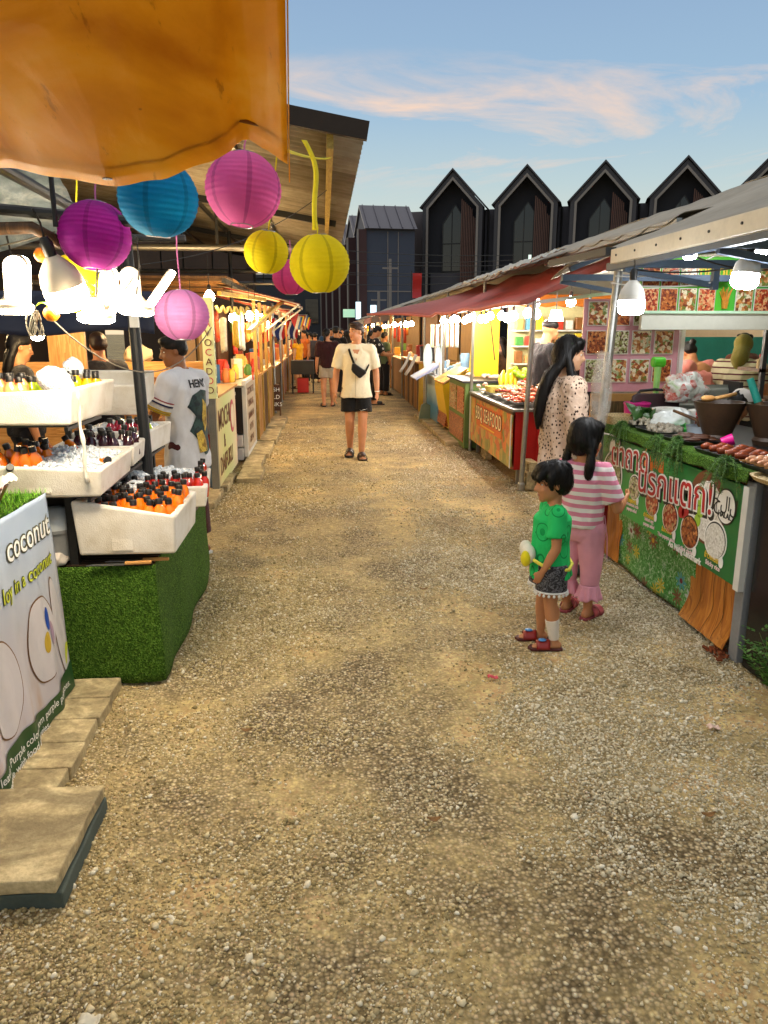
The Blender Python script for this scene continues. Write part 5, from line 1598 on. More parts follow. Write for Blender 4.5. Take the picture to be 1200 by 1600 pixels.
# ------------------------------------------------------------------ papaya salad stall
def food_mat(nm, cols, sc=60, gloss=.3):
    t = MT(nm)
    v = t.voro(sc, out='Color')
    f = t.math('ADD', t.math('MULTIPLY', t.sep(v)[0], .6), t.math('MULTIPLY', t.noise(sc * .6, 4, dist=1.5), .4))
    n = len(cols)
    t.base(t.ramp(f, [(.12 + .76 * i / (n - 1), C(c)) for i, c in enumerate(cols)]))
    t.bump(t.voro(sc), .3, .003)
    t.set(gloss, spec=.5)
    return t.m
FM = {'red': food_mat('red_salad_photo', ['#3d0d06', '#8f2410', '#c4532a', '#e0b080', '#6d7a2a']),
      'green': food_mat('herb_salad_photo', ['#22350f', '#5b3a1c', '#93a05a', '#d8d2b8', '#7a2c16']),
      'brown': food_mat('grilled_photo', ['#2a0f06', '#7a2c10', '#b0602a', '#d89a58']),
      'white': food_mat('rice_photo', ['#b8b2a8', '#dcd8d0', '#f3f1ec'], 90),
      'mixed': food_mat('mixed_dish_photo', ['#2d1a0c', '#8a3a1a', '#c88a48', '#e8dcc0', '#5a7a28', '#b02a18'], 40)}
def sign_green():
    t = MT('green_banner_print')
    x, y, z = t.sep()
    v = t.n('ShaderNodeVectorMath', operation='DISTANCE')
    t.l(t.tc.outputs['Object'], v.inputs[0]); v.inputs[1].default_value = (0, .1, .25)
    f = t.math('ADD', t.math('MULTIPLY', v.outputs['Value'], 1.1), t.math('MULTIPLY', t.noise(5, 3), .15))
    t.base(t.ramp(f, [(.1, C('#62d24c')), (.4, C('#2fae44')), (.75, C('#168c3c')), (1, C('#0f6c30'))]))
    t.set(.3, spec=.5)
    t.bump(t.noise(9, 3), .08, .01)
    return t.m
ST = thing('papaya_salad_stall', 'papaya salad stall with a green picture banner, right foreground', 'stall', (2.3, 4.4, 0))
# banner: top edge leans a little into the lane
SX = lambda z: 2.035
b = MB()
b.add([(SX(.40), 3.46, .395), (SX(.40), 5.32, .42), (SX(.9), 5.36, .905), (SX(.9), 3.46, .905), (SX(.40) + .02, 3.46, .395), (SX(.40) + .02, 5.32, .42), (SX(.9) + .02, 5.36, .905), (SX(.9) + .02, 3.46, .905)],
      [(0, 1, 2, 3), (7, 6, 5, 4), (0, 4, 5, 1), (1, 5, 6, 2), (2, 6, 7, 3), (3, 7, 4, 0)])
b.build('sign_board', sign_green(), ST)
b = MB(); b.box(2.03, 2.075, 3.405, 3.455, .38, .91); b.build('sign_edge', M_white, ST)
def on_sign(y, z, o): return (SX(z) - o, y, z)
M_redp = mat('red_print', '#b8141c', .4, 0, .08, 9, 0)
M_blackp = mat('black_print', '#0f120f', .4, 0, .05, 9, 0)
for s, y, z, sz in (('ตำถาด', 4.86, .81, .225), ('นรกแตก!', 4.21, .735, .245)):
    for off, mm, o in ((.07, M_blackp, .002), (.05, M_wh, .0045), (.004, M_redp, .007)):
        text(s, sz, mm, ST, on_sign(y - (.012 if mm is M_blackp else 0), z - (.012 if mm is M_blackp else 0), o), '-x', roll=4, offset=off * sz, extrude=.0006, sx=1.06)
def disc(y, z, r, m, o, nm, parent=ST, rz=1.0):
    b = MB(); n = 36
    pts = [(y + r * math.cos(2 * PI * i / n), z + rz * r * math.sin(2 * PI * i / n)) for i in range(n)]
    vs = [(SX(c) - o, a, c) for a, c in pts] + [(SX(c) - o + .0012, a, c) for a, c in pts]
    b.add(vs, [tuple(range(n)), tuple(range(2 * n - 1, n - 1, -1))] + [((i + 1) % n, i, n + i, n + (i + 1) % n) for i in range(n)])
    return b.build(nm, m, parent)
for y, z, r, k in ((5.14, .645, .165, 'green'), (4.74, .635, .085, 'green'), (4.46, .60, .09, 'red'), (4.20, .565, .095, 'red'), (3.95, .545, .10, 'brown'), (3.67, .575, .105, 'white')):
    disc(y, z, r * 1.1, M_wh, .0025, 'plate_ring', rz=.92)
    disc(y, z, r, M_blackp, .0036, 'plate_shadow', rz=.92)
    disc(y, z - .004, r * .955, FM[k], .005, 'food_picture', rz=.92)
    disc(y - r * .75, z - r * .95, r * .22, M_wh, .004, 'plate_ring', rz=1.3)
disc(5.17, .82, .052, M_wh, .0025, 'plain_badge', rz=1.5)
disc(3.80, .72, .20, mat('wooden_bowl_print', '#6e3a1e', .4, 0, .2, 12, 0), .0016, 'bowl_print')
disc(3.79, .70, .165, FM['white'], .0023, 'noodle_print')
for y, z in ((3.865, .745), (3.855, .685), (3.875, .63)):
    disc(y, z, .035, mat('lime_slice_print', '#9fc63a', .4, 0, .1, 30, 0), .003, 'lime_print')
for y, z, r in ((4.02, .635, .04), (4.07, .63, .035)):
    disc(y, z, r, M_redp, .003, 'tomato_print')
disc(3.60, .77, .095, M_blackp, .0032, 'halal_badge'); disc(3.60, .77, .086, M_wh, .0045, 'halal_badge')
text('حلال', .10, M_blackp, ST, on_sign(3.60, .785, .006), '-x')
text('HALAL', .042, M_blackp, ST, on_sign(3.60, .725, .006), '-x', offset=.001)
flame = mat('orange_flame_print', '#e0701a', .4, 0, .3, 12, 0)
for y, z, h in ((4.60, .80, .13), (4.53, .79, .10), (4.38, .80, .12), (4.45, .81, .08)):
    b = MB(); pl = [(y - .04, z), (y + .035, z), (y + .03, z + h * .5), (y + .008, z + h), (y - .008, z + h * .55), (y - .03, z + h * .75)]
    b.add([(SX(c) - .0018, a, c) for a, c in pl], [tuple(range(6))]); b.build('flame_print', flame, ST)
M_pinkt = mat('pink_white_print', '#f0d4d8', .5, 0, .05, 9, 0)
M_goldp = mat('gold_print', '#e8c23a', .5, 0, .08, 9, 0)
for y, z, a, c in ((4.76, .49, 'ตำปูปลาร้า', 'Fermented crab\npapaya salad'), (4.48, .455, 'ตำไทยไข่เค็ม', 'Salted egg\npapaya salad'), (4.23, .43, 'ส้มตำไทย', 'Thai papaya salad'), (3.97, .395 + .03, 'ไก่ย่าง', 'Grilled chicken')):
    text(a, .036, M_goldp, ST, on_sign(y, z + .045, .003), '-x', roll=3, offset=.0008)
    text(c, .033, M_pinkt, ST, on_sign(y, z + .005, .003), '-x', roll=3, offset=.0006)
text('ข้าวเหนียว', .042, M_goldp, ST, on_sign(3.68, .472, .003), '-x', offset=.0008)
b = MB(); b.box(2.052, 2.056, 3.47, 4.15, .40, .405); b.build('sign_rule', M_greenp, ST)
text('Sticky rice', .036, M_pinkt, ST, on_sign(3.67, .435, .003), '-x', offset=.0008)
text('Ao Nang Landmark', .05, M_wh, ST, on_sign(3.99, .412, .004), '-x', offset=.002)
# below the banner: planks curling off, and a flowered cloth
def plank_sheet(y0, y1, nm, curl, sd):
    b = MB()
    b.grid(lambda u, v: (2.085 - curl * max(0, .5 - v) ** 2 * 1.4 + .006 * mnoise.noise((u * 5 + sd, v * 4, 0)), y0 + (y1 - y0) * u + .02 * (1 - v) * math.sin(v * 9 + sd), .03 + .40 * v), 16, 20, .004)
    m = wood_mat('plank_vinyl', '#8a4a17', '#b06a24', '#c98436', 2, .7, .4)
    return b.build(nm, m, ST, smooth=40)
plank_sheet(3.48, 3.98, 'plank_print', .13, 1)
plank_sheet(5.02, 5.3, 'plank_print', .06, 5)
b = MB()
for y in (3.60, 3.71, 3.85):
    b.grid(lambda u, v, y=y: (2.082 - .13 * max(0, .5 - v) ** 2 * 1.4 - .004, y + .003 * u + .02 * (1 - v) * math.sin(v * 9 + 1), .04 + .38 * v), 1, 18, .001)
b.build('plank_seam', M_dwood, ST)
def flower_mat():
    t = MT('flowered_cloth')
    vo = t.n('ShaderNodeTexVoronoi'); vo.inputs['Scale'].default_value = 6.6; vo.inputs['Randomness'].default_value = .75
    mp = t.coord((1, 1, 1.15)); t.l(mp, vo.inputs['Vector'])
    d = vo.outputs['Distance']; pos = vo.outputs['Position']
    sub = t.n('ShaderNodeVectorMath', operation='SUBTRACT'); t.l(mp, sub.inputs[0])
    sc = t.n('ShaderNodeVectorMath', operation='SCALE'); t.l(pos, sc.inputs[0]); sc.inputs['Scale'].default_value = 1.0
    t.l(sc.outputs[0], sub.inputs[1])
    x, y, z = t.sep(sub.outputs[0])
    ang = t.math('ARCTAN2', z, y)
    pet = t.math('MULTIPLY_ADD', t.math('COSINE', t.math('MULTIPLY', ang, 8)), .12, .34)
    isf = t.math('LESS_THAN', d, pet)
    isc = t.math('LESS_THAN', d, .13)
    col = t.ramp(t.sep(vo.outputs['Color'])[0], [(0, C('#d8dde0')), (.3, C('#e8c020')), (.55, C('#8e1430')), (.75, C('#d8dde0')), (.9, C('#4aa3b8'))], True)
    leaf = t.ramp(t.noise(26, 5, None, .6, 2.2), [(.3, C('#1c4a18')), (.45, C('#3f8a34')), (.55, C('#5fae54')), (.62, C('#cfe0c4')), (.7, C('#2f6a2a'))])
    c = t.mix(isf, leaf, t.mix(.25, col, leaf))
    cen = t.ramp(t.sep(vo.outputs['Color'])[1], [(0, C('#7a0f22')), (.5, C('#7a0f22')), (.51, C('#e0b01c'))], True)
    t.base(t.mix(isc, c, cen))
    t.set(.4, spec=.4)
    t.bump(t.noise(8, 4), .2, .02)
    return t.m
b = MB()
b.grid(lambda u, v: (2.075 + .03 * (1 - v) - .02 * (1 - v) ** 3 + .010 * math.sin(u * 9) * (1 - v) + .006 * mnoise.noise((u * 6, v * 5, 3)), 3.93 + 1.13 * u - .05 * (1 - v) * (.5 - u), .02 + .39 * v - (.0 if u > .08 else 0)), 40, 16, .003)
b.build('flower_cloth', flower_mat(), ST, smooth=True)
b = MB(); b.box(2.10, 2.13, 3.48, 5.3, 0.03, .92); b.build('front_board', M_dwood, ST)
b = MB(); b.box(2.06, 2.12, 3.40, 3.48, 0, .93); b.build('corner_post', mat('grey_post', '#8c8f93', .5, .2), ST, bevel=.004)
b = MB(); b.box(2.05, 3.05, 3.42, 5.42, .935, .965); b.build('countertop', M_black, ST)
for (x, y) in ((2.95, 3.5), (2.95, 5.3), (2.15, 5.3)):
    b = MB(); b.box(x - .02, x + .02, y - .02, y + .02, 0, .93); b.build('leg', M_steel, ST)
b = MB()
def fr(u, v):
    return (2.035 - .012 * (1 - v) + .006 * math.sin(u * 60), 3.42 + 1.98 * u, .985 - .055 * (1 - v) - .012 * abs(math.sin(u * 14)) * (1 - v))
b.grid(fr, 80, 6, .004)
b.build('turf_fringe', M_turf, ST, smooth=True)
b = MB(); b.box(2.04, 2.28, 3.42, 5.4, .966, .984); b.build('turf_strip', M_turf, ST)
# rust flakes at the foot
b = MB()
for i in range(60):
    b.cbox((2.03 + random.uniform(-.05, .06), 3.5 + random.uniform(-.08, .1), .012), .02 * random.random() + .004, .02 * random.random() + .004, .008, (random.random(), random.random(), random.random()))
stuff(b.build('rust_flakes', mat('rusty_chips', '#7a3a14', .9, 0, .3)), 'rotted rusty crumbs at the foot of the papaya stall corner')
t = thing('black_cabinet', 'tall glossy black cabinet at the right edge beside the green banner', 'cabinet', (2.25, 3.1, 0))
def speck():
    m = MT('black_speckled_stone')
    v = m.ramp(m.voro(70), [(.03, C('#8a8a8a')), (.06, C('#0b0b0c'))])
    m.base(v); m.set(.25, spec=.5); return m.m
b = MB(); b.box(2.075, 2.7, 2.2, 3.37, 0.0, .93); b.build('body', speck(), t, bevel=.004)
b = MB(); b.box(2.065, 2.7, 2.2, 3.385, .932, .96); b.build('top', M_black, t)
# trays and food on the counter
def tray(x, y, z, w, d, rz, label, m=M_black, cat='tray', h=.022):
    t = thing('food_tray', label, cat, (x, y, z), rz, 'trays on the papaya stall')
    b = MB(); X, Y = w / 2, d / 2
    b.loft([((0, 0, 0), X * .92, Y * .92, .35), ((0, 0, h), X, Y, .35), ((0, 0, h), X * .95, Y * .95, .35), ((0, 0, .005), X * .88, Y * .88, .35)], 28)
    b.build('dish', m, t, world=False, smooth=35)
    return t
CT = .985
tray(2.20, 3.86, CT, .26, .50, R(4), 'black tray of brown sausages beside the white price tag')
tray(2.19, 3.45, CT, .25, .34, R(2), 'black tray of pale raw chicken skewers near the right edge')
tray(2.24, 4.42, CT, .28, .36, R(6), 'black tray of dark dried fish')
tray(2.24, 4.83, CT, .28, .36, R(3), 'black tray heaped with cockle shells')
tray(2.24, 5.18, CT, .24, .26, R(0), 'small tray of shells beside the bamboo basket')
tray(2.20, 2.95, .965, .26, .4, 0, 'black tray of grilled meat on the black cabinet')
M_saus = mat('sausage_skin', '#8a3d1c', .25, 0, .3, 30, .1)
for i in range(14):
    x = 2.13 + .07 * (i % 3) + random.uniform(-.01, .01); y = 3.68 + .085 * (i // 3) + random.uniform(-.01, .01)
    b = MB(); a = random.uniform(-.4, .4)
    b.tube([(x - .03 * math.cos(a), y - .03 * math.sin(a), CT + .03), (x, y + .006, CT + .034), (x + .03 * math.cos(a), y + .03 * math.sin(a), CT + .03)], [.016, .021, .016], 10)
    tag(b.build('sausage', M_saus, smooth=True), 'plump brown sausage in the black tray by the white tag', 'sausage', 'sausages')
M_chick = mat('raw_chicken', '#c98f68', .35, 0, .25, 40, .2)
for i in range(11):
    t = thing('chicken_skewer', 'pale raw chicken skewer in the tray near the right edge', 'skewer', (2.19, 3.31 + .028 * i, CT + .03), random.uniform(-.1, .1), 'chicken skewers')
    b = MB()
    for k in range(4):
        b.ell((-.07 + .045 * k, random.uniform(-.004, .004), .012 * (i % 2)), .026, .018, .014, nu=10, nv=7)
    b.build('meat', M_chick, t, world=False, smooth=True)
    b = MB(); b.cyl((-.13, 0, 0), (.13, 0, .004), .0022, n=6); b.build('stick', M_wood, t, world=False)
M_fish = mat('dried_fish', '#4a2a18', .4, 0, .35, 25, .3)
for i in range(9):
    b = MB(); x, y = 2.17 + .05 * (i % 3), 4.30 + .085 * (i // 3)
    b.ell((x, y, CT + .028 + .01 * (i % 2)), .055, .022, .012, (0, 0, random.uniform(-.5, .5)), nu=12, nv=8)
    b.prism([(x + .05, y - .004), (x + .085, y - .02), (x + .085, y + .02)], 'z', CT + .024, CT + .03)
    tag(b.build('dried_fish', M_fish, smooth=40), 'dark dried fish in the middle tray of the papaya stall', 'fish', 'dried fish')
def heap(nm, x, y, z, rx, ry, n, s, m, label, sd, cat):
    r = np.random.default_rng(sd); b = MB()
    for i in range(n):
        a = r.uniform(0, 2 * PI); q = math.sqrt(r.uniform(0, 1))
        b.ell((x + rx * q * math.cos(a), y + ry * q * math.sin(a), z + (1 - q) * .03 + r.uniform(0, .012)), s * r.uniform(.8, 1.2), s * r.uniform(.7, 1), s * r.uniform(.5, .8), tuple(r.uniform(0, 3, 3)), 8, 6)
    o = b.build(nm, m, smooth=True); o['category'] = cat
    return stuff(o, label)
heap('cockles', 2.24, 4.83, CT + .015, .11, .15, 90, .02, mat('cockle_shell', '#8f8674', .5, 0, .35, 30, .3), 'heap of grey cockles in the black tray', 1, 'shellfish')
heap('clams', 2.24, 5.18, CT + .015, .09, .1, 60, .017, mat('clam_shell', '#a39a84', .5, 0, .35, 30, .3), 'heap of pale clams beside the bamboo basket', 2, 'shellfish')
heap('grilled_meat', 2.2, 2.95, .985, .1, .17, 60, .022, M_saus, 'grilled meat pieces in the tray on the black cabinet', 3, 'meat')
def weave():
    m = MT('woven_bamboo')
    a = m.n('ShaderNodeTexChecker'); a.inputs['Scale'].default_value = 70
    a.inputs[1].default_value = C('#c7ab78'); a.inputs[2].default_value = C('#9a7c48')
    m.l(m.coord((1, 1, 1), (0, 0, R(45))), a.inputs[0])
    m.base(m.mix(.4, a.outputs[0], m.ramp(m.noise(12, 4), [(.3, C('#a58a58')), (.7, C('#e0cda0'))])))
    m.bump(a.outputs[1], .5, .004); m.set(.7); return m.m
M_weave = weave()
t = thing('bamboo_tray', 'flat woven bamboo tray resting on the black cabinet corner', 'tray', (2.18, 3.3, .962))
b = MB(); b.loft([((2.16, 3.26, .962), .16, .16, .7), ((2.16, 3.26, .985), .18, .17, .7), ((2.16, 3.26, .985), .165, .155, .7), ((2.16, 3.26, .97), .15, .15, .7)], 30); b.build('weave', M_weave, t, smooth=35)
t = thing('bamboo_basket', 'small bamboo basket at the far end of the green banner', 'basket', (2.16, 5.36, .966))
b = MB(); b.loft([((2.14, 5.36, .966), .09, .11, .6), ((2.14, 5.36, 1.045), .11, .13, .6), ((2.14, 5.36, 1.045), .1, .12, .6), ((2.14, 5.36, .975), .08, .1, .6)], 26); b.build('weave', M_weave, t, smooth=35)
# herbs
M_leaf1 = None
def leaf_mat(nm, cols):
    t = MT(nm); ge = t.n('ShaderNodeNewGeometry')
    t.base(t.ramp(ge.outputs['Random Per Island'], [(i / (len(cols) - 1), C(c)) for i, c in enumerate(cols)]))
    t.set(.5, spec=.35); add_translucent(t, .2, C(cols[-1])); return t.m
M_dill = leaf_mat('acacia_herb', ['#1f3d14', '#35602a', '#557f3a', '#6f9a48'])
def herb(x, y, z, n, L, sd, label, drop=.8):
    r = np.random.default_rng(sd)
    t = thing('herb_bunch', label, 'herbs', (x, y, z), 0, 'bunches of feathery herbs on the banner top')
    V, F = [], []; st = MB()
    for k in range(n):
        a = r.uniform(0, 2 * PI); l = L * r.uniform(.6, 1.15)
        out = r.uniform(.25, .95)
        dirx, diry = -abs(math.cos(a)) * .55 * out, math.sin(a) * .7 * out
        pts = []
        for i in range(7):
            s = i / 6
            pts.append(Vector((dirx * l * s, diry * l * s, .03 + l * (.35 * s - drop * 1.25 * s * s))))
        st.tube(pts, .0016, 4)
        for i in range(1, 26):
            s = i / 25; j = min(5, int(s * 6)); p = pts[j].lerp(pts[j + 1], s * 6 - j)
            for sg in (-1, 1):
                for q in range(2):
                    d = Vector((r.normal(0, .5), r.normal(0, .5) + sg * .9, r.normal(0, .5))).normalized() * .024 * r.uniform(.5, 1.2)
                    w = Vector((r.normal(), r.normal(), r.normal())).normalized() * .0022
                    o = len(V); V += [p - w, p + w, p + d]; F.append((o, o + 1, o + 2))
    m = MB(); m.add(V, F); m.build('leaves', M_dill, t, world=False, fixn=False)
    st.build('stems', mat('herb_stem', '#5a7a3a', .6), t, world=False)
herb(2.04, 5.0, 1.0, 20, .26, 1, 'feathery green herb bunch at the far end of the banner')
herb(2.03, 4.40, .985, 16, .24, 2, 'feathery herb bunch hanging over the flames on the banner')
herb(2.03, 4.16, .985, 20, .28, 3, 'largest feathery herb bunch, hanging over the middle of the banner')
herb(2.03, 3.62, .985, 18, .25, 4, 'feathery herb bunch hanging over the halal badge')
herb(2.09, 4.28, .995, 8, .14, 5, 'small herb sprig lying by the dried fish', .4)
# bowls, bags, mortars, jars
def lathe_thing(nm, label, cat, x, y, z, parts, group=None, n=24, rot=None):
    t = thing(nm, label, cat, (x, y, z), 0, group)
    if rot: t.rotation_euler = rot
    for pn, prof, m in parts:
        b = MB(); b.lathe(prof, n=n); b.build(pn, m, t, world=False, smooth=40)
    return t
M_clay = mat('dark_clay', '#3b2817', .5, 0, .4, 9, .3, 30)
M_water = mat('cloudy_tub', '#b9c6d2', .15, 0, .05, 5, 0, spec=.6)
for i, (x, y, l) in enumerate([(2.44, 4.52, 'nearer dark clay mortar with a wooden ladle across it'), (2.69, 4.36, 'farther right dark clay mortar with a green handled pestle')]):
    t = lathe_thing('clay_mortar', l, 'mortar', x, y, .966, [('bowl', [(0, 0), (.09, 0), (.10, .03), (.085, .05), (.15, .235), (.155, .25), (.138, .25), (.08, .09), (0, .08)], M_clay)], 'clay mortars', 28)
b = MB(); b.tube([(2.36, 4.48, 1.235), (2.46, 4.50, 1.25), (2.54, 4.53, 1.262)], .012, 8); b.ell((2.34, 4.48, 1.24), .045, .035, .02)
tag(b.build('wooden_ladle', M_wood, smooth=True), 'wooden ladle lying across the nearer mortar', 'ladle')
t = thing('pestle', 'teal handled pestle leaning in the farther mortar', 'pestle', (2.78, 4.4, 1.1))
b = MB(); b.cyl((2.69, 4.38, 1.06), (2.625, 4.42, 1.22), .028, .022); b.build('head', M_dwood, t)
b = MB(); b.cyl((2.625, 4.42, 1.22), (2.575, 4.45, 1.36), .024, .021); b.build('handle', mat('teal_handle', '#147a6c', .4), t)
lathe_thing('plastic_tub', 'clear plastic tub of sauce with a ladle in it', 'tub', 2.38, 4.62, .966, [('tub', [(0, 0), (.07, 0), (.085, .085), (.09, .09), (.082, .09), (.068, .02), (0, .02)], M_water)])
b = MB(); b.tube([(2.40, 4.6, 1.0), (2.36, 4.64, 1.09), (2.25, 4.74, 1.14)], [.014, .012, .009], 8)
tag(b.build('ladle', M_dwood, smooth=True), 'dark ladle standing in the clear tub', 'ladle')
for i, (x, y, c, l) in enumerate([(2.52, 4.90, '#c8241c', 'sauce bottle with a red cap behind the clear tub'), (2.60, 4.78, '#d86a1a', 'jar with an orange lid behind the clear tub'), (2.56, 4.70, '#d83020', 'small jar with a red lid left of the mortar')]):
    lathe_thing('sauce_jar', l, 'jar', x, y, .966, [('body', [(0, 0), (.032, 0), (.034, .1), (.025, .125), (0, .125)], mat('sauce_%d' % i, ['#7a1510', '#b9a27a', '#cbb28a'][i], .15, spec=.6)), ('lid', [(0, .124), (.033, .124), (.033, .155), (0, .155)], mat('lid_%d' % i, c, .4))], 'sauce jars', 16)
lathe_thing('pink_cup', 'bright pink plastic cup lying on the counter edge', 'cup', 2.30, 4.20, 1.01, [('cup', [(0, 0), (.025, 0), (.034, .065), (.03, .065), (.022, .006), (0, .006)], mat('hot_pink_plastic', '#e01888', .35))], None, 18, (R(70), 0, R(70)))
t = thing('price_tag', 'white price tag lying between the sausages and the chicken', 'tag', (2.24, 3.62, 1.0)); b = MB(); b.cbox((2.26, 3.63, 1.02), .06, .12, .006, (0, R(-20), 0)); b.build('card', M_white, t)
t = thing('green_lid_tray', 'bright green plastic tray behind the cockles', 'tray', (2.42, 4.86, .99)); b = MB(); b.loft([((2.40, 4.86, 1.0), .09, .16, .5), ((2.40, 4.86, 1.022), .10, .17, .5), ((2.40, 4.86, 1.022), .092, .16, .5), ((2.40, 4.86, 1.008), .085, .15, .5)], 26); b.build('dish', mat('bright_green_plastic', '#27b53c', .35), t, smooth=35)
for i, (x, y, z, a, c, d, l) in enumerate([(2.37, 5.02, 1.03, .12, .1, .07, 'crumpled white plastic bag on the papaya counter'), (2.47, 5.15, 1.06, .1, .09, .055, 'second white plastic bag behind the crumpled one')]):
    tag(bag_mesh(x, y, z, a, c, d, 20 + i, .3).build('plastic_bag', mat('white_plastic_bag', '#d6dcd8', .3, 0, .05, 5, .1, spec=.6), smooth=True), l, 'bag', 'white plastic bags')
for i, (x, y, z, l) in enumerate([(2.52, 5.38, 1.05, 'stack of white foam plates, left one behind the white bag'), (2.72, 5.22, 1.05, 'stack of white foam plates, right one beside the jars')]):
    lathe_thing('foam_plates', l, 'plates', x, y, .966, [('stack', [(0, 0), (.09, 0), (.12, .11), (.12, .12), (.1, .125), (0, .118)], M_white)], 'foam plate stacks')
b = MB()
for i in range(14):
    a = random.uniform(0, 6.28); l = random.uniform(.05, .09)
    m = Matrix.Translation((2.27 + random.uniform(-.08, .1), 5.24 + random.uniform(-.1, .1), 1.03 + random.uniform(0, .06))) @ Euler((random.uniform(-.8, .8), random.uniform(-.8, .8), a)).to_matrix().to_4x4()
    g_ = MB(); g_.grid(lambda u, v: ((u - .5) * l * 2, (v - .5) * l * math.sin(PI * min(.98, max(.02, u))), .01 * math.sin(PI * u)), 6, 2, .002)
    b.add([m @ Vector(p) for p in g_.v], g_.f)
tag(b.build('leaf_bunch', mat('dark_green_leaf', '#31561f', .4, 0, .25), smooth=True), 'bunch of broad dark green leaves beside the bamboo basket', 'leaves')
# hanging plastic cup sleeve on the grey post
b = MB()
b.grid(lambda u, v: (1.935 + .10 * math.cos(u * 2 * PI) * (.4 + .6 * math.sin(PI * min(1, .15 + v * .8))) * .75, 5.2 + .07 * math.sin(u * 2 * PI) * .9, .98 + .52 * v + .012 * mnoise.noise((u * 7, v * 12, 1))), 30, 40, .001)
vs = []
for p in b.v:
    q = Vector(p); k = .012 * mnoise.noise((q.x * 14, q.y * 14, q.z * 11)) + .01 * mnoise.noise((q.x * 40, q.y * 40, q.z * 32)); vs.append((q.x + k - .05 * max(0, 1.15 - q.z), q.y + k, q.z))
b.v = vs
def sleeve():
    m = MT('crinkled_clear_plastic'); m.base(m.ramp(m.noise(12, 5, None, .6, 1), [(.3, C('#cdbba4')), (.6, C('#efe8dc')), (.75, C('#ffffff'))])); m.bump(m.noise(18, 5, None, .6, 1.5), .9, .03); m.set(.12, spec=.8, alpha=.2); return m.m
tag(b.build('plastic_sleeve', sleeve(), smooth=True), 'long crinkled clear plastic sleeve hanging on the grey post', 'sleeve')
led_bulb((3.35, 5.85, 2.235), 'small white bulb high under the lining before the picture menu', .05, .03, (0, 0), M_ledc, 'big white bulbs of the papaya stall', False)
led_bulb((2.75, 5.75, 2.215), 'small white bulb high under the lining left of the picture menu', .05, .03, (0, 0), M_ledc, 'big white bulbs of the papaya stall', False)
# weed at the foot of the black cabinet
def weed(x, y, sd):
    r = np.random.default_rng(sd)
    t = thing('weed_plant', 'small leafy weed growing in front of the black cabinet', 'plant', (x, y, 0))
    st = MB(); V, F = [], []
    for k in range(7):
        a = r.uniform(0, 2 * PI); L = r.uniform(.18, .33)
        pts = [Vector((x + math.cos(a) * .13 * s * s - .03 * s, y + math.sin(a) * .12 * s * s, L * s)) for s in [i / 7 for i in range(8)]]
        st.tube(pts, [.003 - .0003 * i for i in range(8)], 5)
        for i in range(2, 8):
            for sg in (-1, 1):
                d = Vector((r.normal(0, .4) + sg * .8 * math.sin(a), r.normal(0, .4) - sg * .8 * math.cos(a), .35)).normalized()
                p0 = pts[i]
                for q in range(3):
                    p = p0 + d * (.018 + .021 * q)
                    for s2 in ((-1, 1) if q < 2 else (0,)):
                        e = (d + Vector((-d.y, d.x, .1)) * s2 * 1.1).normalized(); l = .028 * r.uniform(.7, 1.2)
                        n_ = e.cross(Vector((0, 0, 1))).normalized() * l * .27
                        o = len(V); V += [p, p + e * l * .5 + n_, p + e * l, p + e * l * .5 - n_]; F.append((o, o + 1, o + 2, o + 3))
    st.build('stems', mat('herb_stem', '#5a7a3a', .6), t)
    m = MB(); m.add(V, F); m.build('leaves', leaf_mat('weed_leaf', ['#2f5a1e', '#4d7d2e', '#76a04a']), t, fixn=False)
weed(2.03, 3.0, 3)
# bulbs over the papaya stall
led_bulb((1.70, 4.2, 1.805), 'big white bulb hanging at the corner of the papaya stall beside the grey post', .071, .05, (0, 0), M_ledc, 'big white bulbs of the papaya stall', False)
led_bulb((2.15, 3.86, 1.925), 'big white bulb hanging higher under the cream beam at right', .066, .03, (0, 6), M_ledc, 'big white bulbs of the papaya stall', False)
# ------------------------------------------------------------------ inside the papaya stall: menu boards, chair, shelves
def menu_card(parent, x, y, z, w, h, kind, face='-y', m=None):
    b = MB(); b.box(x - w / 2, x + w / 2, y - .008, y, z - h / 2, z + h / 2)
    o = b.build('photo_card', M_white, parent)
    b = MB(); b.box(x - w / 2 + .006, x + w / 2 - .006, y - .012, y - .0085, z - h / 2 + .006, z + h / 2 - .006)
    b.build('food_photo', FM[kind], o, world=False)
    for c in o.children:
        ox, oy, oz = parent.location
        c.data.transform(Matrix.Translation((-ox, -oy, -oz)))
t = thing('picture_menu', 'long green picture menu with rows of food photos above the papaya stall kitchen', 'menu', (2.95, 6.4, 1.75))
b = MB(); b.box(2.66, 4.4, 6.4, 6.43, 1.79, 2.24); b.build('board', grad_mat('lime_board', [(0, '#7cc83c'), (.5, '#4fb02f'), (1, '#2a9a5a')], 0, -.6, 1.4), t)
kinds = ['brown', 'red', 'mixed', 'green', 'red', 'brown', 'mixed', 'red', 'brown', 'mixed', 'red']
for r_ in range(2):
    for c in range(10):
        x = 2.74 + .165 * c
        if c == 4 or (r_ == 0 and c in (3, 5)):
            continue
        menu_card(t, x, 6.395, 2.10 - .215 * r_, .15, .20, kinds[(c + r_ * 4) % 11])
text('ตำถาดนรกแตก', .13, M_goldp, t, (3.42, 6.393, 2.12), '-y', offset=.004, sx=.75)
b = MB()
b.lathe([(0, 0), (.022, 0), (.03, .07), (0, .07)], (3.40, 6.388, 1.82), 14)
for k in range(9):
    b.bar((3.40 + .005 * (k - 4), 6.388, 1.885), (3.40 + .014 * (k - 4), 6.384, 1.96 + .018 * (k % 3)), .006)
b.build('bouquet_print', mat('bouquet_print', '#c8862a', .5, 0, .4, 40, 0), t)
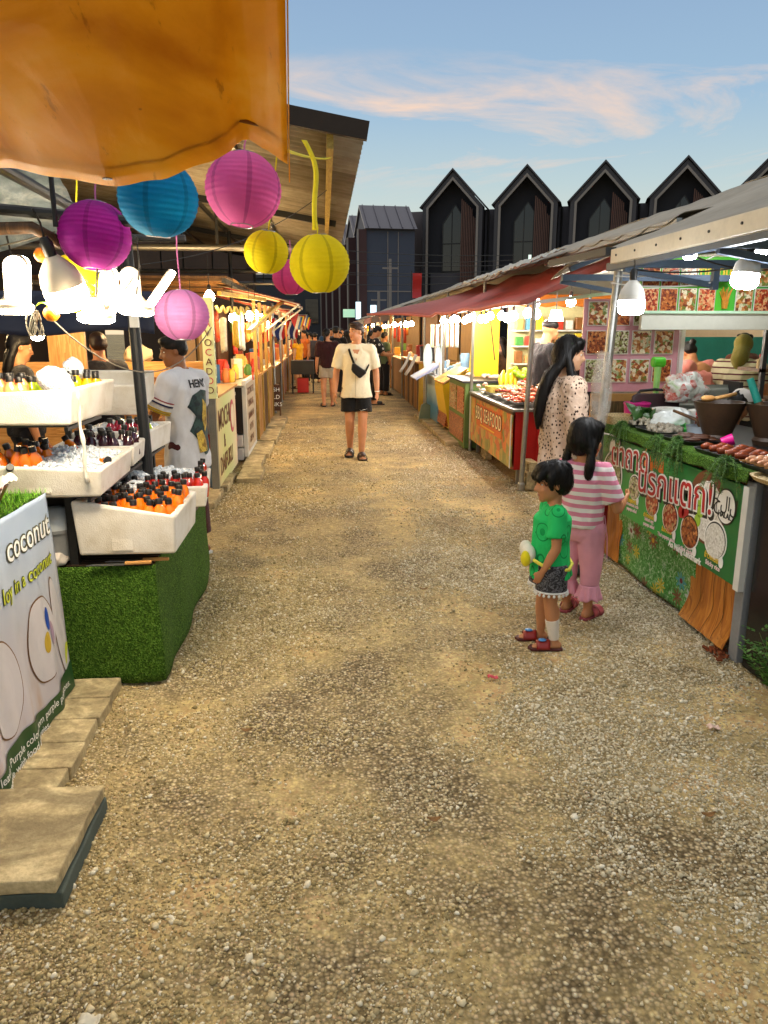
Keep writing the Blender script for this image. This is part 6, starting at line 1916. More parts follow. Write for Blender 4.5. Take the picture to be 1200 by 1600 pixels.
b = MB(); b.box(2.65, 4.45, 6.31, 6.36, 1.645, 1.775); b.build('white_valance', mat('aged_white_panel', '#d8dacd', .5, 0, .1, 4), t, bevel=.004)
b = MB(); b.box(2.63, 4.5, 6.29, 6.37, 1.778, 1.80); b.build('shelf_edge', mat('mint_trim', '#c4e8ca', .5), t)
t = thing('photo_poster', 'pinkish poster of dish photos behind the woman in the spotted blouse', 'poster', (2.6, 6.5, 1.1))
b = MB(); b.box(2.22, 3.08, 6.5, 6.52, 1.12, 1.90); b.build('sheet', mat('pink_poster', '#c8909a', .25, 0, .15, 4, .05, spec=.6), t)
for r_ in range(3):
    for c in range(4 if r_ else 3):
        menu_card(t, 2.34 + .2 * c, 6.495, 1.78 - .24 * r_, .17, .2, ['mixed', 'brown', 'green', 'mixed'][(c + r_) % 4])
b = MB(); b.box(3.085, 3.12, 6.47, 6.54, 1.1, 1.65); b.build('frame_post', M_white, t)
t = thing('cardboard_counter', 'brown cardboard fronted counter behind the woman in the spotted blouse', 'counter', (2.7, 6.3, 0))
b = MB(); b.box(2.25, 3.3, 6.25, 6.3, .9, 1.12); b.build('cardboard', mat('cardboard', '#a3733c', .8, 0, .15), t)
b = MB(); b.box(2.25, 3.3, 6.24, 6.245, .95, 1.06) ; b.build('dark_print', M_dwood, t)
b = MB(); b.box(2.22, 3.35, 6.0, 6.6, .86, .90); b.build('tabletop', M_white, t)
b = MB(); b.box(2.3, 3.3, 6.1, 6.5, .0, .86); b.build('body', M_dwood, t)
t = thing('green_tray', 'green plastic tray on the counter behind the woman', 'tray', (2.45, 6.08, .90)); b = MB(); b.loft([((2.45, 6.08, .90), .17, .1, .5), ((2.45, 6.08, .945), .19, .12, .5), ((2.45, 6.08, .945), .175, .105, .5), ((2.45, 6.08, .912), .16, .09, .5)], 24); b.build('dish', mat('bright_green_plastic', '#27b53c', .35), t, smooth=35)
t = thing('foam_box', 'white foam box with brown tape on the counter behind the woman', 'box', (2.4, 5.75, .62)); b = MB(); b.box(2.1, 2.75, 5.62, 5.95, .62, .86); b.build('shell', M_foam, t, bevel=.01); b = MB(); b.box(2.3, 2.6, 5.612, 5.62, .66, .78); b.build('label', mat('brown_tape', '#8a5a24', .5), t)
t = thing('red_counter', 'plain red counter between the papaya stall and the seafood stall', 'counter', (2.5, 5.7, 0)); b = MB(); b.box(2.1, 3.2, 5.6, 6.0, .06, .615); b.build('body', M_red, t)
# folding chair
t = thing('folding_chair', 'dark maroon folding chair with its back to the lane, inside the papaya stall', 'chair', (2.60, 5.95, 0))
b = MB(); b.loft([((2.60, 5.78 + .03 * k, .84 + .32 * k), .19 if k < 1 else .15, .018, .4) for k in (0, .2, .8, .93, 1)], 28); b.build('backrest', mat('maroon_vinyl', '#3a2426', .5, 0, .15), t, smooth=40, bevel=.004)
b = MB(); b.box(2.41, 2.79, 5.8, 6.2, .44, .475); b.build('seat', mat('maroon_vinyl', '#3a2426', .5), t, bevel=.01)
for sx in (-1, 1):
    b = MB(); b.tube([(2.60 + sx * .2, 5.62, 0), (2.60 + sx * .2, 5.8, .6), (2.60 + sx * .19, 5.81, 1.1), (2.60 + sx * .12, 5.82, 1.18), (2.60, 5.82, 1.19)], .011, 8); b.build('leg', M_dsteel, t, smooth=True)
    b = MB(); b.tube([(2.60 + sx * .18, 6.2, 0), (2.60 + sx * .18, 5.9, .5)], .011, 8); b.build('leg', M_dsteel, t)
tag(bag_mesh(2.78, 5.7, 1.20, .17, .12, .12, 33, .3).build('plastic_bag', food_mat('bag_of_packets', ['#8a8f80', '#d0d2c6', '#eef0ea', '#c4584a', '#e8e8e0', '#8fb84a'], 22, .15), smooth=True), 'bulging clear plastic bag of packets beside the folding chair', 'bag')
t = thing('grill_hood', 'grey ribbed metal box lid behind the mortars', 'hood', (3.0, 5.8, .8))
b = MB()
b.grid(lambda u, v: (2.74 + .48 * u, 5.75 + .12 * v, .90 + .33 * v + .012 * math.sin(v * 18)), 4, 40, .01); b.build('panel', mat('dull_zinc', '#84867a', .5, .5, .15), t, smooth=40)
b = MB(); b.box(3.22, 3.25, 5.7, 5.95, .85, 1.25); b.build('side_frame', M_dsteel, t)
b = MB(); b.box(2.74, 3.2, 5.87, 6.4, .3, .9); b.build('body', M_dsteel, t)
t = thing('green_fan', 'small lime green plastic pump head by the folding chair', 'pump', (2.62, 5.7, 1.2)); b = MB(); b.cyl((2.57, 5.85, 1.40), (2.67, 5.85, 1.40), .04, n=20); b.build('head', mat('lime_plastic', '#4fc21e', .35), t, bevel=.01)
b = MB(); b.cyl((2.62, 5.85, 1.10), (2.62, 5.85, 1.365), .02, .028); b.build('handle', mat('pale_lime_plastic', '#9ad878', .35), t)
t = thing('pink_bucket', 'magenta plastic bucket left of the folding chair', 'bucket', (2.42, 5.72, .86)); b = MB(); b.lathe([(0, 0), (.08, 0), (.1, .22), (.105, .22), (.1, .23), (0, .2)], (2.42, 5.72, .87), 22); b.build('body', mat('magenta_plastic', '#c01878', .4), t, smooth=40)
# shelves of sauces at the right edge
t = thing('kitchen_shelf', 'dark kitchen shelf of sauces at the right edge behind the mortars', 'shelf', (4.5, 6.6, 0))
b = MB(); b.box(3.86, 5.2, 6.4, 6.8, 1.02, 1.05); b.build('board', M_dwood, t)
b = MB(); b.box(3.86, 5.2, 6.5, 6.9, 1.28, 1.31); b.build('board', M_dwood, t)
for x in (3.88, 5.18):
    b = MB(); b.box(x - .02, x + .02, 6.5, 6.54, 0, 1.7); b.build('post', M_dsteel, t)
b = MB(); b.box(4.6, 6.15, 10.0, 10.03, 1.0, 1.55); b.build('teal_panel', mat('teal_panel', '#1f7f73', .5), t)
cols = ['#b9a27a', '#274a7a', '#c9c4b4', '#7a1c14', '#5aa83a', '#d8b040', '#20406a', '#e0dcd0', '#8a3a20', '#d88a20']
for i in range(16):
    x = 3.90 + .085 * i; z = 1.05 if i % 3 else 1.31; y = 6.5 if i % 3 else 6.6
    h = .10 + .07 * ((i * 7) % 4) / 3
    lathe_thing('sauce_bottle', ['cream', 'blue', 'white', 'dark red', 'green', 'mustard', 'navy', 'pale', 'brown', 'amber'][i % 10] + ' sauce bottle on the kitchen shelf, %s' % (('lower board, ' if i % 3 else 'upper board, ') + 'number ' + ['one', 'two', 'three', 'four', 'five', 'six', 'seven', 'eight', 'nine', 'ten', 'eleven', 'twelve', 'thirteen', 'fourteen', 'fifteen', 'sixteen'][i] + ' from the left'), 'bottle', x, y, z,
                [('body', [(0, 0), (.03, 0), (.032, h * .7), (.014, h * .9), (.014, h), (0, h)], mat('sauce_c%d' % (i % 10), cols[i % 10], .2)), ('cap', [(0, h), (.016, h), (.016, h + .025), (0, h + .025)], M_white if i % 2 else M_red)], 'sauce bottles', 12)
lathe_thing('pineapple', 'pineapple lying behind the farther mortar', 'fruit', 3.05, 4.75, 1.22, [('body', [(0, -.1), (.05, -.08), (.065, 0), (.05, .08), (0, .1)], mat('pineapple_skin', '#6a6a2a', .6, 0, .4, 40, .6, 50))], None, 18, (0, R(80), 0))
tag(bag_mesh(3.22, 4.75, 1.2, .09, .05, .03, 44, .15).build('mango', mat('mango_skin', '#e0b418', .35, 0, .1), smooth=True), 'yellow mango behind the farther mortar', 'fruit')
t = thing('fruit_table', 'low dark table behind the mortars', 'table', (3.2, 4.8, 0)); b = MB(); b.box(2.95, 3.6, 4.5, 5.1, 1.10, 1.14); b.build('tabletop', M_black, t); b = MB(); b.box(3.0, 3.55, 4.6, 5.0, 0, 1.1); b.build('body', M_dwood, t)
# back walls of the right row
t = thing('stall_back', 'dim cream back wall behind the right stalls', 'wall', (6.2, 3, 0)); b = MB(); b.box(6.2, 6.25, 2.2, 16, 0, 2.6); b.build('panel', mat('dim_cream_wall', '#a89a80', .7, 0, .15, 2), t)
t = thing('stall_back', 'dark back wall of the left market hall', 'wall', (-6.0, 3, 0)); b = MB(); b.box(-6.05, -6.0, 1, 22, 0, 4.2); b.build('panel', mat('hall_wall', '#3a2c22', .8, 0, .25, 2), t)

# ------------------------------------------------------------------ seafood barbecue stall
BT = thing('seafood_stall', 'red seafood barbecue counter with a BBQ SEAFOOD banner', 'stall', (2.5, 9, 0))
b = MB(); b.box(2.03, 3.5, 7.92, 10.3, .17, .80); b.build('body', M_red, BT)
b = MB()
for k in range(8):
    b.box(2.1 + .17 * k, 2.115 + .17 * k, 7.908, 7.92, .18, .78)
b.build('corrugation', M_red, BT)
b = MB(); b.box(1.98, 3.5, 7.86, 10.32, .80, .83); b.build('countertop', M_steel, BT, bevel=.005)
b = MB(); b.box(2.0, 2.03, 7.95, 10.28, .76, .80); b.build('edge_trim', M_dwood, BT)
for (x, y) in ((2.1, 8.0), (2.1, 10.2), (3.4, 8.0), (3.4, 10.2)):
    b = MB(); b.box(x - .02, x + .02, y - .02, y + .02, 0, .17); b.build('leg', M_steel, BT)
def bbq_print():
    t = MT('seafood_banner_print')
    f = t.math('ADD', t.math('MULTIPLY', t.sep(t.voro(9, out='Color'))[0], .5), t.math('MULTIPLY', t.noise(7, 5, t.coord((1, 2.2, .6)), .7, 1.5), .5))
    t.base(t.ramp(f, [(.15, C('#3f4a18')), (.32, C('#8a8a3a')), (.46, C('#c9a850')), (.58, C('#d8742a')), (.72, C('#a8401c')), (.85, C('#e6cf90'))]))
    t.set(.35, spec=.4); return t.m
b = MB(); b.box(1.985, 2.0, 7.90, 10.22, .19, .765); b.build('banner', bbq_print(), BT)
b = MB(); b.box(1.979, 1.984, 8.35, 9.75, .44, .72); b.build('banner_panel', mat('orange_print', '#d8661c', .4, 0, .15, 4, 0), BT)
for (y0, y1) in ((7.90, 7.93), (10.19, 10.22)):
    b = MB(); b.box(1.977, 1.9845, y0, y1, .19, .765); b.build('banner_edge', M_white, BT)
for off, mm, x in ((.045, mat('dark_brown_print', '#3a160a', .5, 0, .1, 9, 0), 1.977), (.008, mat('cream_letter_print', '#fbeec0', .4, 0, .03, 5, 0), 1.974)):
    text('BBQ SEAFOOD', .235, mm, BT, (x, 9.05, .60), '-x', offset=.235 * off, extrude=.0005, sx=.84, space=1.12)
b = MB(); b.box(1.977, 1.98, 8.7, 9.5, .46, .475); b.build('banner_rule', M_goldp, BT)
# green cabinet next to it
t = thing('green_cabinet', 'green framed cabinet with picture panels after the seafood banner', 'cabinet', (2.2, 11.1, 0))
b = MB(); b.box(1.94, 2.8, 10.38, 11.72, .03, .93); b.build('body', M_greenp, t)
for (y0, y1, z0, z1, k) in ((10.46, 10.98, .5, .86, 'red'), (11.08, 11.64, .5, .86, 'mixed'), (10.46, 11.64, .1, .44, 'brown')):
    b = MB(); b.box(1.93, 1.939, y0, y1, z0, z1); b.build('picture_panel', FM[k], t)
b = MB(); b.box(1.9, 2.85, 10.35, 11.75, .931, .96); b.build('top', M_dsteel, t)
# food on the counter
b = MB(); b.prism([(2.06, .831), (3.4, .831), (3.4, 1.15)], 'y', 7.98, 10.25); b.build('sloping_display', M_steel, BT)
SL = lambda x: .24 * max(0, x - 2.06)
def pile(nm, x0, x1, y0, y1, z, n, mk, m, label, group, cat):
    for i in range(n):
        x, y = random.uniform(x0, x1), random.uniform(y0, y1)
        b = MB(); mk(b, x, y, z + SL(x) + random.uniform(0, .03))
        tag(b.build(nm, m, smooth=True), label, cat, group)
def mk_prawn(b, x, y, z):
    a = random.uniform(0, 6.3); pts = []
    for i in range(6):
        q = i / 5 * 2.2
        pts.append((x + .05 * math.cos(q + a), y + .05 * math.sin(q + a), z + .018 + .008 * math.sin(q)))
    b.tube(pts, [.006, .014, .017, .016, .012, .005], 8)
M_prawn = mat('prawn_shell', '#d2643a', .25, 0, .3, 40, .1)
M_squid = mat('squid_flesh', '#e0c8b0', .3, 0, .15, 30, .1)
for i in range(5):
    tray(2.2, 8.12 + .42 * i, .868, .34, .38, 0, ['steel tray of orange prawns at the near corner of the seafood counter', 'steel tray of squid skewers behind the prawns', 'steel tray of mixed skewers in the middle of the seafood counter', 'steel tray of pale shellfish skewers', 'steel tray of greens at the far end of the seafood counter'][i], M_steel)
pile('prawn', 2.07, 2.7, 7.98, 8.6, .845, 70, mk_prawn, M_prawn, 'orange prawn piled on the near end of the seafood counter', 'prawns', 'prawn')
M_meatm = [mat('skewer_red', '#a8341c', .3, 0, .35, 40, .15), mat('skewer_brown', '#8a4a20', .35, 0, .35, 40, .15), M_squid]
def skewer(x, y, z, rz, tl, m, label, grp):
    t = thing('skewer', label, 'skewer', (x, y, z), rz, grp)
    t.rotation_euler = (0, R(tl), rz)
    b = MB(); b.cyl((-.16, 0, 0), (.16, 0, 0), .003, n=6); b.build('stick', M_wood, t, world=False)
    b = MB()
    for k in range(4):
        b.ell((-.12 + .05 * k, 0, 0), .026, .02, .018, (random.random(), 0, 0), 9, 6)
    b.build('meat', m, t, world=False, smooth=True)
    return t
pro = [skewer(2.2, 8.3, .9, .3, 8, M_meatm[k], ['red glazed skewer on the seafood counter', 'brown grilled skewer on the seafood counter', 'pale squid skewer on the seafood counter'][k], ['red skewers', 'brown skewers', 'squid skewers'][k]) for k in range(3)]
for i in range(84):
    q = pro[i % 3]
    x = random.uniform(2.12, 3.2); y = random.uniform(8.1, 9.6)
    dup(q, (x, y, .865 + .035 * random.random() + SL(x)), rot=(0, R(random.uniform(-4, 14)), random.uniform(-.6, .6) + (PI if i % 2 else 0)))
for k, q in enumerate(pro):
    q.location = (2.15 + .12 * k, 8.15 + .3 * k, .895 + .03 * k)
M_limeg = mat('lime_skin', '#8fb82a', .4, 0, .15, 9, .1)
for i in range(26):
    b = MB(); b.ell((2.62 + random.uniform(-.16, .2), 9.75 + random.uniform(-.2, .2), .93 + SL(2.7) + random.uniform(-.05, .07)), .04, .04, .037, nu=12, nv=8)
    tag(b.build('lime', M_limeg, smooth=True), 'green lime heaped at the back of the seafood counter', 'lime', 'limes')
M_lettuce = leaf_mat('lettuce', ['#2f6a1c', '#4d8f2a', '#7ab83e'])
V, F = [], []
r9 = np.random.default_rng(5)
for i in range(1300):
    p = Vector((2.98 + r9.normal(0, .12), 9.3 + r9.normal(0, .16), 1.04 + abs(r9.normal(0, .09))))
    d = Vector((r9.normal(), r9.normal(), r9.normal())).normalized() * .03; w = Vector((r9.normal(), r9.normal(), r9.normal())).normalized() * .02
    o = len(V); V += [p - w, p + d * .3, p + w, p + d]; F.append((o, o + 1, o + 2, o + 3))
m_ = MB(); m_.add(V, F); tag(m_.build('parsley_bunch', M_lettuce, fixn=False), 'leafy green parsley bunch beside the limes', 'herbs')
for i in range(4):
    b = MB(); b.tube([(2.25 + .07 * i, 9.62 + .03 * i, .93), (2.28 + .07 * i, 9.72 + .03 * i, 1.02), (2.33 + .07 * i, 9.80 + .03 * i, 1.13)], [.015, .042, .015], 10)
    tag(b.build('corn_cob', mat('corn_kernels', '#e6bd20', .4, 0, .2, 90, .4, 120), smooth=True), 'yellow corn cob standing left of the limes', 'corn', 'corn cobs')
for i, (x, y) in enumerate([(2.13, 9.45), (2.35, 9.50)]):
    t = thing('food_box', ['yellow paper food box, left one of a pair on the seafood counter', 'yellow paper food box, right one of a pair on the seafood counter'][i], 'box', (x, y, .85), .1)
    b = MB(); b.loft([((x, y, .86), .08, .09, .3), ((x, y, .96), .10, .11, .3), ((x, y, .96), .09, .10, .3), ((x, y, .87), .07, .08, .3)], 24); b.build('carton', mat('yellow_carton', '#e0cf6a', .6), t, smooth=35)
for i in range(22):
    x, y = 2.15 + random.uniform(-.1, .9), 10.0 + random.uniform(-.15, 1.5)
    b = MB(); b.ell((x, y, 1.0 if y > 10.35 else .90 + SL(x)), .07, .035, .03, (0, random.uniform(-.3, .3), random.uniform(0, 3)), 10, 7)
    tag(b.build('seafood_piece', M_squid if i % 2 else mat('pale_pink_seafood', '#d8a890', .35, 0, .2, 30, .1), smooth=True), 'pale seafood piece laid out at the far end of the seafood counter', 'seafood', 'pale seafood pieces')
lathe_thing('glass_bottle', 'clear glass bottle standing behind the parsley', 'bottle', 3.1, 9.6, .83, [('body', [(0, 0), (.05, 0), (.055, .16), (.02, .26), (.02, .33), (0, .33)], mat('clear_glass', '#cfd8d8', .08, 0, .05, 4, 0, spec=.8))])
lathe_thing('pepper_mill', 'brown wooden pepper mill behind the limes', 'mill', 2.85, 10.2, .83, [('body', [(0, 0), (.03, 0), (.022, .12), (.035, .25), (.02, .33), (0, .33)], M_wood)])
# yellow panel, and things further along
t = thing('yellow_board', 'tall bright yellow panel standing behind the seafood counter', 'panel', (2.3, 11.4, 0))
b = MB(); b.prism([(2.17, .95), (2.62, .95), (2.62, 1.97), (2.24, 1.97)], 'y', 11.38, 11.42); b.build('sheet', M_yellow, t)
b = MB(); b.bar((2.56, 11.375, 1.2), (2.45, 11.37, 1.95), .015); b.build('cord', M_dwood, t)
t = thing('yellow_counter', 'yellow box counter with slanted menu top after the green cabinet', 'counter', (2.1, 12.3, 0))
b = MB(); b.prism([(1.97, .10), (2.5, .10), (2.5, 1.02), (2.25, 1.02), (1.86, .80), (1.86, .72)], 'y', 11.85, 12.75); b.build('body', M_yellow, t)
b = MB(); b.prism([(1.855, .815), (2.245, 1.035), (2.235, 1.055), (1.845, .835)], 'y', 11.83, 12.77); b.build('slanted_menu', food_mat('faded_menu', ['#c98a2a', '#e0b850', '#d8741c', '#e8d8a0'], 14, .5), t)
b = MB(); b.prism([(1.90, .14), (1.968, .14), (1.968, .6)], 'y', 11.9, 12.7); b.build('front_print', FM['brown'], t)
t = thing('drinks_counter', 'pale blue printed drinks counter beyond the yellow box counter', 'counter', (2.2, 13.5, 0))
b = MB(); b.box(1.93, 2.7, 12.85, 14.6, .08, .82); b.build('body', grad_mat('sea_print', [(0, '#5a7a8a'), (.4, '#3f7fb0'), (.7, '#9fc0d0'), (1, '#d8dcd0')], 2, 0, .85), t)
b = MB(); b.box(1.9, 2.75, 12.82, 14.65, .821, .85); b.build('countertop', M_white, t)
t = thing('menu_stand', 'tilted white and blue menu board on a stand beside the lane', 'stand', (1.88, 14.0, 0))
b = MB(); b.prism([(1.62, .78), (2.05, 1.02), (2.04, 1.045), (1.61, .805)], 'y', 13.35, 14.25); b.build('board', grad_mat('menu_print', [(0, '#8a94b8'), (.5, '#c9d0dc'), (1, '#a8b4cc')], 1, -.6, .3), t)
b = MB(); b.cyl((1.85, 13.8, 0), (1.85, 13.8, .9), .025); b.build('pole', M_steel, t)
b = MB(); b.prism([(1.72, 0), (1.98, 0), (1.93, .3), (1.85, .35), (1.77, .3)], 'y', 13.75, 13.85); b.build('foot', mat('grey_green_foot', '#6a7a68', .6), t)
cupc = ['#d8dcdc', '#7fa8c8', '#e8e4d8', '#c0cdd4', '#b8926a']
for i in range(18):
    x = 2.05 + .12 * (i % 5); y = 12.95 + .38 * (i // 5)
    h = .12 + .05 * (i % 3)
    lathe_thing('drink_cup', 'plastic cup stacked on the drinks counter', 'cup', x, y, .85, [('cup', [(0, 0), (.03, 0), (.042, h), (.044, h + .012), (.035, h + .03), (0, h + .03)], mat('cup_%d' % (i % 5), cupc[i % 5], .25))], 'cups on the drinks counter', 12)
for i, (x, y, l) in enumerate([(1.98, 14.55, 'left pale oval board hanging over the drinks counter'), (2.2, 14.5, 'right pale oval board hanging over the drinks counter')]):
    b = MB(); b.ell((x, y, 1.12), .09, .015, .27); tag(b.build('oval_board', mat('pale_blue_board', '#c4dbe4', .4), smooth=True), l, 'board', 'oval boards')
lathe_thing('blender_jug', 'blue and white blender standing on the drinks counter', 'blender', 2.45, 13.2, .85, [('base', [(0, 0), (.09, 0), (.08, .12), (0, .12)], M_white), ('jug', [(0, .12), (.07, .12), (.09, .36), (.07, .4), (0, .4)], mat('blue_jug', '#8fb8dc', .15, spec=.6))])
t = thing('plastic_curtain', 'hanging bundles of clear packets above the drinks counter', 'packets', (2.1, 14.3, 1.8))
for k in range(6):
    b = MB(); b.grid(lambda u, v, k=k: (2.0 + .09 * k + .06 * u, 14.3 + .03 * math.sin(u * 6 + k) - .04 * (k % 2), 1.32 + .42 * v), 5, 10, .006); b.build('packet', mat('pastel_packet_%d' % (k % 3), ['#d8dcb8', '#e8d0cc', '#cfe0dc'][k % 3], .3, 0, .15, 30, .4), t, smooth=True)
t = thing('wooden_stall', 'upright plank fronted stall beyond the drinks counter', 'stall', (2.1, 17, 0))
for k in range(10):
    b = MB(); b.box(1.93 + .01 * (k % 2), 1.96 + .01 * (k % 2), 15.5 + .3 * k, 15.78 + .3 * k, .02, .98); b.build('plank', M_woodv if k % 3 else M_dwood, t)
b = MB(); b.box(1.88, 2.8, 15.4, 18.6, .981, 1.01); b.build('countertop', M_wood, t)
b = MB(); b.box(1.92, 2.7, 15.38, 15.44, .02, .98); b.build('yellow_end', mat('ochre_panel', '#b08a24', .5), t)
b = MB(); b.box(2.15, 2.55, 15.36, 15.38, .35, .85); b.build('teal_poster', mat('teal_poster', '#2f6a78', .4), t)
for i, (y, l) in enumerate([(15.7, 'nearer white paper menu clipped to the plank fronted stall'), (16.8, 'farther white paper menu clipped to the plank fronted stall')]):
    b = MB(); b.grid(lambda u, v: (1.70 + .22 * v + .03 * math.sin(v * 3), y + .5 * u, .72 + .42 * v), 4, 6, .004); tag(b.build('paper_menu', M_white, smooth=True), l, 'menu')
t = thing('magazine_rack', 'dark rack of leaflets on the plank fronted stall', 'rack', (2.1, 15.6, 1.01))
for k in range(4):
    b = MB(); b.cbox((2.0 + .1 * k, 15.55, 1.17), .09, .02, .30, (R(-12), 0, 0)); b.build('leaflet', [M_black, mat('grey_leaflet', '#8a8a80', .5), M_dsteel, M_white][k], t)
# string of white bulbs over the seafood counter
M_ws = emat('bulb_white', (1, .92, .78, 1), 150)
for i in range(16):
    y = 8.0 + .42 * i
    glow_bulb((2.22 + .03 * math.sin(i * 2.1), y, 1.80 + .02 * math.sin(i * 1.7)), ['first', 'second', 'third', 'fourth', 'fifth', 'sixth', 'seventh', 'eighth', 'ninth', 'tenth', 'eleventh', 'twelfth', 'thirteenth', 'fourteenth', 'fifteenth', 'last'][i] + ' white bulb from the near end of the string over the seafood counter', .05, M_ws, .10, 'string of white bulbs over the seafood counter')
b = MB(); b.tube([(2.22, 7.8, 1.99), (2.22, 11, 2.0), (2.22, 14.6, 1.99)], .008, 6); tag(b.build('bulb_cable', M_black), 'black cable carrying the white bulbs over the seafood counter', 'cable')
for i, (x, y, z, l) in enumerate([(2.62, 8.1, 1.93, 'white bulb under the red awning just right of the grey pole'), (3.0, 8.6, 1.92, 'white bulb between the grey pole and the woman with long hair'), (3.25, 7.4, 1.86, 'white bulb behind the first big bulb of the papaya stall'), (2.55, 9.2, 1.96, 'bulb in a white lampshade above the cook')]):
    glow_bulb((x, y, z), l, .05, M_ws, .1, 'white bulbs under the red awning')
t = thing('lampshade', 'white tapered lampshade above the cook', 'lamp', (2.62, 8.6, 1.70)); b = MB(); b.lathe([(.085, 0), (.055, .12), (.05, .12), (.08, .004)], (2.62, 8.6, 1.74), 20); b.build('shade', emat('lit_shade', (1, .98, .92, 1), 5), t, smooth=40)
b = MB(); b.cyl((2.62, 8.6, 1.86), (2.62, 8.6, 2.05), .005); b.build('cord', M_black, t)
# stand of goods behind the cook
t = thing('snack_rack', 'brightly lit rack of packets behind the seafood stall', 'rack', (3.4, 10.2, 0))
for z in (.9, 1.15, 1.4, 1.62):
    b = MB(); b.box(2.75, 4.4, 10.9, 11.15, z, z + .02); b.build('shelf', M_white, t)
b = MB(); b.box(2.7, 4.45, 11.16, 11.2, .6, 2.0); b.build('back_panel', mat('cream_back', '#d8cf9a', .6), t)
pc = ['#e0c030', '#3f8a3a', '#c8402a', '#e8e4d8', '#8a5a2a', '#d8a060', '#5a9ac0']
for i in range(44):
    r_, c = divmod(i, 11)
    x = 2.82 + .145 * c; z = (.92, 1.17, 1.42, 1.64)[r_]
    b = MB(); h = .1 + .1 * random.random(); b.cbox((x, 11.0, z + h / 2 + .002), .11, .09, h)
    tag(b.build('packet', mat('packet_%d' % (i % 7), pc[i % 7], .4, 0, .3, 30, .1), bevel=.01), 'coloured packet on the lit rack behind the cook', 'packet', 'packets on the lit rack')
b = MB()
b.grid(lambda u, v: (2.72 + 1.7 * u, 10.7, 1.98 + .14 * v - .03 * abs(math.sin(u * 20)) * (1 - v)), 60, 4, .004); tag(b.build('scalloped_valance', mat('orange_valance', '#c8701a', .7, 0, .25, 3), smooth=True), 'orange scalloped valance behind the seafood stall', 'valance')
lathe_thing('purple_bowl', 'blue purple plastic basin the cook is holding', 'basin', 2.86, 8.75, 1.10, [('bowl', [(0, 0), (.12, 0), (.17, .09), (.18, .09), (.16, .09), (.11, .015), (0, .015)], mat('indigo_plastic', '#2f2a8a', .35))])

heap('shellfish_heap', 2.75, 8.35, .85 + SL(2.75), .32, .3, 170, .03, M_squid, 'heap of pale shellfish in the middle of the seafood counter', 11, 'shellfish')
heap('sliced_vegetables', 2.35, 9.35, .86 + SL(2.35), .2, .16, 120, .024, mat('sliced_veg', '#c8cf7a', .5, 0, .35, 40), 'pale green sliced vegetables beside the paper boxes', 12, 'vegetables')
# ------------------------------------------------------------------ the two rows further down the lane
M_stripe = None
def stripe_mat(nm, a, c, ax, n):
    t = MT(nm)
    k = t.math('GREATER_THAN', t.math('FRACT', t.math('MULTIPLY', t.sep()[ax], n)), .5)
    t.base(t.mix(k, C(a), C(c))); t.set(.7); add_translucent(t, .3, C(a)); return t.m
M_redwhite = stripe_mat('red_white_stripes', '#b8301c', '#e0d4bc', 1, 1.6)
M_brownawn = mat('brown_scalloped_cloth', '#5a3c22', .8, 0, .3, 4)
words = ['nearest', 'second', 'third', 'fourth', 'fifth', 'sixth']
goods_cols = ['#c8482a', '#e0a832', '#d8d0b8', '#4f7a3a', '#8a5a2a', '#2f5a8a', '#b8321f', '#e8dfc4', '#6a3a28', '#d88a3a']
gm_ = [mat('goods_%d' % i, c, .5, 0, .3, 20, .1) for i, c in enumerate(goods_cols)]
